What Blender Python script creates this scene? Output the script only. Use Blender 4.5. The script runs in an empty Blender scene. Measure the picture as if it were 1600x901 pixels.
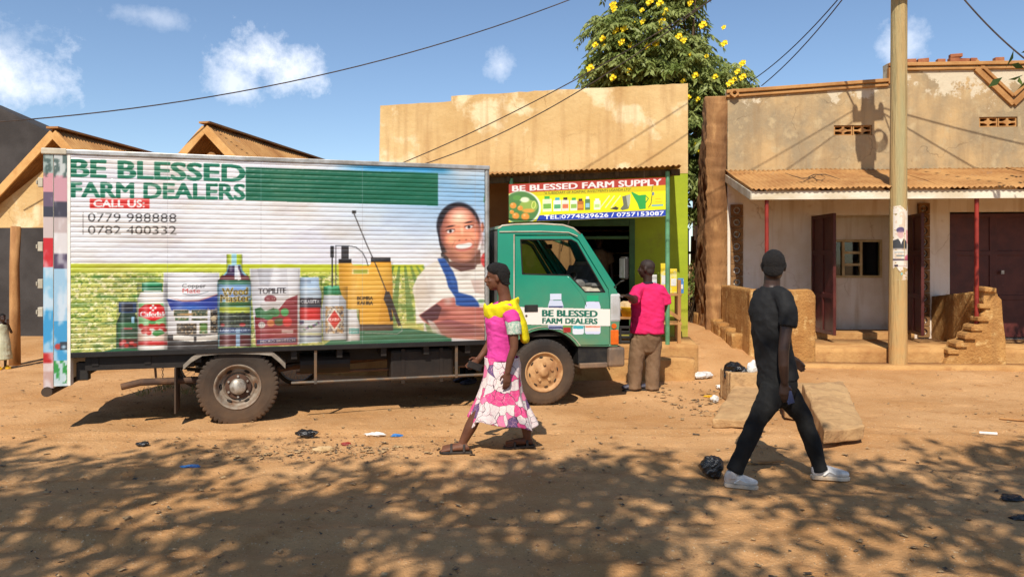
import bpy, bmesh, math, random
import numpy as np
from mathutils import Vector, Matrix
from mathutils.geometry import tessellate_polygon
random.seed(7); RNG = np.random.default_rng(11)
R = math.radians
SC = bpy.context.scene
C = SC.collection

# ---------------------------------------------------------------- camera, sky, sun, exposure
CAMZ, F, HX, HY = 1.65, 1155.0, 800.0, 412.0        # eye height, focal length and principal point of the photograph (pixels)
cam_d = bpy.data.cameras.new('camera'); cam = bpy.data.objects.new('camera', cam_d); C.objects.link(cam)
cam.location = (0, 0, CAMZ); cam.rotation_euler = (R(90), 0, 0)
cam_d.lens = F/1600*36; cam_d.sensor_width = 36; cam_d.shift_y = -0.024; cam_d.clip_end = 4000; cam_d.clip_start = 0.05
SC.camera = cam

SUN_EL = R(48); SUN_SL = 0.21                         # elevation; sideways drift of the shadows per metre of depth
world = bpy.data.worlds.new('World'); SC.world = world; world.use_nodes = True
nt = world.node_tree; nt.nodes.clear()
wo = nt.nodes.new('ShaderNodeOutputWorld'); bg = nt.nodes.new('ShaderNodeBackground'); bg.inputs[1].default_value = 0.122
sky = nt.nodes.new('ShaderNodeTexSky'); sky.sky_type = 'NISHITA'; sky.sun_disc = False
sky.sun_elevation = SUN_EL; sky.sun_rotation = R(180) + math.atan(SUN_SL)
sky.altitude = 1100; sky.air_density = 1.1; sky.dust_density = 0.5; sky.ozone_density = 2.8
tc = nt.nodes.new('ShaderNodeTexCoord')
def vm(op, a, b=None):
    n = nt.nodes.new('ShaderNodeVectorMath'); n.operation = op
    for i, v in enumerate((a, b)):
        if v is None: continue
        if isinstance(v, (tuple, list)): n.inputs[i].default_value = v
        else: nt.links.new(v, n.inputs[i])
    return n
def mth(op, a, b=None, clamp=False):
    n = nt.nodes.new('ShaderNodeMath'); n.operation = op; n.use_clamp = clamp
    for i, v in enumerate((a, b)):
        if v is None: continue
        if isinstance(v, (int, float)): n.inputs[i].default_value = v
        else: nt.links.new(v, n.inputs[i])
    return n.outputs[0]
cn = nt.nodes.new('ShaderNodeTexNoise'); cn.inputs['Scale'].default_value = 17; cn.inputs['Detail'].default_value = 12; cn.inputs['Roughness'].default_value = 0.66
nt.links.new(tc.outputs['Generated'], cn.inputs['Vector'])
mask = None
def wdir(px, py): return Vector(((px-HX)/F, 1, (HY-py)/F)).normalized()
clouds = [(wdir(428, 98), .092, .046, .8), (wdir(372, 128), .06, .032, .6), (wdir(10, 112), .075, .050, .75), (wdir(-20, 70), .07, .04, .4), (wdir(782, 102), .024, .032, .45),
          (wdir(1400, 62), .03, .04, .5), (wdir(240, 26), .06, .014, .25), (wdir(2300, 60), .16, .07, .9), (wdir(-900, 60), .14, .06, .9),
          (Vector((.2, -1, .5)).normalized(), .2, .08, .9), (Vector((-1, -.4, .35)).normalized(), .15, .07, .9), (Vector((1, -.5, .4)).normalized(), .17, .07, .9)]
for c, sx, sz, k in clouds:
    d = vm('MULTIPLY', vm('SUBTRACT', tc.outputs['Generated'], tuple(c)).outputs[0], (1/sx, 1/sx, 1/sz))
    ln = vm('LENGTH', d.outputs[0]).outputs['Value']
    a = mth('SUBTRACT', mth('MULTIPLY', cn.outputs[0], 2.6), mth('MULTIPLY', ln, .95))
    a = mth('MULTIPLY', mth('MULTIPLY', mth('SUBTRACT', a, .48), 1.25, True), k)
    mask = a if mask is None else mth('MAXIMUM', mask, a)
mx = nt.nodes.new('ShaderNodeMix'); mx.data_type = 'RGBA'
nt.links.new(mask, mx.inputs['Factor']); nt.links.new(sky.outputs[0], mx.inputs['A']); mx.inputs['B'].default_value = (9.6, 9.7, 10.2, 1)
nt.links.new(mx.outputs['Result'], bg.inputs[0]); nt.links.new(bg.outputs[0], wo.inputs[0])

sun_d = bpy.data.lights.new('sun', 'SUN'); sun = bpy.data.objects.new('sun', sun_d); C.objects.link(sun)
sun_d.energy = 4.9; sun_d.angle = R(0.53); sun_d.color = (1.0, 0.93, 0.82)
_sd = Vector((SUN_SL, 1, -math.tan(SUN_EL)*math.hypot(1, SUN_SL))).normalized()
sun.rotation_euler = _sd.to_track_quat('-Z', 'Y').to_euler(); sun.location = (-4, -12, 14)
SC.view_settings.view_transform = 'Standard'; SC.view_settings.look = 'None'; SC.view_settings.gamma = 1
SC.view_settings.use_curve_mapping = False; SC.view_settings.exposure = 0.2
SC.cycles.use_denoising = True; SC.cycles.max_bounces = 6; SC.cycles.transparent_max_bounces = 8; SC.cycles.caustics_reflective = False; SC.cycles.caustics_refractive = False

# ---------------------------------------------------------------- helpers
def S(r, g, b, k=1.0):                                  # sRGB 0..255 to linear albedo
    f = lambda c: ((c/255)/12.92 if c/255 <= .04045 else ((c/255+.055)/1.055)**2.4)
    return (f(r)*k, f(g)*k, f(b)*k, 1.0)
def P3(px, py, d): return Vector(((px-HX)/F*d, d, CAMZ+(HY-py)/F*d))
def onplane(px, py, O, D):                              # pixel -> (distance along D from O, height) on the vertical plane through O along D
    a = (px-HX)/F; det = a*D[1]-D[0]                    # a*d = Ox+u*Dx ; d = Oy+u*Dy
    u = (O[0]-a*O[1])/det; d = O[1]+u*D[1]
    return u, CAMZ+(HY-py)/F*d

def _hash(ix, iy, iz=0):
    n = (ix.astype(np.int64)*374761393 + iy.astype(np.int64)*668265263 + np.asarray(iz).astype(np.int64)*2147483647) & 0x7fffffff
    n = ((n ^ (n >> 13))*1274126177) & 0x7fffffff
    return ((n ^ (n >> 16)) & 0xffff)/65535.0
def vnoise(x, y):
    x = np.asarray(x, float); y = np.asarray(y, float)
    ix, iy = np.floor(x), np.floor(y); fx, fy = x-ix, y-iy
    fx = fx*fx*(3-2*fx); fy = fy*fy*(3-2*fy)
    a, b, c, d = _hash(ix, iy), _hash(ix+1, iy), _hash(ix, iy+1), _hash(ix+1, iy+1)
    return (a*(1-fx)+b*fx)*(1-fy)+(c*(1-fx)+d*fx)*fy
def fbm(x, y, o=4):
    s = 0; a = .5; t = 0
    for i in range(o):
        s = s+a*vnoise(x*2**i+17.3*i, y*2**i+9.1*i); t += a; a *= .5
    return s/t
def noise3(p):                                          # cheap 3-D fractal noise for cloth folds and earth walls, p (n,3)
    return (fbm(p[:, 0]+p[:, 2]*.37, p[:, 2]+p[:, 1]*.61, 3)+fbm(p[:, 1]+7-p[:, 2]*.41, p[:, 2]*.8+p[:, 0]*.53, 3))*.5

class MB:
    def __init__(s): s.v = []; s.f = []
    def add(s, vs, fs):
        o = len(s.v); s.v += [tuple(v) for v in vs]; s.f += [tuple(i+o for i in f) for f in fs]; return s
    def box(s, x0, x1, y0, y1, z0, z1):
        return s.add([(x0,y0,z0),(x1,y0,z0),(x1,y1,z0),(x0,y1,z0),(x0,y0,z1),(x1,y0,z1),(x1,y1,z1),(x0,y1,z1)],
              [(0,3,2,1),(4,5,6,7),(0,1,5,4),(1,2,6,5),(2,3,7,6),(3,0,4,7)])
    def obox(s, a, b, w, h, up=(0,0,1)):                # bar from a to b, w wide, h high
        a, b = Vector(a), Vector(b); t = (b-a).normalized(); up = Vector(up)
        if abs(t.dot(up)) > .98: up = Vector((0,1,0))
        sd = t.cross(up).normalized()*w/2; u = sd.cross(t).normalized()*h/2
        return s.add([a-sd-u,a+sd-u,a+sd+u,a-sd+u,b-sd-u,b+sd-u,b+sd+u,b-sd+u],[(0,1,2,3),(7,6,5,4),(0,4,5,1),(1,5,6,2),(2,6,7,3),(3,7,4,0)])
    def tube(s, pts, rad, n=10, side=None, cap=True, round_=False):
        pts = [Vector(p) for p in pts]; m = len(pts)
        if isinstance(rad, (int, float)): rad = [rad]*m
        rr = [(r, r) if isinstance(r, (int, float)) else r for r in rad]
        if round_:
            t0 = (pts[0]-pts[1]).normalized(); t1 = (pts[-1]-pts[-2]).normalized()
            k0 = min(rr[0]); k1 = min(rr[-1])
            sc = lambda r, k: (r[0]*k, r[1]*k)
            pts = [pts[0]+t0*k0*.85, pts[0]+t0*k0*.55]+pts+[pts[-1]+t1*k1*.55, pts[-1]+t1*k1*.85]
            rr = [sc(rr[0], .45), sc(rr[0], .82)]+rr+[sc(rr[-1], .82), sc(rr[-1], .45)]; m = len(pts)
        rings = []; prev = None
        for i in range(m):
            t = (pts[min(i+1, m-1)]-pts[max(i-1, 0)]).normalized()
            if side is not None: sd = Vector(side)
            elif prev is not None: sd = prev
            else: sd = Vector((0,0,1)) if abs(t.z) < .9 else Vector((1,0,0))
            sd = (sd-t*sd.dot(t))
            if sd.length < 1e-4: sd = t.orthogonal()
            sd.normalize(); prev = sd; w = t.cross(sd)
            rings.append([pts[i]+sd*rr[i][0]*math.cos(2*math.pi*k/n)+w*rr[i][1]*math.sin(2*math.pi*k/n) for k in range(n)])
        vs = [v for r in rings for v in r]; fs = []
        for i in range(m-1):
            for k in range(n):
                fs.append((i*n+k, i*n+(k+1) % n, (i+1)*n+(k+1) % n, (i+1)*n+k))
        if cap: fs += [tuple(range(n-1, -1, -1)), tuple((m-1)*n+k for k in range(n))]
        return s.add(vs, fs)
    def ell(s, c, ax, n=14, m=9):                       # ellipsoid with three axis vectors
        c = Vector(c); A = [Vector(a) for a in ax]; vs = [c-A[2]]; fs = []
        for j in range(1, m):
            ph = -math.pi/2+math.pi*j/m
            for k in range(n):
                th = 2*math.pi*k/n
                vs.append(c+A[0]*math.cos(ph)*math.cos(th)+A[1]*math.cos(ph)*math.sin(th)+A[2]*math.sin(ph))
        vs.append(c+A[2]); top = len(vs)-1
        for k in range(n): fs.append((0, 1+(k+1) % n, 1+k)); fs.append((top, 1+(m-2)*n+k, 1+(m-2)*n+(k+1) % n))
        for j in range(m-2):
            for k in range(n): fs.append((1+j*n+k, 1+j*n+(k+1) % n, 1+(j+1)*n+(k+1) % n, 1+(j+1)*n+k))
        return s.add(vs, fs)
    def lathe(s, prof, n=40, c=(0,0,0), axis='y', jag=None):   # prof [(radius, offset along axis)]
        vs = []; fs = []; m = len(prof)
        for k in range(n):
            th = 2*math.pi*k/n
            for j, (r, h) in enumerate(prof):
                if jag: r = jag(r, j, k)
                a, b = r*math.cos(th), r*math.sin(th)
                p = (a, h, b) if axis == 'y' else (a, b, h)
                vs.append((c[0]+p[0], c[1]+p[1], c[2]+p[2]))
        for k in range(n):
            for j in range(m-1):
                q = (k*m+j, k*m+j+1, ((k+1) % n)*m+j+1, ((k+1) % n)*m+j)
                fs.append(q if axis == 'y' else q[::-1])
        return s.add(vs, fs)
    def plate(s, outer, holes=(), y0=0, y1=.05, fn=None):      # 2-D outline (a,b) with holes, extruded from y0 to y1; fn(a,y,b)->xyz
        fn = fn or (lambda a, y, b: (a, y, b))
        loops = [list(outer)]+[list(h) for h in holes]
        flat = [p for l in loops for p in l]
        tri = tessellate_polygon([[Vector((a, b, 0)) for a, b in l] for l in loops])
        n = len(flat); vs = [fn(a, y0, b) for a, b in flat]+[fn(a, y1, b) for a, b in flat]; fs = []
        for t in tri: fs.append(tuple(t)); fs.append(tuple(n+i for i in reversed(t)))
        o = 0
        for l in loops:
            m = len(l)
            for i in range(m): a, b = o+i, o+(i+1) % m; fs.append((a, b, n+b, n+a))
            o += m
        return s.add(vs, fs)
    def mesh(s, name='m'):
        me = bpy.data.meshes.new(name); me.from_pydata(s.v, [], s.f); me.validate()
        bm = bmesh.new(); bm.from_mesh(me); bmesh.ops.recalc_face_normals(bm, faces=bm.faces); bm.to_mesh(me); bm.free(); return me

def mesh_np(name, V, Fq):
    V = np.asarray(V, np.float32); Fq = np.asarray(Fq, np.int32); k = Fq.shape[1]
    me = bpy.data.meshes.new(name); me.vertices.add(len(V)); me.vertices.foreach_set('co', V.ravel())
    me.loops.add(Fq.size); me.loops.foreach_set('vertex_index', Fq.ravel())
    me.polygons.add(len(Fq)); me.polygons.foreach_set('loop_start', np.arange(0, Fq.size, k, dtype=np.int32))
    me.polygons.foreach_set('loop_total', np.full(len(Fq), k, np.int32)); me.update(calc_edges=True); return me
def smooth(me, on=True): me.polygons.foreach_set('use_smooth', np.full(len(me.polygons), on)); me.update()

def obj(name, mesh, mat=None, parent=None, bevel=0, sm=False, seg=2):
    if isinstance(mesh, MB): mesh = mesh.mesh(name)
    if mat is not None and len(mesh.materials) == 0: mesh.materials.append(mat)
    if sm: smooth(mesh)
    o = bpy.data.objects.new(name, mesh); C.objects.link(o)
    if parent is not None: attach(o, parent)
    if bevel:
        b = o.modifiers.new('bevel', 'BEVEL'); b.width = bevel; b.segments = seg; b.limit_method = 'ANGLE'; b.angle_limit = R(40)
    return o
def attach(o, parent):                                  # meshes are written in the thing's parent space given by parent['_space']
    o.parent = parent
    top = parent
    while top.parent is not None: top = top.parent
    if top.get('local') is None: o.matrix_parent_inverse = wmat(parent).inverted()
def wmat(o):
    m = Matrix.LocRotScale(o.location, o.rotation_euler, o.scale)
    return m if o.parent is None else wmat(o.parent) @ o.matrix_parent_inverse @ m
def tag(o, label, cat, group=None):
    o['label'] = label; o['category'] = cat
    if group: o['group'] = group
    return o
def thing(name, label, cat, loc=(0,0,0), rz=0, group=None, local=False):
    o = bpy.data.objects.new(name, None); C.objects.link(o); o.location = loc; o.rotation_euler = (0, 0, rz); o.empty_display_size = .1
    if local: o['local'] = 1
    return tag(o, label, cat, group)
def struct(o, kind='structure'): o['kind'] = kind; return o
def copy_tree(o, parent=None):
    c = o.copy(); C.objects.link(c); c.parent = parent
    for ch in o.children: copy_tree(ch, c)
    return c

# ---------------------------------------------------------------- materials
def M(name, c1, c2=None, scale=3.0, lo=.4, hi=.62, rough=.8, bump=0, bscale=30, metal=0, spec=.4, stretch=(1,1,1), c3=None, scale3=8, lo3=.55, hi3=.7, detail=6, dust=None, coat=0):
    m = bpy.data.materials.new(name); m.use_nodes = True; t = m.node_tree; N = t.nodes; L = t.links
    b = N['Principled BSDF']; b.inputs['Roughness'].default_value = rough; b.inputs['Metallic'].default_value = metal
    b.inputs['Specular IOR Level'].default_value = spec
    if coat: b.inputs['Coat Weight'].default_value = coat; b.inputs['Coat Roughness'].default_value = .12
    tcn = N.new('ShaderNodeTexCoord'); mp = N.new('ShaderNodeMapping'); L.new(tcn.outputs['Object'], mp.inputs[0]); mp.inputs['Scale'].default_value = stretch
    def layer(prev, col, sc, lo, hi):
        n = N.new('ShaderNodeTexNoise'); n.inputs['Scale'].default_value = sc; n.inputs['Detail'].default_value = detail; n.inputs['Roughness'].default_value = .6
        L.new(mp.outputs[0], n.inputs['Vector'])
        r = N.new('ShaderNodeMapRange'); r.inputs[1].default_value = lo; r.inputs[2].default_value = hi; L.new(n.outputs[0], r.inputs[0])
        x = N.new('ShaderNodeMix'); x.data_type = 'RGBA'; L.new(r.outputs[0], x.inputs['Factor'])
        if isinstance(prev, tuple): x.inputs['A'].default_value = prev
        else: L.new(prev, x.inputs['A'])
        x.inputs['B'].default_value = col; return x.outputs['Result']
    col = c1
    if c2: col = layer(col, c2, scale, lo, hi)
    if c3: col = layer(col, c3, scale3, lo3, hi3)
    if dust:                                             # dust = (colour, z of full dust, z of none, amount): dirt thrown up from the road
        g = N.new('ShaderNodeNewGeometry'); sp = N.new('ShaderNodeSeparateXYZ'); L.new(g.outputs['Position'], sp.inputs[0])
        n = N.new('ShaderNodeTexNoise'); n.inputs['Scale'].default_value = 6; n.inputs['Detail'].default_value = 5; L.new(tcn.outputs['Object'], n.inputs['Vector'])
        r = N.new('ShaderNodeMapRange'); r.inputs[1].default_value = dust[1]; r.inputs[2].default_value = dust[2]; r.inputs[3].default_value = dust[3]; r.inputs[4].default_value = 0; L.new(sp.outputs['Z'], r.inputs[0])
        mu = N.new('ShaderNodeMath'); mu.operation = 'MULTIPLY'; L.new(r.outputs[0], mu.inputs[0]); L.new(n.outputs[0], mu.inputs[1])
        x = N.new('ShaderNodeMix'); x.data_type = 'RGBA'; L.new(mu.outputs[0], x.inputs['Factor'])
        if isinstance(col, tuple): x.inputs['A'].default_value = col
        else: L.new(col, x.inputs['A'])
        x.inputs['B'].default_value = dust[0]; col = x.outputs['Result']
    if isinstance(col, tuple): b.inputs['Base Color'].default_value = col
    else: L.new(col, b.inputs['Base Color'])
    if bump:
        n = N.new('ShaderNodeTexNoise'); n.inputs['Scale'].default_value = bscale; n.inputs['Detail'].default_value = 7; n.inputs['Roughness'].default_value = .65
        L.new(mp.outputs[0], n.inputs['Vector'])
        u = N.new('ShaderNodeBump'); u.inputs['Strength'].default_value = bump; u.inputs['Distance'].default_value = .03
        L.new(n.outputs[0], u.inputs['Height']); L.new(u.outputs[0], b.inputs['Normal'])
    return m
def MV(name, rough=.4, spec=.4, coat=0):                 # printed vinyl: colours come from the print (colour attribute)
    m = bpy.data.materials.new(name); m.use_nodes = True; b = m.node_tree.nodes['Principled BSDF']
    a = m.node_tree.nodes.new('ShaderNodeAttribute'); a.attribute_name = 'Col'
    m.node_tree.links.new(a.outputs['Color'], b.inputs['Base Color'])
    b.inputs['Roughness'].default_value = rough; b.inputs['Specular IOR Level'].default_value = spec; b.inputs['Coat Weight'].default_value = coat
    return m
def MG(name, tint=(.85,.9,.88,1), rough=.03):            # window glass, thin
    m = bpy.data.materials.new(name); m.use_nodes = True; t = m.node_tree; N = t.nodes; N.remove(N['Principled BSDF'])
    g = N.new('ShaderNodeBsdfGlossy'); g.inputs['Roughness'].default_value = rough
    tr = N.new('ShaderNodeBsdfTransparent'); tr.inputs[0].default_value = tint
    fr = N.new('ShaderNodeFresnel'); fr.inputs[0].default_value = 1.5; x = N.new('ShaderNodeMixShader')
    t.links.new(fr.outputs[0], x.inputs[0]); t.links.new(tr.outputs[0], x.inputs[1]); t.links.new(g.outputs[0], x.inputs[2])
    t.links.new(x.outputs[0], N['Material Output'].inputs[0]); return m

DUST = S(196, 142, 88, .8)
m_black = M('black_paint', S(16,15,15), S(34,30,27), 5, .45, .8, .6, .1, 20, dust=(DUST, .1, .8, .10))
m_blackp = M('black_plastic', S(26,26,27), S(45,42,38), 9, rough=.5, bump=.05)
m_rubber = M('tyre_rubber', S(36,34,33), S(66,58,50), 4, .4, .85, .85, .15, 60, dust=(DUST, .0, .8, .34))
m_green = M('cab_paint', S(0,132,106), S(8,138,110), 2, rough=.28, bump=.04, bscale=2.5, spec=.5, coat=.5, c3=S(60,125,95), scale3=3, lo3=.62, hi3=.9, dust=(DUST, .6, 1.5, .5))
m_white = M('white_paint', S(225,222,214), S(195,185,168), 4, .5, .8, .45, .03)
m_alu = M('aluminium', S(190,190,188), S(150,146,138), 5, rough=.42, metal=.7, bump=.03)
m_grey = M('grey_plastic', S(120,120,118), S(90,88,84), 5, rough=.6)
m_cream = M('cream_plastic', S(196,188,168), S(170,160,140), 5, rough=.55)
m_steel = M('worn_steel', S(95,88,80), S(140,105,70), 7, .45, .7, .55, .1, metal=.5)
m_rust = M('rusty_pipe', S(70,52,42), S(105,75,52), 8, rough=.8, bump=.15)
m_glass = MG('clear_glass')
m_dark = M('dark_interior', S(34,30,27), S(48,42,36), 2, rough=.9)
m_bark = M('bark', S(100,80,58), S(70,55,40), 8, rough=.95, bump=.6, bscale=25, stretch=(1,1,.3))
m_wood = M('sawn_wood', S(186,138,84), S(150,105,60), 5, rough=.8, bump=.15, stretch=(1,1,.25))
# ---------------------------------------------------------------- ground
def sst(x, a, b): t = np.clip((x-a)/(b-a), 0, 1); return t*t*(3-2*t)
def gz(x, y):
    x = np.asarray(x, float); y = np.asarray(y, float)
    near = sst(np.hypot(x, y-8), 40, 18)
    h = sst(y, 9.0, 11.0)*sst(x, 3.4, 4.4)*.10
    h = h+sst(y, 9.6, 13.4)*np.exp(-((x-3.2)/.75)**4)*.50
    h = h+sst(y, 11.5, 14.5)*.12*sst(-x, 3, 5)
    h = h+(fbm(x*.55, y*.8, 3)-.5)*.09*near+(fbm(x*2.1+5, y*2.6, 3)-.5)*.028*near+(fbm(x*9, y*9, 3)-.5)*.010*near
    h = h+(fbm(x*.4+3, y*4.6, 3)-.5)*.05*near*sst(y, 7.5, 6)                       # wheel tracks along the road
    for y0, am, ph in ((3.35,.10,.2),(4.75,.10,.2),(5.75,.16,1.4),(7.05,.16,1.4),(4.1,.22,2.6)):     # tyre tracks
        dy = y-(y0+am*np.sin(x*.33+ph)+.02*x); tr = np.exp(-(dy/.11)**4)
        h = h-near*tr*(.013+.006*np.sign(np.sin(x*42+np.sign(dy)*1.2)))*(.35+1.1*vnoise(x*.7+y0*3, y*0+y0))+near*.008*np.exp(-((np.abs(dy)-.15)/.05)**2)
    fx, fy = x/.62, y/.55; ii, jj = np.floor(fx), np.floor(fy); ox, oy = .25+.5*_hash(ii, jj, 3), .25+.5*_hash(ii, jj, 5); on = (_hash(ii, jj, 9) > .45)
    h = h-near*on*.014*np.exp(-(((fx-ii-ox)*.62/.13)**2+((fy-jj-oy)*.55/.055)**2)**2)                  # footprints
    h = h-.02*np.exp(-((x+2.85)/.5)**2-((y-7.62)/.35)**2)
    return h
def g1(x, y): return float(gz(x, y))
def axis(lo, hi, step, far, k=1.22):
    a = list(np.arange(lo, hi+1e-6, step)); s = step
    while a[-1] < far: s *= k; a.append(a[-1]+s)
    s = step
    while a[0] > -far: s *= k; a.insert(0, a[0]-s)
    return np.array(a)
gx = axis(-9, 9.5, .05, 900); gy = axis(2.4, 13, .045, 900)
GX, GY = np.meshgrid(gx, gy); GZ = gz(GX, GY)
nxg, nyg = len(gx), len(gy); idx = np.arange(nxg*nyg).reshape(nyg, nxg)
gq = np.stack([idx[:-1,:-1], idx[:-1,1:], idx[1:,1:], idx[1:,:-1]], -1).reshape(-1, 4)
m_ground = M('dry_earth', S(213,165,114,.83), S(197,146,94,.80), .7, .38, .62, .95, .7, 30, spec=.15, c3=S(178,124,74,.8), scale3=3.5, lo3=.54, hi3=.8, detail=10)
def speck(m):                                            # grit: pale and dark grains
    t = m.node_tree; N = t.nodes; L = t.links; b = N['Principled BSDF']; src = b.inputs['Base Color'].links[0].from_socket
    tcn = N.new('ShaderNodeTexCoord')
    for sc, thr, col in ((60, .72, S(232,205,165,.8)), (85, .74, S(96,70,48))):
        v = N.new('ShaderNodeTexNoise'); v.inputs['Scale'].default_value = sc; v.inputs['Detail'].default_value = 2; L.new(tcn.outputs['Object'], v.inputs['Vector'])
        r = N.new('ShaderNodeMapRange'); r.inputs[1].default_value = thr-.06; r.inputs[2].default_value = thr; L.new(v.outputs[0], r.inputs[0])
        x = N.new('ShaderNodeMix'); x.data_type = 'RGBA'; L.new(r.outputs[0], x.inputs['Factor']); L.new(src, x.inputs['A']); x.inputs['B'].default_value = col; src = x.outputs['Result']
    L.new(src, b.inputs['Base Color'])
speck(m_ground)
me = mesh_np('ground', np.stack([GX, GY, GZ], -1).reshape(-1, 3), gq); smooth(me)
ground = struct(obj('ground', me, m_ground))

# ---------------------------------------------------------------- wall helpers
def corrugated(name, A, B, Cc, Dd, mat, parent, pitch=.085, amp=.014, edge_j=.02, gap=.0, seed=0):
    """sheet with top edge A->B and lower edge Cc->Dd; flutes run from top to bottom"""
    A, B, Cc, Dd = map(Vector, (A, B, Cc, Dd)); L = (B-A).length; n = max(8, int(L/pitch*8)); rows = 10; rg = np.random.default_rng(seed)
    u = np.linspace(0, 1, n); v = np.linspace(0, 1, rows); nrm = (B-A).cross(Cc-A).normalized()
    if nrm.z < 0: nrm = -nrm
    V = []
    for vv in v:
        top = np.outer(1-u, A)+np.outer(u, B); bot = np.outer(1-u, Cc)+np.outer(u, Dd)
        p = top*(1-vv)+bot*vv
        w = np.sin(u*L/pitch*2*math.pi)*amp+(fbm(u*L*1.3+seed, np.full(n, vv*3.), 2)-.5)*.03
        p = p+np.outer(w, nrm)
        V.append(p)
    V = np.concatenate(V); i = np.arange(n*rows).reshape(rows, n)
    q = np.stack([i[:-1,:-1], i[:-1,1:], i[1:,1:], i[1:,:-1]], -1).reshape(-1, 4)
    me = mesh_np(name, V, q); smooth(me); o = obj(name, me, mat, parent)
    s = o.modifiers.new('s', 'SOLIDIFY'); s.thickness = .004; return o
def earth_slab(name, O, D, u0, u1, z0, ztop, th, mat, parent, amp=.02, cell=.05, seed=0, fr=3.0):
    """uneven plastered or earthen wall; front face along D from u0 to u1, ztop a function of u, thickness th behind the face"""
    D = Vector((D[0], D[1], 0)).normalized(); Nn = Vector((-D.y, D.x, 0)); O = Vector((O[0], O[1], 0))
    nu = max(2, int((u1-u0)/cell)); nz = max(2, int((max(ztop(u0), ztop(u1))-z0)/cell)); V = []
    us = np.linspace(u0, u1, nu)
    for side in (0, 1):
        for j in range(nz+1):
            for u in us:
                zt = ztop(u); p = O+D*u+Nn*(th*side); V.append((p.x, p.y, z0+(zt-z0)*j/nz))
    V = np.array(V); m = nu*(nz+1)
    nn = noise3(V*fr+seed)-.5; n2 = noise3(V*fr*3.7+seed+5)-.5
    disp = (nn*2+n2*.8)*amp; sgn = np.where(np.arange(len(V)) < m, -1, 1)
    V[:, 0] += Nn.x*disp*sgn; V[:, 1] += Nn.y*disp*sgn
    V[:, 2] += n2*amp*1.6*((V[:, 2]-z0) > .05)
    F_ = []
    i = lambda s, j, k: s*m+j*nu+k
    for j in range(nz):
        for k in range(nu-1):
            F_.append((i(0,j,k), i(0,j,k+1), i(0,j+1,k+1), i(0,j+1,k))); F_.append((i(1,j,k), i(1,j+1,k), i(1,j+1,k+1), i(1,j,k+1)))
        F_.append((i(0,j,0), i(0,j+1,0), i(1,j+1,0), i(1,j,0))); F_.append((i(0,j,nu-1), i(1,j,nu-1), i(1,j+1,nu-1), i(0,j+1,nu-1)))
    for k in range(nu-1): F_.append((i(0,nz,k), i(0,nz,k+1), i(1,nz,k+1), i(1,nz,k)))
    me = mesh_np(name, V, F_); smooth(me, True); 
    o = obj(name, me, mat, parent); return o
def wallfn(O, D):
    D = Vector((D[0], D[1], 0)).normalized(); Nn = Vector((-D.y, D.x, 0)); O = Vector((O[0], O[1], 0))
    return lambda a, y, b: tuple(O+D*a+Nn*y+Vector((0,0,b)))

# ---------------------------------------------------------------- the ochre shop
m_ochre = M('ochre_plaster', S(224,192,136,.84), S(202,164,106,.84), 1.0, .36, .66, .92, .5, 9, c3=S(236,216,172,.85), scale3=1.3, lo3=.55, hi3=.62, detail=14)
m_lime = M('lime_paint', S(168,184,24,.85), S(150,166,20,.85), 1.2, rough=.7, bump=.12, bscale=18, c3=S(132,130,40), scale3=2.3, lo3=.6, hi3=.8, dust=(DUST, .5, 1.2, .8))
m_tan = M('tan_plaster', S(178,132,84,.85), S(150,108,66), 1.5, rough=.9, bump=.3)
m_tin = M('dusty_tin', S(202,152,92,.8), S(170,118,66,.8), 1.6, rough=.8, bump=.08, bscale=25, c3=S(140,120,100), scale3=4, lo3=.62, hi3=.8)
m_lgreen = M('pale_green_paint', S(110,170,125,.8), S(90,140,100,.8), 6, rough=.5)
m_plat = M('earth_concrete', S(206,158,98,.8), S(182,132,78,.8), 2.2, rough=.95, bump=.6, bscale=16, c3=S(160,112,66), scale3=6)
m_frame = M('dark_green_frame', S(70,110,60,.8), S(58,92,50,.8), 6, rough=.6)
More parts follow.
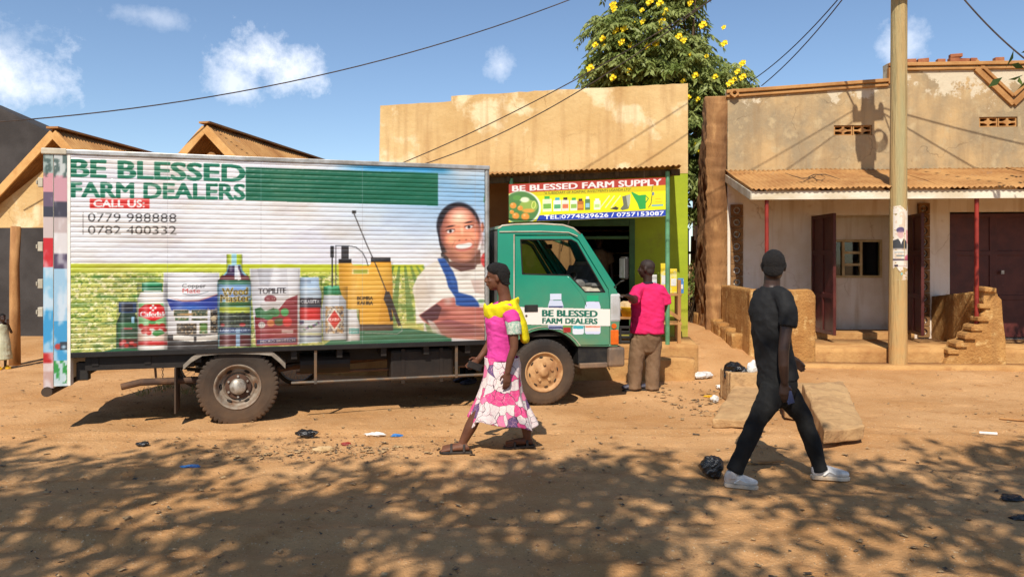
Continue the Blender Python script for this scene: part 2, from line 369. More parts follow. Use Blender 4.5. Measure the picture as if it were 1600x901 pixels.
def weather(m, crack=None, streak=None):                 # hairline cracks and rain streaks in plaster
    t = m.node_tree; N = t.nodes; L = t.links; b = N['Principled BSDF']; src = b.inputs['Base Color'].links[0].from_socket; tcn = N.new('ShaderNodeTexCoord')
    def mixc(src, fac, col):
        x = N.new('ShaderNodeMix'); x.data_type = 'RGBA'; L.new(fac, x.inputs['Factor']); L.new(src, x.inputs['A']); x.inputs['B'].default_value = col; return x.outputs['Result']
    if streak:
        mp = N.new('ShaderNodeMapping'); mp.inputs['Scale'].default_value = (3.2,3.2,.35); L.new(tcn.outputs['Object'], mp.inputs[0]); n = N.new('ShaderNodeTexNoise'); n.inputs['Scale'].default_value = 2.2; n.inputs['Detail'].default_value = 9; L.new(mp.outputs[0], n.inputs['Vector'])
        r = N.new('ShaderNodeMapRange'); r.inputs[1].default_value = .5; r.inputs[2].default_value = .75; r.inputs[4].default_value = .75; L.new(n.outputs[0], r.inputs[0]); src = mixc(src, r.outputs[0], streak)
    if crack:
        n = N.new('ShaderNodeTexNoise'); n.inputs['Scale'].default_value = 1.5; n.inputs['Detail'].default_value = 6; L.new(tcn.outputs['Object'], n.inputs['Vector']); ad = N.new('ShaderNodeVectorMath'); ad.operation = 'MULTIPLY_ADD'; ad.inputs[1].default_value = (.9,.9,.9); L.new(n.outputs['Color'], ad.inputs[0]); L.new(tcn.outputs['Object'], ad.inputs[2])
        v = N.new('ShaderNodeTexVoronoi'); v.feature = 'DISTANCE_TO_EDGE'; v.inputs['Scale'].default_value = .7; L.new(ad.outputs[0], v.inputs['Vector']); lt = N.new('ShaderNodeMapRange'); lt.inputs[1].default_value = .002; lt.inputs[2].default_value = .008; lt.inputs[3].default_value = .5; lt.inputs[4].default_value = 0; L.new(v.outputs['Distance'], lt.inputs[0]); pm = N.new('ShaderNodeMapRange'); pm.inputs[1].default_value = .46; pm.inputs[2].default_value = .62; L.new(n.outputs[0], pm.inputs[0]); mu = N.new('ShaderNodeMath'); mu.operation = 'MULTIPLY'; L.new(lt.outputs[0], mu.inputs[0]); L.new(pm.outputs[0], mu.inputs[1]); src = mixc(src, mu.outputs[0], crack)
    L.new(src, b.inputs['Base Color'])
weather(m_ochre, S(140,104,64), S(186,146,96,.84))
SO = (-2.234, 12.40); SD = (.9903, -.1386); sw = wallfn(SO, SD); SN = Vector((.1386, .9903, 0))
def su(px, py): return onplane(px, py, SO, SD)
shop = thing('farm_supply_shop', 'ochre and lime green farm supply shop with stepped blank parapet behind the truck', 'shop', (0.3, 12, 0))
top = [su(1075,130), su(860,141), su(705,150), su(705,158), su(594,165)]
L_ = top[0][0]; zc = 3.08
edge = []
for (a, b) in zip(top[:-1], top[1:]):
    n = max(1, int(abs(a[0]-b[0])/.12))
    for k in range(n): t = k/n; edge.append((a[0]+(b[0]-a[0])*t, a[1]+(b[1]-a[1])*t+random.uniform(-.008,.008)))
edge.append(top[-1])
obj('parapet', MB().plate([(0, zc), (L_, zc)]+edge, y0=0, y1=.2, fn=sw), m_ochre, shop, .015)
ug = su(796, 300)[0]; d0, d1 = su(862,345), su(990,345)
obj('green_wall', MB().plate([(ug, .45), (L_-.003, .45), (L_-.003, zc-.003), (ug, zc-.003)], [[(d0[0], .5), (d1[0], .5), (d1[0], d0[1]), (d0[0], d0[1])]], .004, .2, sw), m_lime, shop)
obj('tan_wall', MB().plate([(0, 0), (ug-.003, 0), (ug-.003, zc-.003), (0, zc-.003)], (), 0, .2, sw), m_tan, shop)
mb = MB(); mb.plate([(L_-.2,.0),(L_-.005,.0),(L_-.005,3.9),(L_-.2,4.2)], (), .205, 7, sw); mb.plate([(0,0),(.2,0),(.2,4.0),(0,3.8)], (), .205, 7, sw); mb.plate([(0,0),(L_-.005,0),(L_-.005,3.6),(0,3.6)], (), 7.003, 7.2, sw)
obj('outer_wall', mb, m_tan, shop)
corrugated('main_roof', sw(0.15, .21, 3.95), sw(L_-.15, .21, 3.95), sw(.15, 7.3, 3.45), sw(L_-.15, 7.3, 3.45), m_tin, shop)
mb = MB()
for a, b in ((d0[0]-.02, d0[0]+.07), (d1[0]-.07, d1[0]+.02)): mb.plate([(a,.5),(b,.5),(b,d0[1]+.02),(a,d0[1]+.02)], (), -.02, .14, sw)
mb.plate([(d0[0]+.072,d0[1]-.09),(d1[0]-.072,d0[1]-.09),(d1[0]-.072,d0[1]+.02),(d0[0]+.072,d0[1]+.02)], (), -.018, .14, sw)
mb.plate([(d0[0]+.072,d0[1]-.30),(d1[0]-.072,d0[1]-.30),(d1[0]-.072,d0[1]-.25),(d0[0]+.072,d0[1]-.25)], (), 0, .12, sw)
obj('door_frame', mb, m_frame, shop, .008)
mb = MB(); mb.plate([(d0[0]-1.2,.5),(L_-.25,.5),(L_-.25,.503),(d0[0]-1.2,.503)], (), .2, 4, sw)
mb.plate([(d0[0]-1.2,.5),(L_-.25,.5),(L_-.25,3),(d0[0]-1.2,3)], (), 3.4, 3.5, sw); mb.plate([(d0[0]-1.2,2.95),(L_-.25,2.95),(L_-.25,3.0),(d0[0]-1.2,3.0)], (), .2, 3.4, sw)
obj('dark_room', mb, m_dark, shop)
sh = []
for j in range(4):                                       # goods shelves inside the shop
    z = .95+j*.45; obj('inner_shelf', MB().plate([(d0[0]-.6,z),(d1[0]+.4,z),(d1[0]+.4,z+.03),(d0[0]-.6,z+.03)], (), 2.95, 3.38, sw), m_wood, shop)
# platform
pl = thing('shop_platform', 'low earth and concrete platform along the front of the ochre shop', 'platform', (0.5, 10.9, 0))
PU = Vector((SD[0], SD[1], 0)); PN = -SN
def poff(o): q = Vector((SO[0], SO[1], 0))+PN*o; return (q.x, q.y)
obj('upper_step', earth_slab('us', poff(1.30), SD, -.4, L_+.02, -.05, lambda u: .5, 1.28, None, None, .012, .05, 3).data, m_plat, pl)
obj('lower_step', earth_slab('ls', poff(1.52), SD, -.5, L_-.05, -.08, lambda u: .31+.03*math.sin(u*3), .21, None, None, .03, .04, 8).data, m_plat, pl)
for o in [o for o in bpy.data.objects if o.name in ('us', 'ls')]: bpy.data.objects.remove(o)
# eave
aw = thing('shop_awning', 'rusty corrugated awning with pale green post over the shop front', 'awning', sw(2.5, -1.2, .5))
ef = lambda u, o, z: tuple(Vector((SO[0], SO[1], 0))+PU*u+PN*o+Vector((0,0,z)))
e0, e1 = -.1, L_-.22
zl = lambda u: 2.86+.14*(u/L_)
us = np.linspace(e0, e1, 6)
for k in range(5):
    a, b = us[k]-(.04 if k else 0), us[k+1]
    corrugated('roof_sheet', ef(a, -.01, 3.14+.006*(k % 2)), ef(b, -.01, 3.14+.006*(k % 2)), ef(a, 1.36, zl(a)+.03+.006*(k % 2)), ef(b, 1.36, zl(b)+.03+.006*(k % 2)), m_tin, aw, .075, .011, seed=k)
mbw = MB()
obj('front_beam', MB().obox(ef(e0,1.12,zl(e0)-.03), ef(e1,1.12,zl(e1)-.03), .05, .09), m_bark, aw)
for k in range(7):
    u = e0+.1+(e1-e0-.2)*k/6; obj('rafter', MB().obox(ef(u,0.01,3.05), ef(u,1.24,zl(u)-.03), .05, .07), m_bark, aw)
pu = onplane(1043, 400, poff(1.2), SD)[0]
obj('post', MB().tube([ef(pu,1.2,.49), ef(pu,1.2,zl(pu)-.02)], .032, 12), m_lgreen, aw, sm=False)
pu2 = onplane(799, 400, poff(1.2), SD)[0]
obj('post', MB().tube([ef(pu2,1.2,.49), ef(pu2,1.2,zl(pu2)-.02)], .028, 12), m_lgreen, aw)

# ---------------------------------------------------------------- the right-hand veranda building
m_peel = M('stained_plaster', S(202,170,122,.85), S(160,142,112,.9), 1.1, .42, .60, .92, .6, 8, c3=S(198,176,136,.85), scale3=6, lo3=.54, hi3=.7, detail=12, stretch=(1,1,.8))
def peel_top(m, z0, z1, col):                            # flaking limewash left below the cornice, with a ragged edge
    t = m.node_tree; N = t.nodes; L = t.links; b = N['Principled BSDF']; src = b.inputs['Base Color'].links[0].from_socket
    tcn = N.new('ShaderNodeTexCoord'); sp = N.new('ShaderNodeSeparateXYZ'); L.new(tcn.outputs['Object'], sp.inputs[0]); n = N.new('ShaderNodeTexNoise'); n.inputs['Scale'].default_value = 1.6; n.inputs['Detail'].default_value = 12; n.inputs['Roughness'].default_value = .7; L.new(tcn.outputs['Object'], n.inputs['Vector'])
    h = N.new('ShaderNodeMapRange'); h.inputs[1].default_value = z0; h.inputs[2].default_value = z1; L.new(sp.outputs['Z'], h.inputs[0])
    a = N.new('ShaderNodeMath'); a.operation = 'MULTIPLY_ADD'; L.new(n.outputs[0], a.inputs[0]); a.inputs[1].default_value = 2.4; a.inputs[2].default_value = -1.98; a2 = N.new('ShaderNodeMath'); a2.operation = 'ADD'; L.new(a.outputs[0], a2.inputs[0]); L.new(h.outputs[0], a2.inputs[1])
    r = N.new('ShaderNodeMapRange'); r.inputs[1].default_value = .02; r.inputs[2].default_value = .10; L.new(a2.outputs[0], r.inputs[0])
    x = N.new('ShaderNodeMix'); x.data_type = 'RGBA'; L.new(r.outputs[0], x.inputs['Factor']); L.new(src, x.inputs['A']); x.inputs['B'].default_value = col; L.new(x.outputs['Result'], b.inputs['Base Color'])
weather(m_peel, S(96,78,56), S(160,134,98,.85))
peel_top(m_peel, 3.6, 4.9, S(218,204,176,.84))
m_mould = M('ochre_moulding', S(200,150,92,.82), S(172,122,70,.82), 3, rough=.9, bump=.25)
m_whitew = M('limewashed_wall', S(242,236,226,.92), S(228,216,198,.9), 1.2, rough=.9, bump=.15, bscale=15, c3=S(176,140,100,.9), scale3=2.6, lo3=.63, hi3=.78, dust=(S(176,124,76), .35, .8, .6))
m_maroon = M('maroon_steel_door', S(70,26,24), S(88,40,34), 4, rough=.45, bump=.05, c3=S(120,84,66), scale3=7, lo3=.7, hi3=.85)
m_red = M('red_post_paint', S(150,48,36), S(120,36,28), 6, rough=.5)
m_rough = M('roughcast_earth', S(202,152,88,.82), S(176,124,66,.82), 2.5, rough=.95, bump=1.0, bscale=26, c3=S(226,186,122,.85), scale3=7, lo3=.55, hi3=.7)
m_mud = M('eroded_mud', S(172,126,80,.85), S(126,88,54,.9), 2.2, rough=.95, bump=1.0, bscale=10, stretch=(1,1,.35), c3=S(196,150,98,.85), scale3=4)
m_fascia = M('whitewashed_board', S(232,224,204,.85), S(206,190,160,.85), 4, rough=.7, bump=.06, stretch=(.4,1,1))
m_motif = M('brown_breeze_block', S(150,112,70,.85), S(118,84,52,.9), 7, rough=.9, bump=.4)
m_brick = M('fired_brick', S(178,116,78,.85), S(156,92,60,.85), 6, rough=.9, bump=.4)
weather(m_whitew, S(150,124,96), S(206,184,152,.84)); weather(m_rough, None, S(160,116,68,.82))
BO = (3.79, 13.0); BD = Vector((1, -.06, 0)).normalized(); bw = wallfn(BO, BD); BN = Vector((-BD.y, BD.x, 0))
def bu(px, py): return onplane(px, py, BO, BD)
def boff(o): q = Vector((BO[0], BO[1], 0))-BN*o; return (q.x, q.y)
def bf(u, o, z): return tuple(Vector((BO[0], BO[1], 0))+BD*u-BN*o+Vector((0,0,z)))
hall = thing('veranda_building', 'weathered peeling plaster building with corrugated veranda roof and maroon doors', 'building', (8, 13.2, .3))
UE = 8.6
tp = [bu(1137,141), bu(1387,123), bu(1387,99), (UE, bu(1600,95)[1])]
FL = .36; RZ = 3.24
def rough_edge(a, b, st=.1, j=.008):
    n = max(1, int(math.hypot(a[0]-b[0], a[1]-b[1])/st)); return [(a[0]+(b[0]-a[0])*k/n+random.uniform(-j,j)*(k > 0), a[1]+(b[1]-a[1])*k/n+random.uniform(-j,j)*(k > 0)) for k in range(n)]
up = rough_edge(tp[3], tp[2])+rough_edge(tp[2], tp[1])+rough_edge(tp[1], tp[0])+[tp[0]]
v1 = (bu(1303,196), bu(1363,211)); v2 = (bu(1530,183), bu(1590,198))
hole = lambda v: [(v[0][0], v[1][1]), (v[1][0], v[1][1]), (v[1][0], v[0][1]), (v[0][0], v[0][1])]
obj('parapet', MB().plate([(0, RZ), (UE, RZ)]+up, [hole(v1), hole(v2)], 0, .2, bw), m_peel, hall, .01)
for v in (v1, v2):                                       # pierced concrete vent blocks
    w = (v[1][0]-v[0][0])/2
    for k in range(2):
        a0, a1, b0, b1 = v[0][0]+k*w+.006, v[0][0]+(k+1)*w-.006, v[1][1]+.004, v[0][1]-.004; ca, cb = (a0+a1)/2, (b0+b1)/2; hs = []
        for sa in (-1, 1):
            for sb in (-1, 1):
                x0, x1, y0, y1 = ca+sa*.02, ca+sa*(w/2-.025), cb+sb*.014, cb+sb*((b1-b0)/2-.018)
                q = [(x0,y0+(y1-y0)*.45), (x0+(x1-x0)*.45,y0), (x1,y0), (x1,y1), (x0,y1)]
                hs.append(q if sa*sb > 0 else q[::-1])
        obj('vent_block', MB().plate([(a0,b0),(a1,b0),(a1,b1),(a0,b1)], hs, .02, .15, bw), m_mould, hall, .004)
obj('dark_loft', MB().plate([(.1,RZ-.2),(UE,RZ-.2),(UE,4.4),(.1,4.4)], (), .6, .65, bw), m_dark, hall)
# cornice mouldings, V ornament, corner rosette
mb = MB()
for a, b in ((tp[0], tp[1]), (tp[2], tp[3])):
    for dz, pr, h in ((-.035, .07, .06), (-.115, .045, .04)):
        mb.obox(bf(a[0]-(.03 if a is tp[0] else 0), pr/2-.001, a[1]+dz), bf(b[0], pr/2-.001, b[1]+dz), pr, h)
mb.obox(bf(tp[1][0]+.02, .03, tp[1][1]-.1), bf(tp[2][0]+.02, .03, tp[2][1]-.09), .06, .07)
obj('cornice', mb, m_mould, hall, .008)
mb = MB(); p0, p1, p2 = bu(1524,108), bu(1582,163), bu(1640,108)
for dz, w in ((0, .09), (.14, .05)):
    mb.obox(bf(p0[0], .022, p0[1]+dz), bf(p1[0], .022, p1[1]+dz), .05, w, up=(0,0,1)); mb.obox(bf(p1[0], .026, p1[1]+dz), bf(p2[0], .026, p2[1]+dz), .05, w)
obj('chevron_moulding', mb, m_mould, hall, .006)
rc = bu(1146,147); rr = .085
obj('corner_rosette', MB().plate([(rc[0]+rr*math.cos(R(72*k+90-180)), rc[1]+rr*math.sin(R(72*k+90-180))) for k in range(5)], [[(rc[0]+.038*math.cos(R(60*k)), rc[1]+.038*math.sin(R(60*k))) for k in range(6)]], -.10, -.005, bw), m_mould, hall, .006)
bricks = [(1417,1433),(1436,1452),(1466,1478),(1484,1499),(1486,1504),(1500,1516),(1518,1528),(1556,1570)]
for k, (a, b) in enumerate(bricks):
    ua, ub = bu(a,95)[0], bu(b,95)[0]; zt = tp[2][1]+(tp[3][1]-tp[2][1])*(ua-tp[2][0])/(UE-tp[2][0])+.004+(.075 if k == 4 else 0)
    obj('brick', MB().obox(bf(ua, -.05+random.uniform(-.02,.02), zt+.035), bf(ub, -.05+random.uniform(-.03,.03), zt+.035+random.uniform(-.006,.008)), .1, random.uniform(.055,.075)), m_brick, hall, .006)
# lower wall with openings
o1, o2 = bu(1267,336), bu(1417,336); q1, q2 = bu(1484,331), (UE-.4, 0)
dz1, dz2 = o1[1], q1[1]
obj('lower_wall', MB().plate([(0, 0), (UE, 0), (UE, RZ-.003), (0, RZ-.003)], [[(o1[0],FL),(o2[0],FL),(o2[0],dz1),(o1[0],dz1)], [(q1[0],FL),(q2[0],FL),(q2[0],dz2),(q1[0],dz2)]], 0, .2, bw), m_whitew, hall)
side = earth_slab('sd', bf(0,-.003,0)[:2], (BN.x, BN.y), 0, 1.15, 0, lambda u: float(np.interp(u, [0,.25,.5,.7,.85,1.0,1.15], [tp[0][1]-.1, 4.45, 4.05, 3.6, 3.0, 2.5, 1.9])), .36, None, None, .085, .035, 4, 2.6)
sd_me = side.data; bpy.data.objects.remove(side); sd_me.transform(Matrix.Translation(BD*-.0)); obj('side_wall', sd_me, m_mud, hall)
obj('rear_wall', MB().plate([(.7,0),(UE,0),(UE,4),(.7,4)], (), 7.01, 7.2, bw).plate([(.7,0),(.9,0),(.9,4.2),(.7,4.2)], (), .3, 7.005, bw), m_mud, hall)
corrugated('main_roof', bf(.6,-.25,4.3), bf(UE,-.25,4.3), bf(.6,-7.2,3.6), bf(UE,-7.2,3.5), m_tin, hall)
# decorated pilasters of ringed blocks
def pilaster(pxa, pxb, py0):
    a, b = bu(pxa,400)[0], bu(pxb,400)[0]; w = b-a; n = int((RZ-.45-FL)/w)
    for k in range(n):
        z = FL+.02+k*w; c = (a+w/2, z+w/2)
        mbp = MB().plate([(a,z+.004),(b,z+.004),(b,z+w-.004),(a,z+w-.004)], [[(c[0]+w*.3*math.cos(R(30*i)), c[1]+w*.3*math.sin(R(30*i))) for i in range(12)]], -.05, -.004, bw)
        mbp.plate([(c[0]+w*.17*math.cos(R(45*i)), c[1]+w*.17*math.sin(R(45*i))) for i in range(8)], (), -.045, -.004, bw)
        obj('ringed_block', mbp, m_motif, hall, .004)
pilaster(1141, 1160, 0); pilaster(1433, 1451, 0)
# room behind the first door: partition with a barred counter window
mb = MB(); rb = .55
w0, w1 = onplane(1291,374,boff(-rb),BD), onplane(1378,434,boff(-rb),BD)
obj('partition', MB().plate([(o1[0]-.4,FL),(o2[0]+.5,FL),(o2[0]+.5,2.9),(o1[0]-.4,2.9)], [[(w0[0],w1[1]),(w1[0],w1[1]),(w1[0],w0[1]),(w0[0],w0[1])]], rb, rb+.1, bw), m_whitew, hall)
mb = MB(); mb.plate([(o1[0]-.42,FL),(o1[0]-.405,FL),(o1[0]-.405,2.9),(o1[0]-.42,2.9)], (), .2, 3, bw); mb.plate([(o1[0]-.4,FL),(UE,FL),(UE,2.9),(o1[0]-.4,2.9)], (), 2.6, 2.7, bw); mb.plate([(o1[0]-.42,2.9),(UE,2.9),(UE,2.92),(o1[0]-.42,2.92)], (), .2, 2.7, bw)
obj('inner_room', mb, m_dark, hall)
mb = MB(); W, H = w1[0]-w0[0], w0[1]-w1[1]; fr = .045
xs = [w0[0], w0[0]+W*.30, w0[0]+W*.62, w1[0]]
panes = [[(xs[0]+fr,w1[1]+fr),(xs[1]-fr/2,w1[1]+fr),(xs[1]-fr/2,w0[1]-fr),(xs[0]+fr,w0[1]-fr)], [(xs[2]+fr/2,w1[1]+fr),(xs[3]-fr,w1[1]+fr),(xs[3]-fr,w0[1]-fr),(xs[2]+fr/2,w0[1]-fr)]]
for k in range(3):
    z0 = w1[1]+fr+(H-fr)/3*k; panes.append([(xs[1]+fr/2,z0),(xs[2]-fr/2,z0),(xs[2]-fr/2,z0+(H-fr)/3-fr),(xs[1]+fr/2,z0+(H-fr)/3-fr)])
win = obj('window', MB().plate([(w0[0]+.002,w1[1]+.002),(w1[0]-.002,w1[1]+.002),(w1[0]-.002,w0[1]-.002),(w0[0]+.002,w0[1]-.002)], panes, rb-.02, rb+.06, bw), M('cream_frame', S(214,196,150,.82), S(190,168,122,.82), 6, rough=.6), hall, .005)
for p in panes: obj('pane', MB().plate(p, (), rb+.02, rb+.025, bw), m_glass, win)
# doors
def leaf(name, H0, H1, z0, z1, panels=4):
    H0, H1 = Vector((*H0, 0)), Vector((*H1, 0)); D = (H1-H0).normalized(); N = Vector((-D.y, D.x, 0)); W = (H1-H0).length
    fn = lambda a, y, b: tuple(H0+D*a+N*y+Vector((0,0,b))); mb = MB(); hz = (z1-z0)
    rows = [(.03,.30),(.34,.66),(.70,.97)]; cols = [(.08,.46),(.54,.92)]; hs = []
    for r in rows:
        for c in cols: hs.append([(c[0]*W,z0+r[0]*hz),(c[1]*W,z0+r[0]*hz),(c[1]*W,z0+r[1]*hz),(c[0]*W,z0+r[1]*hz)])
    o = obj(name, mb.plate([(0,z0),(W,z0),(W,z1),(0,z1)], hs, -.025, .025, fn), m_maroon, hall, .006)
    for h in hs: obj('door_panel', MB().plate([(h[0][0]-.004,h[0][1]-.004),(h[1][0]+.004,h[1][1]-.004),(h[2][0]+.004,h[2][1]+.004),(h[3][0]-.004,h[3][1]+.004)], (), -.008, .008, fn), m_maroon, o, .004)
    return o
h1 = bf(o1[0]+.03, .0, 0); leaf('door', (h1[0], h1[1]), (h1[0]+.02, h1[1]-.84), FL+.12, dz1-.02)
h2 = bf(o2[0]-.02, .0, 0); leaf('door', (h2[0], h2[1]), (h2[0]-.16, h2[1]-.82), FL+.12, dz1-.02)
nl = 3; wd = (q2[0]-q1[0])/nl
for k in range(nl):
    a, b = bf(q1[0]+k*wd+.01, -.05, 0), bf(q1[0]+(k+1)*wd-.01, -.05, 0); lf = leaf('door', a[:2], b[:2], FL+.03, dz2-.03)
obj('padlock', MB().box(-.025,.025,-.015,.015,-.03,.03), m_alu, hall).matrix_parent_inverse = wmat(hall).inverted() @ Matrix.Translation(bf(bu(1565,425)[0], .02, bu(1565,425)[1]))
obj('door_sill', MB().plate([(o1[0]-.05,FL-.02),(o2[0]+.05,FL-.02),(o2[0]+.05,FL+.11),(o1[0]-.05,FL+.11)], (), -.18, .5, bw), m_plat, hall, .01)
# veranda floor, low walls, roof
ver = earth_slab('vf', boff(1.62), BD, -.02, UE, -.05, lambda u: FL, 1.61, None, None, .012, .06, 2); vme = ver.data; bpy.data.objects.remove(ver)
obj('veranda_floor', vme, m_plat, hall)
lo = earth_slab('lw', (3.66, 11.36), (BN.x*-0+1, -.06), 0, .98, .0, lambda u: 1.26 if u < .88 else 1.26-.10*((u-.88)/.1)**2, .16, None, None, .012, .03, 6, 5); lm = lo.data; bpy.data.objects.remove(lo)
low = obj('low_wall', lm, m_rough, hall)
lo = earth_slab('lw', (3.665, 11.4), (0, 1), .02, 1.55, .0, lambda u: 1.25+.02*u, .16, None, None, .012, .04, 9, 5); lm = lo.data; bpy.data.objects.remove(lo)
lm.transform(Matrix.Translation((.16, 0, 0))); obj('low_wall', lm, m_rough, hall)
# broken partition wall
lo = earth_slab('lw', (7.18, 11.5), (.03, 1), .1, 1.35, FL, lambda u: 1.22-.14*u/1.4+.0, .16, None, None, .012, .04, 12, 5); lm = lo.data; bpy.data.objects.remove(lo); lm.transform(Matrix.Translation((.2, 0, 0)))
obj('partition_wall', lm, m_rough, hall)
st = [(1538,447),(1557,450),(1560,462),(1566,468),(1568,500),(1572,530),(1573,575),(1474,575),(1484,552),(1489,546),(1494,544),(1495,534),(1509,531),(1511,521),(1519,518),(1521,508),(1532,505),(1533,490),(1539,487),(1537,470)]
FO = boff(1.72)
stub = MB().plate([(lambda q: (q[0], max(q[1], .05)))(onplane(x, y, FO, BD)) for x, y in st[::-1]], (), 0, .3, wallfn(FO, BD))
bwe = obj('broken_wall_end', stub, m_rough, hall, .02)
for k, (x, y) in enumerate(((1489,549),(1501,539),(1514,526),(1525,513),(1535,498),(1545,452),(1538,478))):
    q_ = onplane(x, y, FO, BD); o3 = .02+.012*(k % 3); p_ = Vector((*FO, 0))+BD*q_[0]+Vector((0,0,q_[1])); obj('brick', MB().obox(p_-BD*.085-BN*o3+BN*.1, p_+BD*.085-BN*o3+BN*.1+Vector((0,0,random.uniform(-.012,.012))), .22, .066), m_rough, bwe, .012)
# foundation stones on the alley side
for k in range(7):
    y = 11.75+k*.36; lo = earth_slab('lw', (3.50+.01*math.sin(k*2), y), (0, 1), 0, .34, g1(3.6,y)-.1, lambda u, z=g1(3.6,y)+.24+.03*math.sin(k*3.1): z, .2, None, None, .02, .05, k, 5); lm = lo.data; bpy.data.objects.remove(lo); lm.transform(Matrix.Translation((.2,0,0))); obj('foundation_stone', lm, m_rough, hall)
vr = thing('veranda_roof', 'dusty corrugated veranda roof with white fascia along the right building', 'roof', bf(4, 1.6, 2.7))
us = np.linspace(-.04, UE, 10)
for k in range(9):
    a, b = us[k]-(.05 if k else 0), us[k+1]; dz = .008*(k % 2)
    corrugated('roof_sheet', bf(a,.0,RZ+.05+dz), bf(b,.0,RZ+.05+dz), bf(a,1.80,2.79+dz+random.uniform(-.01,.01)), bf(b,1.80,2.79+dz), m_tin, vr, .08, .013, seed=20+k)
obj('fascia_board', MB().obox(bf(-.04,1.73,2.69), bf(UE,1.73,2.70), .03, .13), m_fascia, vr, .004)
obj('fascia_board', MB().obox(bf(-.03,1.70,2.69), bf(-.03,.02,3.15), .03, .13), m_fascia, vr, .004)
for px in (1198, 1526):
    u = onplane(px, 400, boff(1.66), BD)[0]; obj('post', MB().tube([bf(u,1.66,FL-.3 if px == 1198 else .5), bf(u,1.66,2.64)], .03, 12), m_red, vr)
for k in range(9):
    u = .2+k*1.02; obj('rafter', MB().obox(bf(u,.02,RZ-.06), bf(u,1.70,2.70), .05, .08), m_bark, vr)
# dead twigs lying on the veranda roof
def twig(name, c, L, n, seed, label, cat='twig'):
    rg = random.Random(seed); mb = MB(); c = Vector(c)
    for k in range(n):
        a = rg.uniform(-.25,.25)+rg.choice((0, math.pi)); l = L*rg.uniform(.4,1); p = c+BD*rg.uniform(-L/3,L/3)-BN*rg.uniform(-.12,.12)+Vector((0,0,rg.uniform(0,.06)))
        pts = [p+BD*(math.cos(a)*l*t)-BN*(math.sin(a)*l*t)+Vector((0,0,.05*math.sin(t*3+k)-.25*math.sin(a)*l*t*-1*.0)) for t in (0,.35,.7,1)]
        mb.tube(pts, [.010,.008,.006,.003], 5)
    return tag(obj(name, mb, m_bark), label, cat)
twig('dry_twigs', bf(.95,1.35,2.97), .5, 5, 1, 'bundle of dry twigs lying on the left end of the veranda roof')
twig('dry_twigs', bf(7.75,.25,3.33), .45, 6, 2, 'tangle of dry twigs on the veranda roof below the chevron moulding')
# concrete apron strip at the foot of the veranda
apr = earth_slab('ap', boff(2.05), BD, -.6, UE, -.1, lambda u: .15, .42, None, None, .006, .06, 2); am = apr.data; bpy.data.objects.remove(apr)
struct(obj('pavement', am, m_plat))
# building box sign on mud wall: small green meter box
mtr = obj('meter_box', MB().box(-.02,.05,-.09,.09,-.11,.11), m_lgreen, None, .006); mtr.location = (3.72, 13.75, 2.0)
tag(mtr, 'small pale green meter box on the mud side wall in the alley', 'meter box')
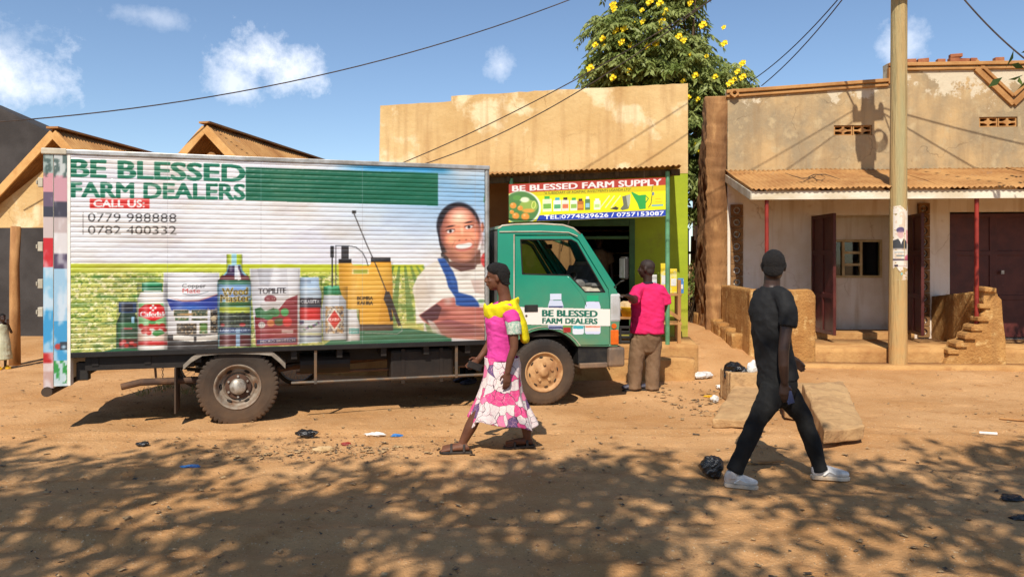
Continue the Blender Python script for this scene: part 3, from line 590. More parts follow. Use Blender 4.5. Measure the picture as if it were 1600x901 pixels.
# ---------------------------------------------------------------- printed artwork painted sample by sample
_txt = {}
def text_tris(body, bold):
    key = (body, bold)
    if key not in _txt:
        cu = bpy.data.curves.new('t', 'FONT'); cu.body = body; cu.resolution_u = 3
        o = bpy.data.objects.new('t', cu); C.objects.link(o); bpy.context.view_layer.update()
        me = o.to_mesh(); me.calc_loop_triangles()
        V = np.array([v.co[:2] for v in me.vertices]); T_ = np.array([t.vertices[:] for t in me.loop_triangles])
        o.to_mesh_clear(); bpy.data.objects.remove(o); bpy.data.curves.remove(cu)
        V = (V-V.min(0))/(V.max(0)-V.min(0)); _txt[key] = (V, T_)
    return _txt[key]
class Art:
    def __init__(s, a0, a1, b0, b1, cell, fwd, inv, base=None, ss=2):
        s.a0, s.a1, s.b0, s.b1, s.inv, s.ss = a0, a1, b0, b1, inv, ss
        s.nx, s.nz = int(round((a1-a0)/cell)), int(round((b1-b0)/cell)); s.W, s.H = s.nx*ss, s.nz*ss
        A = a0+(np.arange(s.W)+.5)/s.W*(a1-a0); B = b0+(np.arange(s.H)+.5)/s.H*(b1-b0)
        AA, BB = np.meshgrid(A, B); s.U, s.V = fwd(AA, BB)
        s.c = np.zeros((s.H, s.W, 3)); s.al = np.zeros((s.H, s.W))
        if base is not None: s.c[:] = base; s.al[:] = 1
    def ix(s, px, py):
        a, b = s.inv(px, py); return (a-s.a0)/(s.a1-s.a0)*s.W, (b-s.b0)/(s.b1-s.b0)*s.H
    def win(s, pts):
        q = np.array([s.ix(*p) for p in pts]); x0, y0 = np.floor(q.min(0)).astype(int)-1; x1, y1 = np.ceil(q.max(0)).astype(int)+2
        return slice(max(0, y0), max(0, min(s.H, y1))), slice(max(0, x0), max(0, min(s.W, x1)))
    def blend(s, w, m, col):
        if callable(col): col = col(s.U[w], s.V[w])
        col = np.asarray(col, float); m = np.clip(m, 0, 1)
        s.c[w] = s.c[w]*(1-m[..., None])+col*m[..., None]; s.al[w] = np.maximum(s.al[w], m)
    def poly(s, pts, col, al=1.0):
        w = s.win(pts); U, V = s.U[w], s.V[w]; ins = np.zeros(U.shape, bool); n = len(pts)
        for i in range(n):
            (x0, y0), (x1, y1) = pts[i], pts[(i+1) % n]
            if y0 == y1: continue
            ins ^= ((y0 > V) != (y1 > V)) & (U < (x1-x0)*(V-y0)/(y1-y0)+x0)
        s.blend(w, ins*al, col)
    def rect(s, x0, y0, x1, y1, col, al=1.0, k=0): s.poly([(x0,y0),(x1,y0+k*(x1-x0)),(x1,y1+k*(x1-x0)),(x0,y1)], col, al)
    def ell(s, cx, cy, rx, ry, col, al=1.0, soft=.08, rot=0):
        r = max(rx, ry)*1.05; w = s.win([(cx-r,cy-r),(cx+r,cy-r),(cx+r,cy+r),(cx-r,cy+r)]); U, V = s.U[w]-cx, s.V[w]-cy
        ca, sa = math.cos(R(rot)), math.sin(R(rot)); d = np.sqrt(((U*ca+V*sa)/rx)**2+((V*ca-U*sa)/ry)**2)
        s.blend(w, np.clip((1-d)/soft, 0, 1)*al, col)
    def line(s, pts, wd, col, al=1.0):
        for (x0, y0), (x1, y1) in zip(pts[:-1], pts[1:]):
            w = s.win([(min(x0,x1)-wd, min(y0,y1)-wd), (max(x0,x1)+wd, max(y0,y1)+wd)]); U, V = s.U[w], s.V[w]
            L = max(1e-6, (x1-x0)**2+(y1-y0)**2); t = np.clip(((U-x0)*(x1-x0)+(V-y0)*(y1-y0))/L, 0, 1)
            s.blend(w, (np.hypot(U-x0-t*(x1-x0), V-y0-t*(y1-y0)) < wd/2)*al, col)
    def text(s, body, x0, y0, x1, y1, col, bold=.02, k=0, k2=None, al=1.0):     # box in pixels, k slope of the top edge, k2 of the lower
        k2 = k if k2 is None else k2; V, T_ = text_tris(body, 0); wx = x1-x0
        X = x0+V[:, 0]*wx; yt = y0+k*(X-x0); yb = y1+k2*(X-x0); Y = yb+(yt-yb)*V[:, 1]
        I, J = s.ix(X, Y); m = np.zeros((s.H, s.W), bool)
        for t in T_:
            ax, ay, bx, by, cx, cy = I[t[0]], J[t[0]], I[t[1]], J[t[1]], I[t[2]], J[t[2]]
            x_0, x_1 = int(max(0, min(ax,bx,cx)-1)), int(min(s.W, max(ax,bx,cx)+2)); y_0, y_1 = int(max(0, min(ay,by,cy)-1)), int(min(s.H, max(ay,by,cy)+2))
            if x_1 <= x_0 or y_1 <= y_0: continue
            gx_ = np.arange(x_0, x_1)[None]+.5; gy_ = np.arange(y_0, y_1)[:, None]+.5
            e = (bx-ax)*(cy-ay)-(by-ay)*(cx-ax)
            if abs(e) < 1e-9: continue
            w0 = ((bx-gx_)*(cy-gy_)-(by-gy_)*(cx-gx_))/e; w1 = ((cx-gx_)*(ay-gy_)-(cy-gy_)*(ax-gx_))/e
            m[y_0:y_1, x_0:x_1] |= (w0 >= 0) & (w1 >= 0) & (w0+w1 <= 1)
        r_ = bold/.72*abs(J.max()-J.min()); ry = r_*.55; m0 = m.copy()
        for dx in range(-int(r_+.5), int(r_+.5)+1):
            for dy in range(-int(ry+.5), int(ry+.5)+1):
                if (dx or dy) and (dx/max(r_,.5))**2+(dy/max(ry,.5))**2 <= 1.3: m |= np.roll(np.roll(m0, dx, 1), dy, 0)
        s.blend((slice(None), slice(None)), m*al, col)
    def down(s):
        c = s.c.reshape(s.nz, s.ss, s.nx, s.ss, 3).mean((1, 3)); a = s.al.reshape(s.nz, s.ss, s.nx, s.ss).mean((1, 3)); return c, a
    def mesh(s, name, pos, mask=False, dim=1.0):                                   # pos(a,b)->xyz arrays
        c, al = s.down(); A, B = np.meshgrid(np.linspace(s.a0, s.a1, s.nx), np.linspace(s.b0, s.b1, s.nz))
        V = np.stack(pos(A, B), -1).reshape(-1, 3); i = np.arange(s.nx*s.nz).reshape(s.nz, s.nx)
        q = np.stack([i[:-1,:-1], i[:-1,1:], i[1:,1:], i[1:,:-1]], -1).reshape(-1, 4)
        if mask: q = q[(al.ravel()[q] > .45).min(1)]
        me = mesh_np(name, V, q); smooth(me)
        lin = np.where(c/255 <= .04045, c/255/12.92, ((c/255+.055)/1.055)**2.4)*dim
        if mask:
            bad = al < .3; lin = lin/np.maximum(al, .3)[..., None]
        ca = me.color_attributes.new('Col', 'FLOAT_COLOR', 'POINT'); ca.data.foreach_set('color', np.concatenate([lin.reshape(-1, 3), np.ones((lin[..., 0].size, 1))], 1).astype(np.float32).ravel())
        return me

# ---------------------------------------------------------------- the truck
TO = Vector((-4.314, 7.17, 0)); TU = Vector((4.06, 1.2, 0)).normalized(); TV = Vector((-TU.y, TU.x, 0)); TA = math.atan2(TU.y, TU.x)
def T(px, py, off=0.0):                                  # pixel -> (along, height) on the near side of the truck
    O = TO+TV*off; return onplane(px, py, (O.x, O.y), (TU.x, TU.y))
def tfwd(A, B):
    X = TO.x+TU.x*A; Y = TO.y+TU.y*A; return HX+F*X/Y, HY-(B-CAMZ)*F/Y
truck = thing('box_truck', 'green cab box truck wrapped in printed farm product advertising', 'truck', (TO.x, TO.y, 0), TA, local=True)
BL = 4.234; Z0, Z1 = .785, 2.735; BWD = 1.85
art = Art(.03, BL-.06, Z0+.005, Z1-.02, .0061, tfwd, T, (238, 238, 242))
g = (8, 118, 90); dk = (45, 45, 50)
W_ = (slice(None), slice(None)); full = np.ones(art.U.shape)
art.blend(W_, np.clip((fbm(art.U/70, art.V/25, 3)-.42)*2.2, 0, .5), (214, 214, 232))
# sky on the right, clouded
kx = np.clip((art.U-470)/230, 0, 1); ky = np.clip((400-art.V)/120, 0, 1)
art.blend(W_, kx*ky*.95*np.clip(.55+fbm(art.U/60, art.V/30, 3), 0, 1), (122, 184, 232))
art.blend(W_, np.clip(1-np.abs(art.V-(258+(art.U-400)*.025))/11, 0, 1)*np.clip((art.U-520)/60, 0, 1)*np.clip((712-art.U)/18, 0, 1), (34, 150, 214))
art.blend(W_, np.clip((art.U-690)/30, 0, 1)*np.clip((300-art.V)/40, 0, 1)*.8, (240, 243, 248))
# field
top_ = 411+(art.U-112)*.004; fm = (art.V > top_)*(art.U < 662)
n1 = fbm(art.U/14, art.V/4, 4); n2 = fbm(art.U/5+40, art.V/3.2, 3); n3 = fbm(art.U/30, art.V/9+11, 3)
fc = np.array((206, 212, 96.))[None, None]*np.ones(art.U.shape+(1,)); dep = np.clip((art.V-top_)/120, 0, 1)
fc = fc*(1-dep[..., None]*.45)+np.array((226, 222, 150.))*dep[..., None]*.45
def mixin(fc, m, c): m = np.clip(m, 0, 1)[..., None]; return fc*(1-m)+np.array(c, float)*m
fc = mixin(fc, (n1-.5)*5*(dep > .12), (120, 152, 50)); fc = mixin(fc, (n2-.54)*6*(dep > .1), (248, 242, 186)); fc = mixin(fc, (n3-.55)*5*dep, (92, 130, 58)); n4 = fbm(art.U/2.2+9, art.V/1.6, 2); fc = mixin(fc, (n4-.6)*5*(dep > .1), (84, 118, 44)); fc = mixin(fc, (.16-dep)*9*np.ones_like(n1), (196, 206, 48))
art.blend(W_, fm*1.0, fc)
for x, y, w in ((165, 463, 42), (215, 462, 24), (152, 432, 26)): art.ell(x, y, w/2, 3.2, (70, 140, 66), .7, .6)
# crop rows right of the sprayer
for k in range(7):
    x0 = 604+k*9; x1 = 540+k*32
    art.poly([(x0, 415), (x0+3.5, 415), (x1+15, 522), (x1, 522)], (88, 130, 62), .75)
art.ell(640, 512, 26, 14, (214, 216, 110), .8, .6)
art.poly([(495,546),(520,528),(560,516),(612,512),(640,512),(705,525),(705,545)], (16, 96, 70)); art.poly([(158,549),(186,542),(215,540),(265,541),(265,552),(158,552)], (24, 104, 72))
# lettering
art.text('BE BLESSED', 113, 249, 382, 276.5, g, .05, .0345, .029); art.text('FARM DEALERS', 113, 285, 382, 308, g, .045, .012, .016)
art.poly([(384,261.5),(684,271),(684,321.5),(384,313.5)], (6, 104, 76)); art.rect(141, 310, 234, 326, (224, 52, 48), 1, .004); art.text('CALL US:', 147, 312.5, 226, 323.5, (250,250,250), .05, .006)
art.text('0779 988888', 138, 332.5, 276, 346.5, dk, .012, .01); art.text('0782 400332', 138, 352.5, 276, 366.0, dk, .012, .005); art.line([(130.5,332),(130.5,366)], 1, dk, .7)
# dark bottle
art.rect(185.5, 471, 214, 488, (34, 62, 104)); art.rect(190, 474, 208, 486, (36, 40, 52)); art.poly([(189,488),(211,488),(217,503),(217,544),(182,545),(182,505)], (30, 58, 44)); art.rect(183, 503, 216, 545, (44, 120, 70), .85)
art.rect(189, 512, 214, 526, (30, 66, 52)); art.rect(194, 511, 207, 514, (150, 66, 70)); art.rect(186, 528, 217, 543, (60, 24, 22))
for x, y in ((190,536),(198,539),(206,535),(212,538),(194,533)): art.ell(x, y, 4.5, 3.6, (190, 34, 36), 1, .3)
art.rect(206, 494, 210, 504, (150, 200, 226))
# tomato feed bottle
art.poly([(220,456),(256,456),(261,468),(262,545),(215,546),(215,468)], (244, 240, 236)); art.rect(222, 441.5, 254, 454, (10, 112, 70)); art.ell(238, 442.5, 15, 2.6, (60, 160, 110)); art.rect(225, 453, 252, 457, (210, 226, 214))
art.poly([(217,473),(260,473),(260,512),(217,512)], (96, 190, 96), .7); art.poly([(227,474.5),(250,474.5),(260.5,482),(260.5,493),(240,501.5),(217,493),(217,482)], (222, 26, 30)); art.text('Cafedak', 219.5, 486, 259.5, 494.5, (252,250,248), .035)
for dx, dy in ((0,-3.6),(-3.6,0),(3.6,0),(0,3.6)): art.ell(239.5+dx, 480.5+dy, 2.0, 2.0, (252,250,248), 1, .2)
for x, y, r in ((221,509,5),(229,512,6),(237,508,5.5),(245,510,6),(254,509,6),(225,517,5),(233,519,5),(258,515,4)): art.ell(x, y, r, r*.9, (206, 34, 34), 1, .25)
art.ell(248, 520, 10, 5.2, (52, 140, 66)); art.ell(238, 503, 6, 3, (60,150,80)); art.poly([(216,519),(239,527),(261,519),(261,531),(216,531)], (240, 214, 200)); art.rect(216, 532, 262, 538.5, (208, 32, 36))
# copper bag
art.poly([(256,425.5),(343,425.5),(341,545),(263,545),(262,510),(255,470)], (222, 222, 228)); art.poly([(262,430),(300,427),(318,440),(280,470),(262,465)], (244,244,248), .8)
art.text('Copper', 285, 443, 322, 451.5, (60,60,66), .006, -.01); art.text('Mate', 285.5, 450, 313, 457.2, (206, 52, 50), .02); art.line([(286,458),(298,461),(310,460),(326,455)], 1, (120,130,140))
art.poly([(260,466),(285,470.5),(305,470),(325,465),(341,459),(341,483),(268,484)], (38, 62, 158)); art.poly([(262,463),(285,468),(310,468),(341,458),(341,460),(310,471),(285,471)], (200,120,110), .6); art.ell(300, 480, 34, 7, (60, 120, 200), .7, .8)
for x0, y0, x1, y1, c in ((271,483,296,494,(52,66,44)),(299,483,325,494,(60,74,52)),(273,495,296,501,(46,92,48)),(299,496,325,501,(70,84,54)),(276,504,308,522,(54,50,46)),(311,503,325,521,(66,98,52)),(328,483,341,520,(36,34,34))): art.rect(x0, y0, x1, y1, (226,222,214)); art.rect(x0+.8, y0+.8, x1-.8, y1-.8, c)
w = art.win([(271,483),(341,522)]); art.blend(w, ((fbm(art.U[w]/2.2, art.V[w]/2.2, 2) > .62) & (art.c[w].sum(-1) < 300))*.8, (186, 160, 122)); art.ell(318, 511, 5.5, 6.5, (86, 136, 60)); art.ell(334, 497, 5, 4, (214,196,160)); art.rect(281, 489, 300, 492, (200,160,110))
art.poly([(262,522),(341,522),(341,546),(262,546)], (40, 40, 46)); art.poly([(271,522),(303,525),(303,533),(271,530)], (230,228,222)); art.poly([(307,525),(341,522),(341,530),(307,533)], (230,228,222))
# herbicide bottle
art.rect(354.5, 397, 378, 413, (186, 206, 44)); art.rect(362, 396, 370, 413, (150, 206, 220)); art.poly([(357,413),(376,413),(379,422),(391,436),(392.5,442),(392.5,540),(341,541),(339.5,441),(343,435),(354,424)], (126, 178, 196))
art.poly([(358,415),(375,415),(377,424),(388,436),(346,436),(355,426)], (58, 40, 84)); art.poly([(346,430),(388,430),(391,437),(342,437)], (104, 32, 44)); art.rect(341, 437, 392, 444, (34, 110, 84)); art.rect(342, 444, 392, 478, (140, 186, 224)); art.ell(366, 458, 28, 14, (120, 150, 214), .8, .5)
art.poly([(343,471),(392,468),(392,478),(343,479)], (58, 104, 62)); art.text('Weed', 347.5, 450, 387, 461.5, (226, 190, 60), .06, -.04); art.text('Master', 345, 460, 391, 472, (226, 190, 60), .06, -.03); art.text('Weed', 347.5, 450, 387, 461.5, (40, 30, 20), .015, -.04); art.text('Master', 345, 460, 391, 472, (40, 30, 20), .015, -.03)
art.rect(343, 479, 391, 488, (176, 188, 56)); art.rect(343, 488, 391, 511, (46, 56, 50)); w = art.win([(343,488),(391,511)]); art.blend(w, (fbm(art.U[w]/2.5, art.V[w]/2.5, 2) > .6)*.7, (96, 112, 84)); art.ell(348,507,3.4,2.6,(170,36,44)); art.ell(379,506.5,5,2.8,(180,40,48))
art.rect(342, 511, 392, 519.5, (40, 66, 120)); art.text('LABORATORY', 344, 513, 391, 517.5, (190,206,232), .02); art.rect(343, 522, 392, 540, (82, 26, 36)); art.rect(367, 414, 372, 436, (226,236,244), .9); art.rect(369, 512, 375, 540, (130, 164, 200))
art.poly([(371,419),(374,422),(377,436),(372,438)], (250,250,252), .85)
# topilite bag
art.poly([(390,419),(469,418),(467,538),(400,540),(394,470)], (214, 214, 220)); art.poly([(402,420),(428,419),(420,448),(406,445)], (176,178,188), .7); art.poly([(448,420),(466,420),(464,500),(452,470)], (236,236,240), .8); art.ell(430, 432, 10, 22, (244,244,247), .7, .8)
art.text('TOPILITE', 404, 450, 447, 459, (52, 46, 52), .04, -.03)
art.poly([(465,460),(465,538),(400,540),(398,493),(420,499),(437,481),(448,467)], (138, 32, 48)); art.ell(422.5, 467, 10, 7, (120, 30, 44), 1, .1); art.rect(411, 470.5, 434, 475, (216,216,222)); art.text('75% WP', 416, 465, 430, 468.5, (240,220,220), .01)
for a in ((407,476,438,477.5),(410,479,434,480.2)): art.rect(*a, (130,126,130), .7)
for x, y, rx, ry, c in ((409,490,10,7,(44,106,62)),(419,492,9,8,(52,120,66)),(430,488,8,7,(48,128,70)),(445,487,7,7,(60,160,84)),(409,507,6,5.5,(206,202,198)),(423,504,6.5,6,(200,112,64)),(436,502,8,7,(74,84,46)),(449,502,8,8.5,(214,40,46))): art.ell(x, y, rx, ry, c, 1, .2)
art.poly([(398,482),(408,479),(414,486),(428,480),(432,492),(400,496)], (40, 104, 58)); art.text('125', 405, 504.5, 413, 508.5, (90,80,84), .02); art.rect(440, 514.5, 458, 520, (230, 210, 214), .8); art.rect(406,514,426,516,(176,90,100),.7); art.rect(406,520,430,521.5,(176,90,100),.6); art.rect(446,472,460,474,(170,80,90),.7)
art.poly([(401,530),(463,526),(463,534),(401,537)], (52, 44, 96)); art.text('MICRO BIOTECH', 407, 531, 461, 535, (232,230,240), .03, -.05)
# pale jug with red band
art.poly([(469,433),(498,433),(499,448),(502,457),(503,533),(467,536)], (176, 202, 228)); art.rect(470, 449, 497, 452, (208,226,240)); art.rect(469, 437, 486, 442, (120,140,170), .6); art.rect(468, 465, 502, 480, (30, 34, 56)); art.text('CELABETA', 470, 468, 499, 473.5, (226,230,240), .03); art.rect(468, 480, 501, 499, (218, 30, 36)); art.rect(468, 499, 502, 517, (206, 216, 232))
for k in range(12): art.ell(470+(k*13.7) % 30, 502+(k*7.3) % 13, 3, 2, [(44,60,110),(60,110,80),(90,50,110)][k % 3], .9, .3, 30*k)
art.rect(468, 519, 502, 523, (204, 212, 170)); art.rect(468, 524, 502, 526, (36,44,90))
# kaba bottle
art.poly([(506,461),(535,461),(541,470),(543.5,480),(543,530),(505,531),(503,480)], (206, 220, 238)); art.rect(505.5, 447, 535.5, 460, (18, 128, 78)); art.ell(520.5, 448, 14.5, 2.6, (70, 176, 124))
for x in (509,514,519,524,529): art.rect(x, 450, x+1.4, 459, (12,100,62), .6)
art.rect(508.5, 478, 536.5, 520, (214, 206, 190)); w = art.win([(509,479),(536,519)]); nn = fbm(art.U[w]/3, art.V[w]/3, 2); art.blend(w, (nn > .58)*.9, (70, 60, 70)); art.blend(w, (nn < .4)*.8, (190, 130, 60))
art.poly([(522.5,480),(535.5,499),(522.5,518),(509.5,499)], (236,230,220)); art.poly([(522.5,484),(533,499),(522.5,513),(512,499)], (214, 44, 40)); art.text('KABA', 514.5, 496.2, 530.5, 501, (250,240,236), .03)
art.poly([(541,483),(557,483),(558,495),(562,506),(562,531),(541,532),(541,500)], (228, 232, 240)); art.rect(545, 512, 561, 521, (60, 168, 172)); art.text('POISE', 547, 515.5, 559, 519, (240,250,250), .02)
# knapsack sprayer
art.poly([(529,410),(549,410),(552,415),(578,415),(580,408),(611,408),(613,440),(614,508),(562,508),(560,482),(541,482),(541,470),(534,461),(530,448)], (242, 176, 52)); art.poly([(560,420),(608,412),(610,440),(575,470),(555,450)], (250, 196, 80), .6); art.poly([(600,440),(613,440),(614,508),(590,508)], (222,150,36), .6)
art.rect(550, 420, 576, 428, (250,220,140)); art.rect(552, 421, 574, 427, (170, 176, 60)); art.rect(529, 404, 549, 411, (36,34,36)); art.rect(533, 384, 545, 405, (56,54,58)); art.rect(579, 402, 610, 409, (40,36,36)); art.rect(562, 506, 614, 516, (52, 42, 44))
art.line([(519,385),(519,447)], 2.4, (44,44,48)); art.rect(516, 384, 521.5, 402, (34,34,38)); art.line([(524.5,384),(524.5,446)], 1.5, (60,60,64)); art.line([(524,384),(545,384),(556,386),(566,394),(572,405),(575,415)], 1.4, (40,40,44)); art.line([(553,334),(572,380),(589,418),(604,456)], 1.7, (54,48,46)); art.rect(550,329,556,334,(50,48,48))
art.poly([(602,455),(608,455),(612,466),(625,502),(627,508),(622,509),(611,480),(614,500),(610,502),(605,480),(599,467)], (50, 44, 46)); art.line([(627,508),(628,516),(620,521),(570,519)], 1.2, (120,150,150)); art.text('BOMBA', 558, 462.5, 582.5, 468.3, (52,40,20), .05); art.text('KALIBA', 558.5, 470, 582.5, 475.8, (52,40,20), .05)
# portrait of a smiling farmer in overalls
sk = (186, 118, 90); skd = (116, 66, 54)
art.poly([(757,300),(772,292),(780,292),(780,412),(768,412),(764,380),(768,350),(764,326),(755,315)], (70, 150, 84), .85); w = art.win([(752,292),(780,400)]); art.blend(w, (fbm(art.U[w]/5, art.V[w]/5, 3) > .55)*(art.U[w] > 762)*.7, (150, 196, 100))
art.poly([(652,432),(668,414),(690,405),(712,404),(750,410),(778,425),(782,440),(782,500),(650,505),(648,470),(644,450)], (240, 234, 224)); art.poly([(650,440),(664,430),(674,470),(656,492),(648,470)], (220,208,194), .7); art.poly([(700,408),(745,412),(742,420),(720,424),(700,414)], (96, 60, 56))
art.ell(716, 353, 35.5, 38.5, (30, 27, 36)); art.poly([(682,352),(692,350),(702,412),(692,402),(686,380)], (34,30,38)); art.poly([(692,395),(750,390),(751,412),(735,414),(706,408)], (104, 62, 54)); art.ell(690.5, 398, 2, 4, (40,36,44))
art.ell(719.5, 365, 32.5, 45, skd, 1, .12, -6); art.ell(721, 364.5, 29.5, 42, sk, 1, .5, -6); art.ell(717, 338, 23, 15, (232, 190, 168), .85, 1.0, -8); art.ell(703, 374, 11, 11, (226, 146, 108), .85, 1.0); art.ell(741, 369, 10, 11, (214, 130, 98), .85, 1.0); art.ell(751, 364, 5, 32, (122, 68, 54), .7, .8, -6); art.ell(689, 368, 4, 28, (116,68,58), .6, .8, -6); art.ell(727, 402, 14, 7, (196, 128, 100), .7, 1.0); art.ell(700, 396, 9, 9, (120,70,58), .6, 1.0)
for x, y in ((703.5,361.5),(732.5,355)):
    art.ell(x, y-8, 10.5, 2.0, (58, 36, 34), .9, .6, -12); art.ell(x, y, 9.5, 5.4, (112, 66, 56), .8, .8, -10); art.ell(x, y, 6.4, 2.9, (222, 210, 206), 1, .35, -10); art.ell(x, y-.2, 2.9, 2.8, (30, 22, 24), 1, .35); art.line([(x-7,y-1.2),(x,y-3.4),(x+7,y-3.2)], 1.1, (40,26,26))
art.ell(722, 371, 8.5, 6, (196, 116, 84), .9, .8); art.ell(721.5, 360, 3.6, 11, (220,158,128), .8, 1.0, -5); art.ell(717.5, 375.5, 2.2, 1.3, (84,44,38), .9, .6); art.ell(728, 374.5, 2.2, 1.3, (84,44,38), .9, .6); art.line([(711,376),(706,384),(706,390)], 1.2, (126,72,58), .7); art.line([(735,372),(741,378),(743,384)], 1.2, (126,72,58), .7)
art.ell(724.5, 385.5, 16.5, 7.6, (150, 74, 70), 1, .25, -9); art.ell(724.5, 383.6, 13.8, 4.9, (250, 246, 242), 1, .15, -9); art.ell(723.5, 378.6, 15, 3.4, (176, 104, 82), .95, .5, -9)
art.ell(753.5, 355, 3, 9, (160, 98, 76), 1, .3)
art.poly([(683,404),(694,403),(708,424),(714,440),(716,456),(738,462),(747,472),(749,479),(722,478),(712,476),(711,464),(700,448),(696,432)], (40, 78, 148)); art.poly([(735,437),(758,437),(758,460),(742,457)], (206,178,166), .8)
art.poly([(654,492),(672,480),(692,466),(710,464),(712,477),(748,479),(780,480),(780,532),(700,527),(676,512),(660,500)], (190, 112, 98)); art.poly([(655,492),(682,474),(690,480),(684,498),(668,504)], (70, 44, 52), .8); art.ell(735, 498, 40, 14, (206, 130, 116), .7, .9); art.poly([(672,506),(700,498),(752,510),(760,524),(690,524)], (128, 74, 84), .6)
art.poly([(667,498),(678,503),(690,521),(676,519)], (214,220,214), .7); art.ell(762, 406, 12, 14, (218, 46, 52), 1, .15); art.ell(760, 399, 5, 3.5, (240,120,110), .8, .6); art.ell(766, 404, 4, 4, (190,170,100), .9, .4); art.ell(752, 470, 8, 4, (90,150,90), .8, .5)
_w = art.win([(680,310),(762,415)]); _m = (((art.U[_w]-720)/34)**2+((art.V[_w]-364)/47)**2 < 1) & (art.c[_w].sum(-1) > 170)
art.c[_w] = np.where(_m[..., None], np.minimum(252, art.c[_w]*1.34+8), art.c[_w])
art.blend(W_, np.clip((fbm(art.U/90+4, art.V/40, 4)-.45)*.9, 0, .22)+np.clip((art.V-500)/60, 0, .16), (176, 146, 108))   # road dust on the print
for _x in (262, 408, 566, 742): art.line([(_x, 245), (_x, 540)], .8, (170, 170, 176), .45)                                   # panel seams
def tone(x0, x1, y0, y1, edge=.34, hi=.3):                # studio lighting photographed on the printed packs
    w = art.win([(x0,y0),(x1,y1)]); t = (art.U[w]-x0)/(x1-x0)*2-1; m = (np.abs(t) < 1) & (art.V[w] > y0) & (art.V[w] < y1)
    k = 1-edge*np.abs(t)**3; h_ = hi*np.exp(-((t+.45)/.16)**2); c = art.c[w]; art.c[w] = np.where(m[..., None], np.clip(c*k[..., None]+(255-c)*h_[..., None], 0, 255), c)
for _b in ((183,216,471,545),(215,262,441,546),(354,379,397,424),(340,393,437,541),(468,503,433,536),(504,543,447,531),(541,562,483,532)): tone(*_b)
for _b in ((257,342,426,545),(392,468,419,539),(530,614,410,516)): tone(*_b, .16, .14)
def blur(w, n):
    c = art.c[w]
    for _ in range(n):
        p = np.pad(c, ((1,1),(1,1),(0,0)), 'edge'); c = (p[1:-1,1:-1]*2+p[:-2,1:-1]+p[2:,1:-1]+p[1:-1,:-2]+p[1:-1,2:])/6
    art.c[w] = c
for (cx, cy, rx, ry, c_, a_) in ((672,452,10,26,(206,196,186),.8),(726,430,14,10,(214,206,198),.8),(700,470,10,10,(214,204,194),.7),(756,450,10,26,(222,212,200),.7),(690,488,16,9,(96,58,56),.7),(722,512,30,8,(140,84,80),.7),(722,486,26,6,(222,150,128),.7),(690,420,8,10,(250,248,244),.8)): art.ell(cx, cy, rx, ry, c_, a_, 1.0)
art.poly([(683,404),(694,403),(708,424),(714,440),(716,456),(738,462),(747,472),(749,479),(722,478),(712,476),(711,464),(700,448),(696,432)], (44, 84, 156)); art.ell(706, 436, 4, 16, (80,124,190), .6, 1.0, -20)
blur(art.win([(640,305),(780,402)]), 3); blur(art.win([(640,402),(780,530)]), 7)
def rib(z):
    r = np.round((z-(Z0+.005))/.0061).astype(int) % 8; return np.array([0, 0, 0, 0, 0, .0008, .0062, .0050])[r]
def wpos(A, B): return A, rib(B)*(.55+.9*fbm(A*1.7, B*6, 2))-.002+(fbm(A*5, B*9, 3)-.5)*.008+(fbm(A*22, B*40, 2)-.5)*.0022, B
m_vinyl = MV('printed_vinyl', .42, .45, .15)
obj('printed_side_panel', art.mesh('wrap', wpos, dim=.74), m_vinyl, truck)
del art
# box body behind the print
mb = MB(); mb.box(.03, BL-.06, .014, .05, Z0, Z1-.02); mb.box(.03, BL-.06, BWD-.05, BWD, Z0, Z1-.02)
obj('box_wall', mb, m_white, truck)
obj('front_wall', MB().box(BL-.045, BL-.005, .06, BWD-.06, Z0, Z1-.02), m_white, truck)
obj('box_roof', MB().box(.0, BL, .02, BWD-.02, Z1-.015, Z1+.02), m_alu, truck, .01)
obj('roof_rail', MB().obox((-.01,.0,Z1-.0), (BL,.0,Z1), .03, .045), m_alu, truck, .006); obj('roof_rail', MB().obox((-.01,BWD,Z1), (BL,BWD,Z1), .03, .045), m_alu, truck, .006)
obj('floor_rail', MB().obox((.03,.005,Z0-.022), (BL,.005,Z0-.022), .03, .05), m_black, truck, .004)
obj('box_floor', MB().box(.03, BL-.02, .03, BWD-.03, Z0-.05, Z0-.005), m_dark, truck)
obj('corner_post', MB().tube([(BL-.03,.03,Z0-.03),(BL-.03,.03,Z1-.02)], .034, 12), m_alu, truck, sm=False)
for k in range(9): obj('cross_beam', MB().box(.2+k*.47, .26+k*.47, .05, BWD-.05, Z0-.14, Z0-.052), m_black, truck)
# printed rear frame and door edge
def strip(a0, a1, z0, z1, y, bands, name, parent, seed):
    ar = Art(a0, a1, z0, z1, .01, lambda A, B: (A, B), lambda x, y: (x, y), (230,228,230))
    for (b0, b1, c) in bands: ar.rect(a0-1, b0, a1+1, b1, c)
    n = fbm(ar.U*18+seed, ar.V*7, 3); n2 = fbm(ar.U*40+seed, ar.V*14+3, 3)
    ar.blend((slice(None), slice(None)), np.clip((n-.5)*3, 0, .55), (250,248,250))
    w = (slice(None), slice(None)); ar.blend(w, ((ar.V > 2.48) & (n2 > .5))*.8, (60, 84, 78)); ar.blend(w, ((ar.V < .72) & (ar.V > .5) & (n2 > .48) & (seed == 2))*.9, (44, 150, 60))
    if seed == 2: ar.ell((a0+a1)/2-.02, .855, .028, .033, (196,70,60), 1, .2); ar.rect((a0+a1)/2-.005, .82, a1, .90, (60,72,84)); ar.ell((a0+a1)/2+.025, .85, .018, .018, (170,200,220), 1, .2)
    return obj(name, ar.mesh(name, lambda A, B: (A, np.full(A.shape, y), B), dim=.74), m_vinyl, parent)
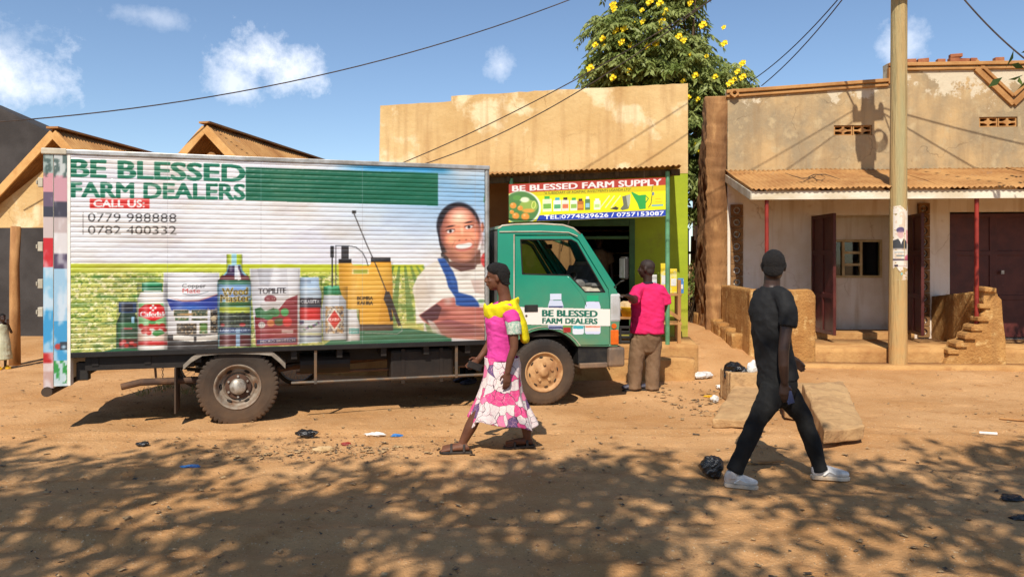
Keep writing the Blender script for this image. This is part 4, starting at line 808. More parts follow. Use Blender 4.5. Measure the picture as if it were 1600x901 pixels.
bandsA = [(.42,.62,(206,170,160)),(.62,.70,(228,206,200)),(.70,.80,(196,36,38)),(.80,1.2,(66,166,220)),(1.2,1.62,(150,206,236)),(1.62,1.90,(214,36,48)),(1.90,2.10,(216,198,194)),(2.10,2.20,(60,62,78)),(2.20,2.34,(110,92,116)),(2.34,2.52,(224,160,168)),(2.52,2.73,(170,186,180))]
bandsB = [(.45,.72,(200,220,224)),(.72,1.1,(70,164,216)),(1.1,1.6,(168,208,234)),(1.6,1.75,(84,72,100)),(1.75,1.95,(232,226,226)),(1.95,2.1,(206,188,186)),(2.1,2.25,(66,64,80)),(2.25,2.5,(214,160,172)),(2.5,2.73,(206,212,210))]
strip(-.112, .0, .47, Z1, -.006, bandsB, 'printed_rear_post', truck, 2)
obj('rear_post', MB().box(-.112, .028, -.004, .10, .47, Z1), m_white, truck); obj('rear_post', MB().box(-.112, .028, BWD-.1, BWD, .47, Z1), m_white, truck)
rd = obj('rear_door', MB().box(-.205, -.118, -.0, BWD, .45, Z1-.01), m_white, truck, .006); strip(-.203, -.12, .455, Z1-.015, -.004, bandsA, 'printed_door_edge', rd, 5)
for py in (285, 385, 443, 487):
    z = T(68, py)[1]; mb = MB().box(-.25,-.206,-.01,.05,z-.045,z+.045); mb.box(-.262,-.251,-.02,.03,z-.02,z+.02); obj('hinge', mb, m_cream, rd, .005)
obj('bumper_roller', MB().tube([(-.17,-.02,.42),(-.17,BWD+.02,.42)], .048, 14), m_rubber, truck); obj('tail_light', MB().box(.05,.16,.10,.2,.50,.68), m_blackp, truck, .01)
obj('top_cap', MB().box(-.22,-.0,-.02,.10,Z1-.03,Z1+.03), m_cream, truck, .01)
# chassis
obj('frame_rail', MB().box(.1, 5.6, .45, .53, .56, .735), m_black, truck); obj('frame_rail', MB().box(.1, 5.6, 1.32, 1.40, .56, .735), m_black, truck)
rw, fw = T(371, 613), T(851, 583, .06); RX, FX = rw[0], fw[0]
obj('skirt_panel', MB().box(.14, RX-.42, .06, .10, .60, Z0-.055), m_black, truck)
ft = T(612, 545)[0], T(712, 545)[0]
obj('fuel_tank', MB().box(ft[0], ft[1], .12, .44, .33, .70), m_black, truck, .03); obj('fuel_strap', MB().box(ft[0]+.12, ft[0]+.16, .112, .45, .325, .705), m_black, truck); obj('fuel_strap', MB().box(ft[1]-.16, ft[1]-.12, .112, .45, .325, .705), m_black, truck)
obj('air_tank', MB().tube([(RX+.62,.3,.56),(RX+1.15,.3,.56)], .11, 16), m_black, truck, sm=False)
obj('drive_shaft', MB().tube([(RX,.92,.42),(RX+1.9,.92,.55)], .045, 10), m_rust, truck); obj('gearbox', MB().box(RX+1.9,FX-.3,.72,1.12,.40,.72), m_black, truck, .04)
ax = MB(); ax.tube([(RX,.25,.40),(RX,BWD-.25,.40)], .06, 12); ax.ell((RX,.92,.40), ((.17,0,0),(0,.16,0),(0,0,.17))); obj('rear_axle', ax, m_black, truck)
for y in (.49, 1.36):
    mb = MB()
    for k in range(4): mb.obox((RX-.62+.08*k,y,.60-.06-.0-.022*k),(RX,y,.47-.022*k),.06,.018); mb.obox((RX,y,.47-.022*k),(RX+.62-.08*k,y,.54-.022*k),.06,.018)
    obj('leaf_spring', mb, m_black, truck)
p = T(185, 607); q = T(215, 601); r_ = T(300, 599)
obj('exhaust_pipe', MB().tube([(p[0],.12,p[1]),(q[0],.14,q[1]+.005),(r_[0]+.3,.2,r_[1]+.01),(RX+.6,.6,.5)], [.034,.036,.036,.036], 12), m_rust, truck)
obj('exhaust_hanger', MB().obox((T(240,600)[0],.15,T(240,600)[1]),(T(238,575)[0],.15,.62),.02,.02), m_rust, truck)
chx = T(250, 585)[0]; mb = MB()
for k in range(9): z = .60-k*.028; mb.tube([(chx+.008*math.cos(t)*(k % 2), .16+.008*math.cos(t)*((k+1) % 2), z+.016*math.sin(t)) for t in np.linspace(0, 2*math.pi, 8)], .003, 5)
obj('hanging_chain', mb, m_steel, truck)
# side guard
y = .03; ga, gb = T(455, 598, y), T(770, 584, y)
sg = obj('side_guard', MB().tube([(ga[0],y,ga[1]),(gb[0],y,gb[1])], .016, 8), m_steel, truck)
for px in (493, 713): u = T(px, 570, y)[0]; obj('guard_post', MB().obox((u,y+.001,Z0-.05),(u,y+.001,ga[1]-.02+.0*u),.03,.035,up=(0,1,0)), m_steel, sg, .004)
obj('guard_rail', MB().tube([(ga[0]+.05,y+.25,ga[1]+.07),(gb[0],y+.25,gb[1]+.07)], .016, 8), m_rust, sg)
# rear mudguard
fp = [T(*q) for q in ((286,573),(299,561),(316,551),(340,549),(372,548),(405,549),(424,551),(436,561),(446,571))]
mb = MB(); n = len(fp); V = []
for (a, z) in fp: V += [(a,.005,z),(a,.30,z+.01),(a,.30,z+.022),(a,.005,z+.022),(a,.003,z-.03)]
fs = []
for i in range(n-1):
    for k in ((0,1),(1,2),(2,3),(3,4),(4,0)): fs.append((i*5+k[0], i*5+k[1], (i+1)*5+k[1], (i+1)*5+k[0]))
obj('mudguard', mb.add(V, fs), M('dusty_grey_metal', S(150,140,126,.9), S(110,100,88), 6, rough=.6), truck); obj('mud_flap', MB().box(RX-.60,RX-.585,.01,.3,.14,.60), m_rubber, truck)

m_rimr = M('rear_rim', S(150,138,122,.9), S(110,78,54), 9, .4, .65, .6, .1, 30, metal=.2); m_rimf = M('front_rim', S(206,160,108,.82), S(170,120,76,.82), 7, rough=.7, bump=.1); m_hub = M('hub_metal', S(176,170,160), S(120,108,94), 12, rough=.5, metal=.4); m_brown = M('rusty_hub', S(84,58,42), S(60,40,30), 9, rough=.8, bump=.1)
def wheel(cx, cy, cz, r, w, out, kind, far=False):
    """out = -1 when the outer face looks towards the photographer"""
    root = thing('wheel', '', '', local=True); del root['label']; del root['category']; root.parent = truck; root.location = (cx, cy, cz)
    o = out; hw = w/2; r0 = .225
    NS = 144
    prof = [(r0, -hw*.82), (r0+.012, -hw*.95), (r0+.05, -hw*1.02), (r*.82, -hw*1.06), (r*.90, -hw*1.02), (r*.955, -hw*.97), (r, -hw*.84), (r, -hw*.40), (r, -hw*.10), (r, hw*.10), (r, hw*.40), (r, hw*.84), (r*.955, hw*.97), (r*.9, hw*1.02), (r*.82, hw*1.06), (r0+.05, hw*1.02), (r0+.012, hw*.95), (r0, hw*.82)]
    lug = .020 if kind == 'rear' else .007
    def jag(rad, j, k):
        if j in (5, 6, 7, 10, 11, 12): return rad-lug*(1 if (k % 3 == 0) == (True) else 0)*(.8 if j in (5, 12) else 1)
        if j in (8, 9): return rad-lug*(.5 if (k % 3 == 1) else 0)
        return rad
    obj('tyre', MB().lathe([(a, b) for a, b in prof], NS, jag=jag), m_rubber, root)
    ds = .03 if kind == 'rear' else .09                      # dish: how deep the disc sits
    s = o*hw
    if kind == 'rear':
        prf = [(.228, -s*.8), (.228, s*.86), (.236, s*.98), (.226, s*1.0), (.212, s*.9), (.200, s*.45), (.175, s*.22), (.168, s*.28), (.150, s*.28), (.14, s*.10), (.118, s*.06), (.112, s*.40), (.0, s*.40)]
        obj('rim', MB().lathe(prf, 48), m_rimr, root, sm=True)
        h = obj('hub', MB().lathe([(.085, s*.36),(.082, s*.72),(.072, s*.86),(.045, s*.92),(.03, s*1.0),(.0, s*1.0)], 28), m_hub, root, sm=True)
        dsk = obj('hub_flange', MB().lathe([(.128, s*.20),(.128, s*.42),(.09, s*.46),(.0, s*.46)], 32), m_brown, root, sm=False)
        for k in range(6):
            t = R(60*k+30); obj('wheel_nut', MB().tube([(.107*math.cos(t), s*.44, .107*math.sin(t)), (.107*math.cos(t), s*.62, .107*math.sin(t))], .012, 6), m_hub, root)
            t = R(60*k); obj('hand_hole', MB().ell((.172*math.cos(t), s*.30, .172*math.sin(t)), ((-.03*math.sin(t),0,.03*math.cos(t)),(0,.012,0),(.015*math.cos(t),0,.015*math.sin(t))), 10, 6), m_dark, root)
    else:
        prf = [(.228, -s*.8), (.228, s*.86), (.236, s*.97), (.224, s*.98), (.212, s*.86), (.198, s*.66), (.185, s*.62), (.165, s*.76), (.14, s*.80), (.12, s*.86), (.06, s*.88), (.056, s*1.02), (.03, s*1.12), (0, s*1.14)]
        obj('rim', MB().lathe(prf, 48), m_rimf, root, sm=True)
        for k in range(5):
            t = R(72*k+18); obj('wheel_nut', MB().tube([(.10*math.cos(t), s*.84, .10*math.sin(t)), (.10*math.cos(t), s*1.08, .10*math.sin(t))], .018, 8), m_rimf, root)
        for k in range(8):
            t = R(45*k+10); obj('hand_hole', MB().ell((.172*math.cos(t), s*.71, .172*math.sin(t)), ((-.026*math.sin(t),0,.026*math.cos(t)),(0,.012,0),(.009*math.cos(t),0,.009*math.sin(t))), 10, 6), m_dark, root)
    return root
RR = .405; FR = .385
wheel(RX, .14, RR-.03, RR, .20, -1, 'rear'); wheel(RX, .38, RR-.03, RR, .20, -1, 'rear'); wheel(RX, BWD-.14, RR-.01, RR, .20, 1, 'rear'); wheel(RX, BWD-.38, RR-.01, RR, .20, 1, 'rear')
wheel(FX, .17, FR-.0, FR, .20, -1, 'front'); wheel(FX, BWD-.17, FR, FR, .20, 1, 'front'); obj('front_axle', MB().tube([(FX,.2,.38),(FX,BWD-.2,.38)], .05, 10), m_black, truck)

# ---------------------------------------------------------------- cab
CY0, CY1 = .06, BWD-.06; cy = .055
def TC(px, py): return T(px, py, CY0)
cab = obj('cab_floor', MB().box(BL+.08, TC(950,0)[0], CY0+.05, CY1-.05, .80, .84), m_dark, truck)
def arcp(c, r, a0, a1, n): return [(c[0]+r*math.cos(R(a0+(a1-a0)*k/n)), c[1]+r*math.sin(R(a0+(a1-a0)*k/n))) for k in range(n+1)]
wc = (FX, FR); ar_ = .50
ab = TC(906, 541)[1]; th = math.degrees(math.asin(min(.99, (ab-wc[1])/ar_)))
arch = arcp(wc, ar_, th, 180-th, 14)
back = TC(778, 400)[0]; zr = TC(800, 351)[1]
ol = [(back, ab)]+[(back, TC(778,358)[1]), (back+.03, TC(784,353)[1]), TC(805,351), TC(845,350), TC(880,352), TC(896,357), TC(907,366), TC(962,451), TC(967,462), TC(969,480), TC(968,505), TC(965,541)]+arch
ol = [p for i, p in enumerate(ol) if i == 0 or math.hypot(p[0]-ol[i-1][0], p[1]-ol[i-1][1]) > .004]
dr = [TC(804,367), TC(892,367), TC(904,374), TC(951,452), TC(953,470), TC(953,538)]
th2 = math.degrees(math.asin(min(.99, (ab+.01-wc[1])/(ar_+.035)))); arch2 = arcp(wc, ar_+.035, th2, 118, 9)
dr = dr+[TC(953,539)]+arch2+[TC(804,518)]
wn = [TC(813,374), TC(892,374), TC(901,379), TC(945,456), TC(914,456), TC(889,430), TC(816,428)]
for side, y0, y1 in ((0, CY0, CY0+.03), (1, CY1-.03, CY1)):
    dsi = -1 if side == 0 else 1
    obj('cab_side', MB().plate(ol, [dr], y0, y1), m_green, truck, .008)
    shrink = lambda pts, k: [(sum(p[0] for p in pts)/len(pts)+(a-sum(p[0] for p in pts)/len(pts))*k, sum(p[1] for p in pts)/len(pts)+(b-sum(p[1] for p in pts)/len(pts))*k) for a, b in pts]
    yo = y0-.006 if side == 0 else y0+.006
    d = obj('door', MB().plate(shrink(dr, .988), [wn], yo, yo+.034), m_green, truck, .006)
    # window rubber and quarter divider
    mb = MB()
    for a, b in zip(wn, wn[1:]+wn[:1]): mb.tube([(a[0], y0 if side == 0 else y1, a[1]), (b[0], y0 if side == 0 else y1, b[1])], .010, 6)
    obj('window_seal', mb, m_blackp, d)
    a, b = TC(811,481), TC(824,489)
    yy = (yo-.012, yo+.002) if side == 0 else (yo+.032, yo+.046)
    obj('door_handle', MB().box(TC(819,0)[0], TC(840,0)[0], *yy, TC(820,487)[1], TC(820,476)[1]), m_blackp, d, .006)
    ys = CY0-.008 if side == 0 else CY1+.008
    mb = MB()
    for a, b in zip([TC(780,362), TC(845,361.5), TC(888,363), TC(902,369)][:-1], [TC(845,361.5), TC(888,363), TC(902,369)]): mb.tube([(a[0],ys,a[1]),(b[0],ys,b[1])], .006, 6)
    obj('drip_rail', mb, m_cream, truck)
    if side == 1: obj('window_glass', MB().plate(wn, (), y0+.012, y0+.016), m_glass, d)
rt = [TC(779,357), TC(785,352.5), TC(805,350.5), TC(845,349.5), TC(880,351.5), TC(896,356.5), TC(907,365.5)]
obj('roof_highlight', MB().tube([(a, CY0+.006, b) for a, b in rt], .011, 8), m_cream, truck, sm=True)  # cream tube standing in for the white highlight along the roof edge
ck = [TC(886,431), TC(893,440), TC(903,452), TC(911,464), TC(916,478)]; obj('door_crease', MB().tube([(a, CY0-.004, b) for a, b in ck], .006, 6), m_green, truck, sm=True)
obj('door_lock', MB().tube([(TC(822,493)[0], CY0-.012, TC(822,493)[1]), (TC(822,493)[0], CY0+.01, TC(822,493)[1])], .014, 12), m_steel, truck)
# vertical cream seam behind the door
a, b = TC(803,366), TC(803,516); obj('door_trim', MB().obox((a[0],CY0-.004,a[1]),(b[0],CY0-.004,b[1]),.012,.008), m_cream, truck)
mb = MB()
for a, b in zip(arch2[:-1], arch2[1:]): mb.tube([(a[0],CY0-.004,a[1]),(b[0],CY0-.004,b[1])], .005, 5)
obj('arch_trim', mb, m_cream, truck)
def shell(pts, th=.025, y0=CY0+.004, y1=CY1-.004):
    mb = MB()
    for a, b in zip(pts[:-1], pts[1:]):
        dx, dz = b[0]-a[0], b[1]-a[1]; l = math.hypot(dx, dz); nx_, nz_ = dz/l*th, -dx/l*th
        mb.add([(a[0],y0,a[1]),(b[0],y0,b[1]),(b[0]+nx_,y0,b[1]+nz_),(a[0]+nx_,y0,a[1]+nz_),(a[0],y1,a[1]),(b[0],y1,b[1]),(b[0]+nx_,y1,b[1]+nz_),(a[0]+nx_,y1,a[1]+nz_)],
               [(0,1,2,3),(7,6,5,4),(0,4,5,1),(1,5,6,2),(2,6,7,3),(3,7,4,0)])
    return mb
rp = [(back, TC(778,358)[1]), (back+.03, TC(784,353)[1]), TC(805,351), TC(845,350), TC(880,352), TC(896,357), TC(907,366)]
rp = [(a, b+.004) for a, b in rp]
obj('roof', shell(rp, .03), M('cab_roof_paint', S(196,210,196,.85), S(120,160,140,.85), 3, rough=.35, coat=.4), truck)
obj('cab_back', shell([(back+.004, ab), (back+.004, TC(778,360)[1])], .03), m_grey, truck)
fa, fb = TC(907,366), TC(962,451)
wsg = obj('windscreen', MB().add([(fa[0],CY0+.10,fa[1]),(fb[0],CY0+.08,fb[1]),(fb[0],CY1-.08,fb[1]),(fa[0],CY1-.10,fa[1])], [(0,1,2,3)]), m_glass, truck)
for y in (CY0+.05, CY1-.05): obj('windscreen_pillar', MB().obox((fa[0],y,fa[1]),(fb[0],y,fb[1]),.09,.05), m_green, truck, .01)
obj('front_panel', shell([TC(962,451), TC(967,462), TC(969,480), TC(968,505), TC(965,541)], .03, CY0+.004, CY1-.004), m_green, truck)
obj('wiper', MB().tube([(fb[0]+.03,.5,fb[1]+.01),(fa[0]*.45+fb[0]*.55+.04,.75,fa[1]*.45+fb[1]*.55)], .008, 6), m_blackp, truck)
q0, q1_ = TC(953,458), TC(969,503); obj('corner_panel', MB().box(q0[0], q1_[0]+.008, CY0-.012, CY0+.20, q1_[1], q0[1]), M('pale_corner_plastic', S(196,196,196,.85), S(176,172,166,.85), 5, rough=.5), truck, .03)
mo = M('orange_lens', S(216,104,30), S(196,84,20), 8, rough=.25, coat=.5)
q0, q1_ = TC(954,515), TC(964,538); obj('indicator', MB().box(q0[0], q1_[0]+.02, CY0-.014, CY0+.10, q1_[1], q0[1]), mo, truck, .012)
c = TC(959,509); obj('side_lamp', MB().tube([(c[0],CY0-.012,c[1]),(c[0],CY0+.02,c[1])], .032, 16), mo, truck)
obj('headlamp', MB().tube([(TC(968,0)[0]-.02,.28,1.02),(TC(968,0)[0]+.05,.28,1.02)], .09, 20), m_alu, truck); obj('headlamp', MB().tube([(TC(968,0)[0]-.02,BWD-.28,1.02),(TC(968,0)[0]+.05,BWD-.28,1.02)], .09, 20), m_alu, truck)
obj('grille', MB().box(TC(968,0)[0], TC(968,0)[0]+.03, .42, BWD-.42, .95, 1.12), m_blackp, truck, .01)
# bumper
b0, b1, b2 = TC(906,548), TC(953,545), TC(969,541); bz0 = TC(960,573)[1]
mb = MB().box(TC(905,0)[0], b2[0]+.02, CY0+.03, CY1-.03, bz0+.05, ab-.012); obj('bumper_inner', mb, m_blackp, truck)
m_bump = M('grey_bumper', S(76,72,68), S(104,92,80), 6, rough=.6, dust=(DUST, .3, .9, .6))
obj('bumper', MB().box(TC(950,0)[0], b2[0]+.06, CY0-.02, CY1+.02, bz0, ab-.02), m_bump, truck, .03); obj('step', MB().box(TC(906,0)[0], TC(950,0)[0]-.005, CY0-.01, CY0+.3, bz0-.0, bz0+.06), m_bump, truck, .012)
# inner wheel arch
obj('wheel_arch', MB().plate(arcp(wc, ar_+.015, th, 180-th, 14)+arcp(wc, ar_-.01, 180-th, th, 14), (), CY0+.035, .5), m_black, truck)
# mirrors
mx_, mz = T(976,418, -.02)
mx_ += .0
for y, s in ((-.02, -1), (BWD+.14, 1)):
    mi = obj('mirror', MB().box(mx_-.02, mx_+.03, y-.06, y+.10, mz-.14, mz+.13), m_blackp, truck, .02)
    obj('mirror_glass', MB().box(mx_-.026, mx_-.021, y-.05, y+.09, mz-.12, mz+.11), m_alu, mi); obj('mirror_arm', MB().tube([(fb[0]-.02, CY0 if s < 0 else CY1, fb[1]+.02), (mx_-.05, y, fb[1]+.09), (mx_, y, mz-.15)], .009, 6), m_blackp, mi)
ae = TC(893,352); obj('aerial', MB().tube([(ae[0]-.02,CY0+.3,ae[1]-.3),(ae[0]-.03,CY0+.0,ae[1]+.06)], .005, 5), m_steel, truck)
# interior
sx = TC(830,0)[0]
m_seat = M('seat_vinyl', S(70,68,66), S(52,50,48), 6, rough=.7)
for y in (.18, 1.05):
    obj('seat', MB().box(sx-.18, sx+.32, y, y+.58, .98, 1.14), m_seat, truck, .05); obj('seat_back', MB().obox((sx-.18,y+.29,1.12),(sx-.30,y+.29,1.66),.52,.12), m_seat, truck, .04)
dz = TC(940,450)[1]; dx0, dx1 = TC(918,0)[0], TC(958,0)[0]
obj('dashboard', MB().box(dx0, dx1, CY0+.06, CY1-.06, 1.0, dz+.01), m_cream, truck, .05); obj('dash_top', MB().box(dx0+.08, dx1-.01, CY0+.06, CY1-.06, dz+.012, dz+.06), m_grey, truck, .02)
obj('instrument_hood', MB().box(dx0-.04, dx0+.14, .34, .78, dz-.02, dz+.10), m_grey, truck, .04)
sc_ = Vector((dx0-.10, .55, dz+.03)); axn = Vector((-.75, 0, .66)).normalized(); e1_ = Vector((0,1,0)); e2_ = axn.cross(e1_)
sw_ = obj('steering_wheel', MB().tube([sc_+(e1_*math.cos(t)+e2_*math.sin(t))*.19 for t in np.linspace(0, 2*math.pi, 29)], .016, 8), m_blackp, truck, sm=True)
mb = MB().tube([sc_-axn*.0, sc_-axn*.35], .022, 8); [mb.tube([sc_, sc_+(e1_*math.cos(t)+e2_*math.sin(t))*.185], .012, 6) for t in (R(90), R(210), R(330))]
obj('steering_column', mb, m_blackp, sw_); obj('sun_visor', MB().box(TC(893,0)[0]-.12, TC(893,0)[0]+.0, .2, .8, TC(893,360)[1]-.10, TC(893,360)[1]-.075), m_blackp, truck, .01)
obj('inner_mirror', MB().obox((TC(895,0)[0],.80,TC(895,372)[1]-.08),(TC(895,0)[0],1.04,TC(895,372)[1]-.08),.02,.06), m_blackp, truck, .01)
# printed decals on the near door
da = Art(TC(811,0)[0], TC(953,0)[0], TC(880,528)[1], TC(880,455)[1], .005, lambda A, B: (lambda O: (HX+F*(O.x+TU.x*A)/(O.y+TU.y*A), HY-(B-CAMZ)*F/(O.y+TU.y*A)))(TO+TV*CY0), TC)
def dbot(x0, x1, y0, y1, cap, capc, body, lab):
    w = (x1-x0); da.rect(x0+w*.12, y0, x1-w*.12, y0+cap, capc); da.poly([(x0+w*.1,y0+cap+.5),(x1-w*.1,y0+cap+.5),(x1,y0+cap+8),(x1,y1-2),(x1-2,y1),(x0+2,y1),(x0,y1-2),(x0,y0+cap+8)], body)
    for (a, b, c) in lab: da.rect(x0+1, a, x1-1, b, c)
dbot(856, 880, 458.5, 514, 10, (214,222,240), (206,216,238), [(478,483,(44,56,104)),(510,513,(44,56,104)),(506,510,(150,160,190))]); da.rect(879, 507.5, 892, 519, (96,150,80)); da.rect(880, 511, 891.5, 518.5, (170,40,40))
dbot(894, 912, 500, 522, 3, (240,240,244), (226,232,240), [(508,513,(60,170,180))]); dbot(913, 938, 461, 521.5, 9.5, (28,170,120), (214,220,242), [(500,517,(232,226,222)),(507,511,(214,130,100))])
da.poly([(811,479),(953,482.5),(953,509),(811,506.5)], (242, 234, 224)); da.text('BE BLESSED', 847.5, 484, 932.5, 493.8, (16,104,84), .06, .012); da.text('FARM DEALERS', 847.5, 496.5, 932.5, 504.8, (16,104,84), .055, .01)
obj('door_print', da.mesh('dp', lambda A, B: (A, np.full(A.shape, CY0-.0085), B), True, .86), m_vinyl, truck)
# ---------------------------------------------------------------- shop sign board
gA = lambda px, py: onplane(px, py, poff(1.26), SD)
sq = [gA(795,288), gA(1040,277), gA(1042,335), gA(798,347)]
a0, a1 = sq[0][0], sq[1][0]; slo = ((sq[1][1]-sq[0][1])/(a1-a0)); zt, zb = sq[0][1], sq[3][1]; SH = zt-zb
so_ = Vector((*poff(1.26), 0))
def sfwd(A, B):                                          # board coordinates: along, height above lower edge -> picture pixels of the tilted board
    X = so_.x+SD[0]*A; Y = so_.y+SD[1]*A; Z = zb+B+slo*(A-a0); return HX+F*X/Y, HY-(Z-CAMZ)*F/Y
def sinv(px, py):
    u, z = gA(px, py) if not isinstance(px, np.ndarray) else (lambda a: (((so_.x-a*so_.y)/(a*SD[1]-SD[0])), None))((px-HX)/F)
    if z is None: z = CAMZ+(HY-py)/F*(so_.y+u*SD[1])
    return u, z-zb-slo*(u-a0)
sa = Art(a0, a1, 0, SH, .0045, sfwd, sinv, (246, 232, 20))
k_ = -.046
sa.poly([(790,285),(1045,273),(1045,290.5),(790,303)], (178, 62, 48)); sa.text('BE BLESSED FARM SUPPLY', 801, 290.5, 1033, 299, (232,226,222), .055, -.047, -.041)
sa.poly([(797,302),(1042,289),(1042,298),(797,308)], (214, 196, 24)); sa.text('"A SUBSIDIARY OF AGRIMAC INVESTMENTS UGANDA LTD"', 850, 299.8, 986, 304, (62,66,40), .02, -.045)
sa.poly([(843,336),(1044,327),(1044,337),(838,345)], (38, 66, 176)); sa.text('TEL:0774529626 / 0757153087', 850.5, 336, 1037, 342, (250,250,252), .045, -.034)
sa.ell(815, 324, 32, 27, (244,246,240)); sa.ell(814, 324, 29.5, 26, (86, 132, 70)); sa.ell(826, 322, 15, 10, (150,176,80)); sa.ell(820, 312, 9, 5, (238,236,200), 1, .4); sa.ell(808,309,7,4,(96,150,70))
for x, y, r in ((806,337,6.5),(821,338,7.5),(802,321,6),(813,325,5),(800,331,4)): sa.ell(x, y, r, r*.9, (232, 150, 62), 1, .3); sa.ell(x-1.5, y-2, r*.4, r*.35, (248,206,140), .8, .8)
sa.ell(834, 320, 4, 7, (220,226,120), 1, .2, 10); sa.ell(834,320,2.4,5.4,(160,186,70),1,.2,10); sa.ell(826,329,12,4,(226,160,70),1,.4)
for i, (x, w, h, cap, body, lab) in enumerate(((848,14,24,(70,170,70),(226,236,190),(120,176,70)),(865,12,21,(60,170,180),(230,236,226),(90,170,110)),(878,11,21,(60,50,50),(236,226,206),(222,120,80)),(891,11,20,(60,170,70),(226,236,216),(150,190,80)),(902,10,18,(70,50,50),(186,110,50),(226,150,60)),(914,8,21,(230,230,226),(96,130,80),(150,196,214)),(928,10,17,(240,240,226),(244,244,214),(190,220,130)))):
    yb = 330.5-(x-848)*.04; sa.rect(x+w*.2, yb-h, x+w*.8, yb-h*.8, cap, 1, -.04); sa.rect(x, yb-h*.8, x+w, yb, body, 1, -.04); sa.rect(x+1, yb-h*.5, x+w-1, yb-h*.18, lab, 1, -.04)
for x in (938, 946, 955): sa.line([(x,324),(x+14,306)], 1.6, (240,238,170))
sa.poly([(953,326),(962,322),(967,325),(964,328)], (70,66,56)); sa.poly([(972,307),(985,303.5),(984,318),(982,326),(972,328.5),(969,326),(974,320)], (112,116,96)); sa.poly([(978,306),(985,303.5),(984,318),(981,324)], (176,180,160)); sa.poly([(998,305),(1009,304),(1009,326),(999,327),(996,318),(986,301),(988,300)], (52,166,74)); sa.line([(1009,306),(1013,310),(1009,316)], 1.4, (40,140,60))
sa.rect(1019, 302, 1037, 320, (240,222,40)); sa.line([(1019,301),(1017,318),(1013,324)], 1, (60,60,50)); sa.rect(1018, 320, 1036, 322, (90,170,200), 1, -.04); sa.rect(1019,300,1022,305,(120,140,160)); sa.line([(1020,290),(1018,300)], .8, (90,90,60))
for (x0, y0, x1, y1) in ((1024,310,1032,311),(1024,315,1034,316)): sa.rect(x0, y0, x1, y1, (210,180,40))
def spos(A, B): return so_.x+SD[0]*A, so_.y+SD[1]*A, zb+B+slo*(A-a0)
sgn = thing('shop_sign', 'yellow printed shop sign with red name band and blue telephone strip', 'sign', spos(a0+1.1, .0))
m_flex = MV('printed_flex_banner', .5, .3)
obj('printed_face', sa.mesh('sf', spos, dim=.86), m_flex, sgn)
mb = MB(); q = [Vector(spos(a, b)) for a, b in ((a0,0),(a1,0),(a1,SH),(a0,SH))]; off = SN*.03
mb.add([p+SN*.004 for p in q]+[p+off for p in q], [(0,1,2,3),(7,6,5,4),(0,4,5,1),(1,5,6,2),(2,6,7,3),(3,7,4,0)]); obj('backing_frame', mb, m_white, sgn)
for a in (a0+.3, a1-.3): obj('hanger', MB().tube([Vector(spos(a, SH-.02))+SN*.035, Vector(spos(a, SH+.12))+SN*.0], .006, 5), m_steel, sgn)

# ---------------------------------------------------------------- utility pole with posters and wires
PB = Vector((5.80, 11.12, 0)); pz = .08; PT = 7.35
m_pole = M('weathered_pole', S(182,170,124,.85), S(196,166,112,.85), 2.5, .4, .6, .9, 1.0, 14, stretch=(3,3,.16), c3=S(128,114,78), scale3=7, lo3=.55, hi3=.75, dust=(S(205,150,86), .1, 2.4, 1.1))
pole = thing('utility_pole', 'tall weathered wooden utility pole pasted with torn posters', 'pole', (PB.x, PB.y, pz))
nR, nZ = 28, 90; V = []; fs = []
kk_, jj_ = np.meshgrid(np.arange(nR), np.arange(nZ+1)); zz_ = pz-.2+(PT-pz+.2)*jj_/nZ; pn1 = .05*(vnoise(np.where(kk_ < nR/2, kk_*.9, (nR-kk_)*.9), zz_*.35)-.5)+.03*(vnoise(kk_*2.3, zz_*1.1)-.5)
for j in range(nZ+1):
    z = pz-.2+(PT-pz+.2)*j/nZ; r = .132-.026*j/nZ
    for k in range(nR):
        t = 2*math.pi*k/nR; rr_ = r*(1+pn1[j, k])
        if k in (19, 20): rr_ -= .008
        V.append((PB.x+.004*z+rr_*math.cos(t), PB.y+rr_*math.sin(t), z))
for j in range(nZ):
    for k in range(nR): fs.append((j*nR+k, j*nR+(k+1) % nR, (j+1)*nR+(k+1) % nR, (j+1)*nR+k))
fs.append(tuple(nZ*nR+k for k in range(nR))); pm = MB().add(V, fs); obj('shaft', pm, m_pole, pole, sm=True)
mb = MB(); mb.obox((PB.x-.26,PB.y-.14,6.35),(PB.x+.26,PB.y-.14,6.35),.09,.11); obj('crossarm', mb, m_bark, pole, .008)
for dx in (-.22,-.08,.08,.22): obj('insulator', MB().lathe([(0,.0),(.045,.0),(.05,.04),(.03,.06),(.045,.09),(.03,.13),(0,.14)], 14, (PB.x+dx,PB.y-.14,6.405), 'z'), m_cream, pole, sm=True)
obj('junction_box', MB().box(PB.x-.22,PB.x+.10,PB.y-.34,PB.y-.13,5.78,6.10), m_grey, pole, .01)
mb = MB()
for k in range(5):
    r = .12+.015*k; mb.tube([(PB.x+.16+r*math.cos(t)*.8, PB.y-.2-.02*k, 6.05+r*math.sin(t)) for t in np.linspace(0, 2*math.pi, 17)], .010, 5)
obj('cable_coil', mb, m_blackp, pole)
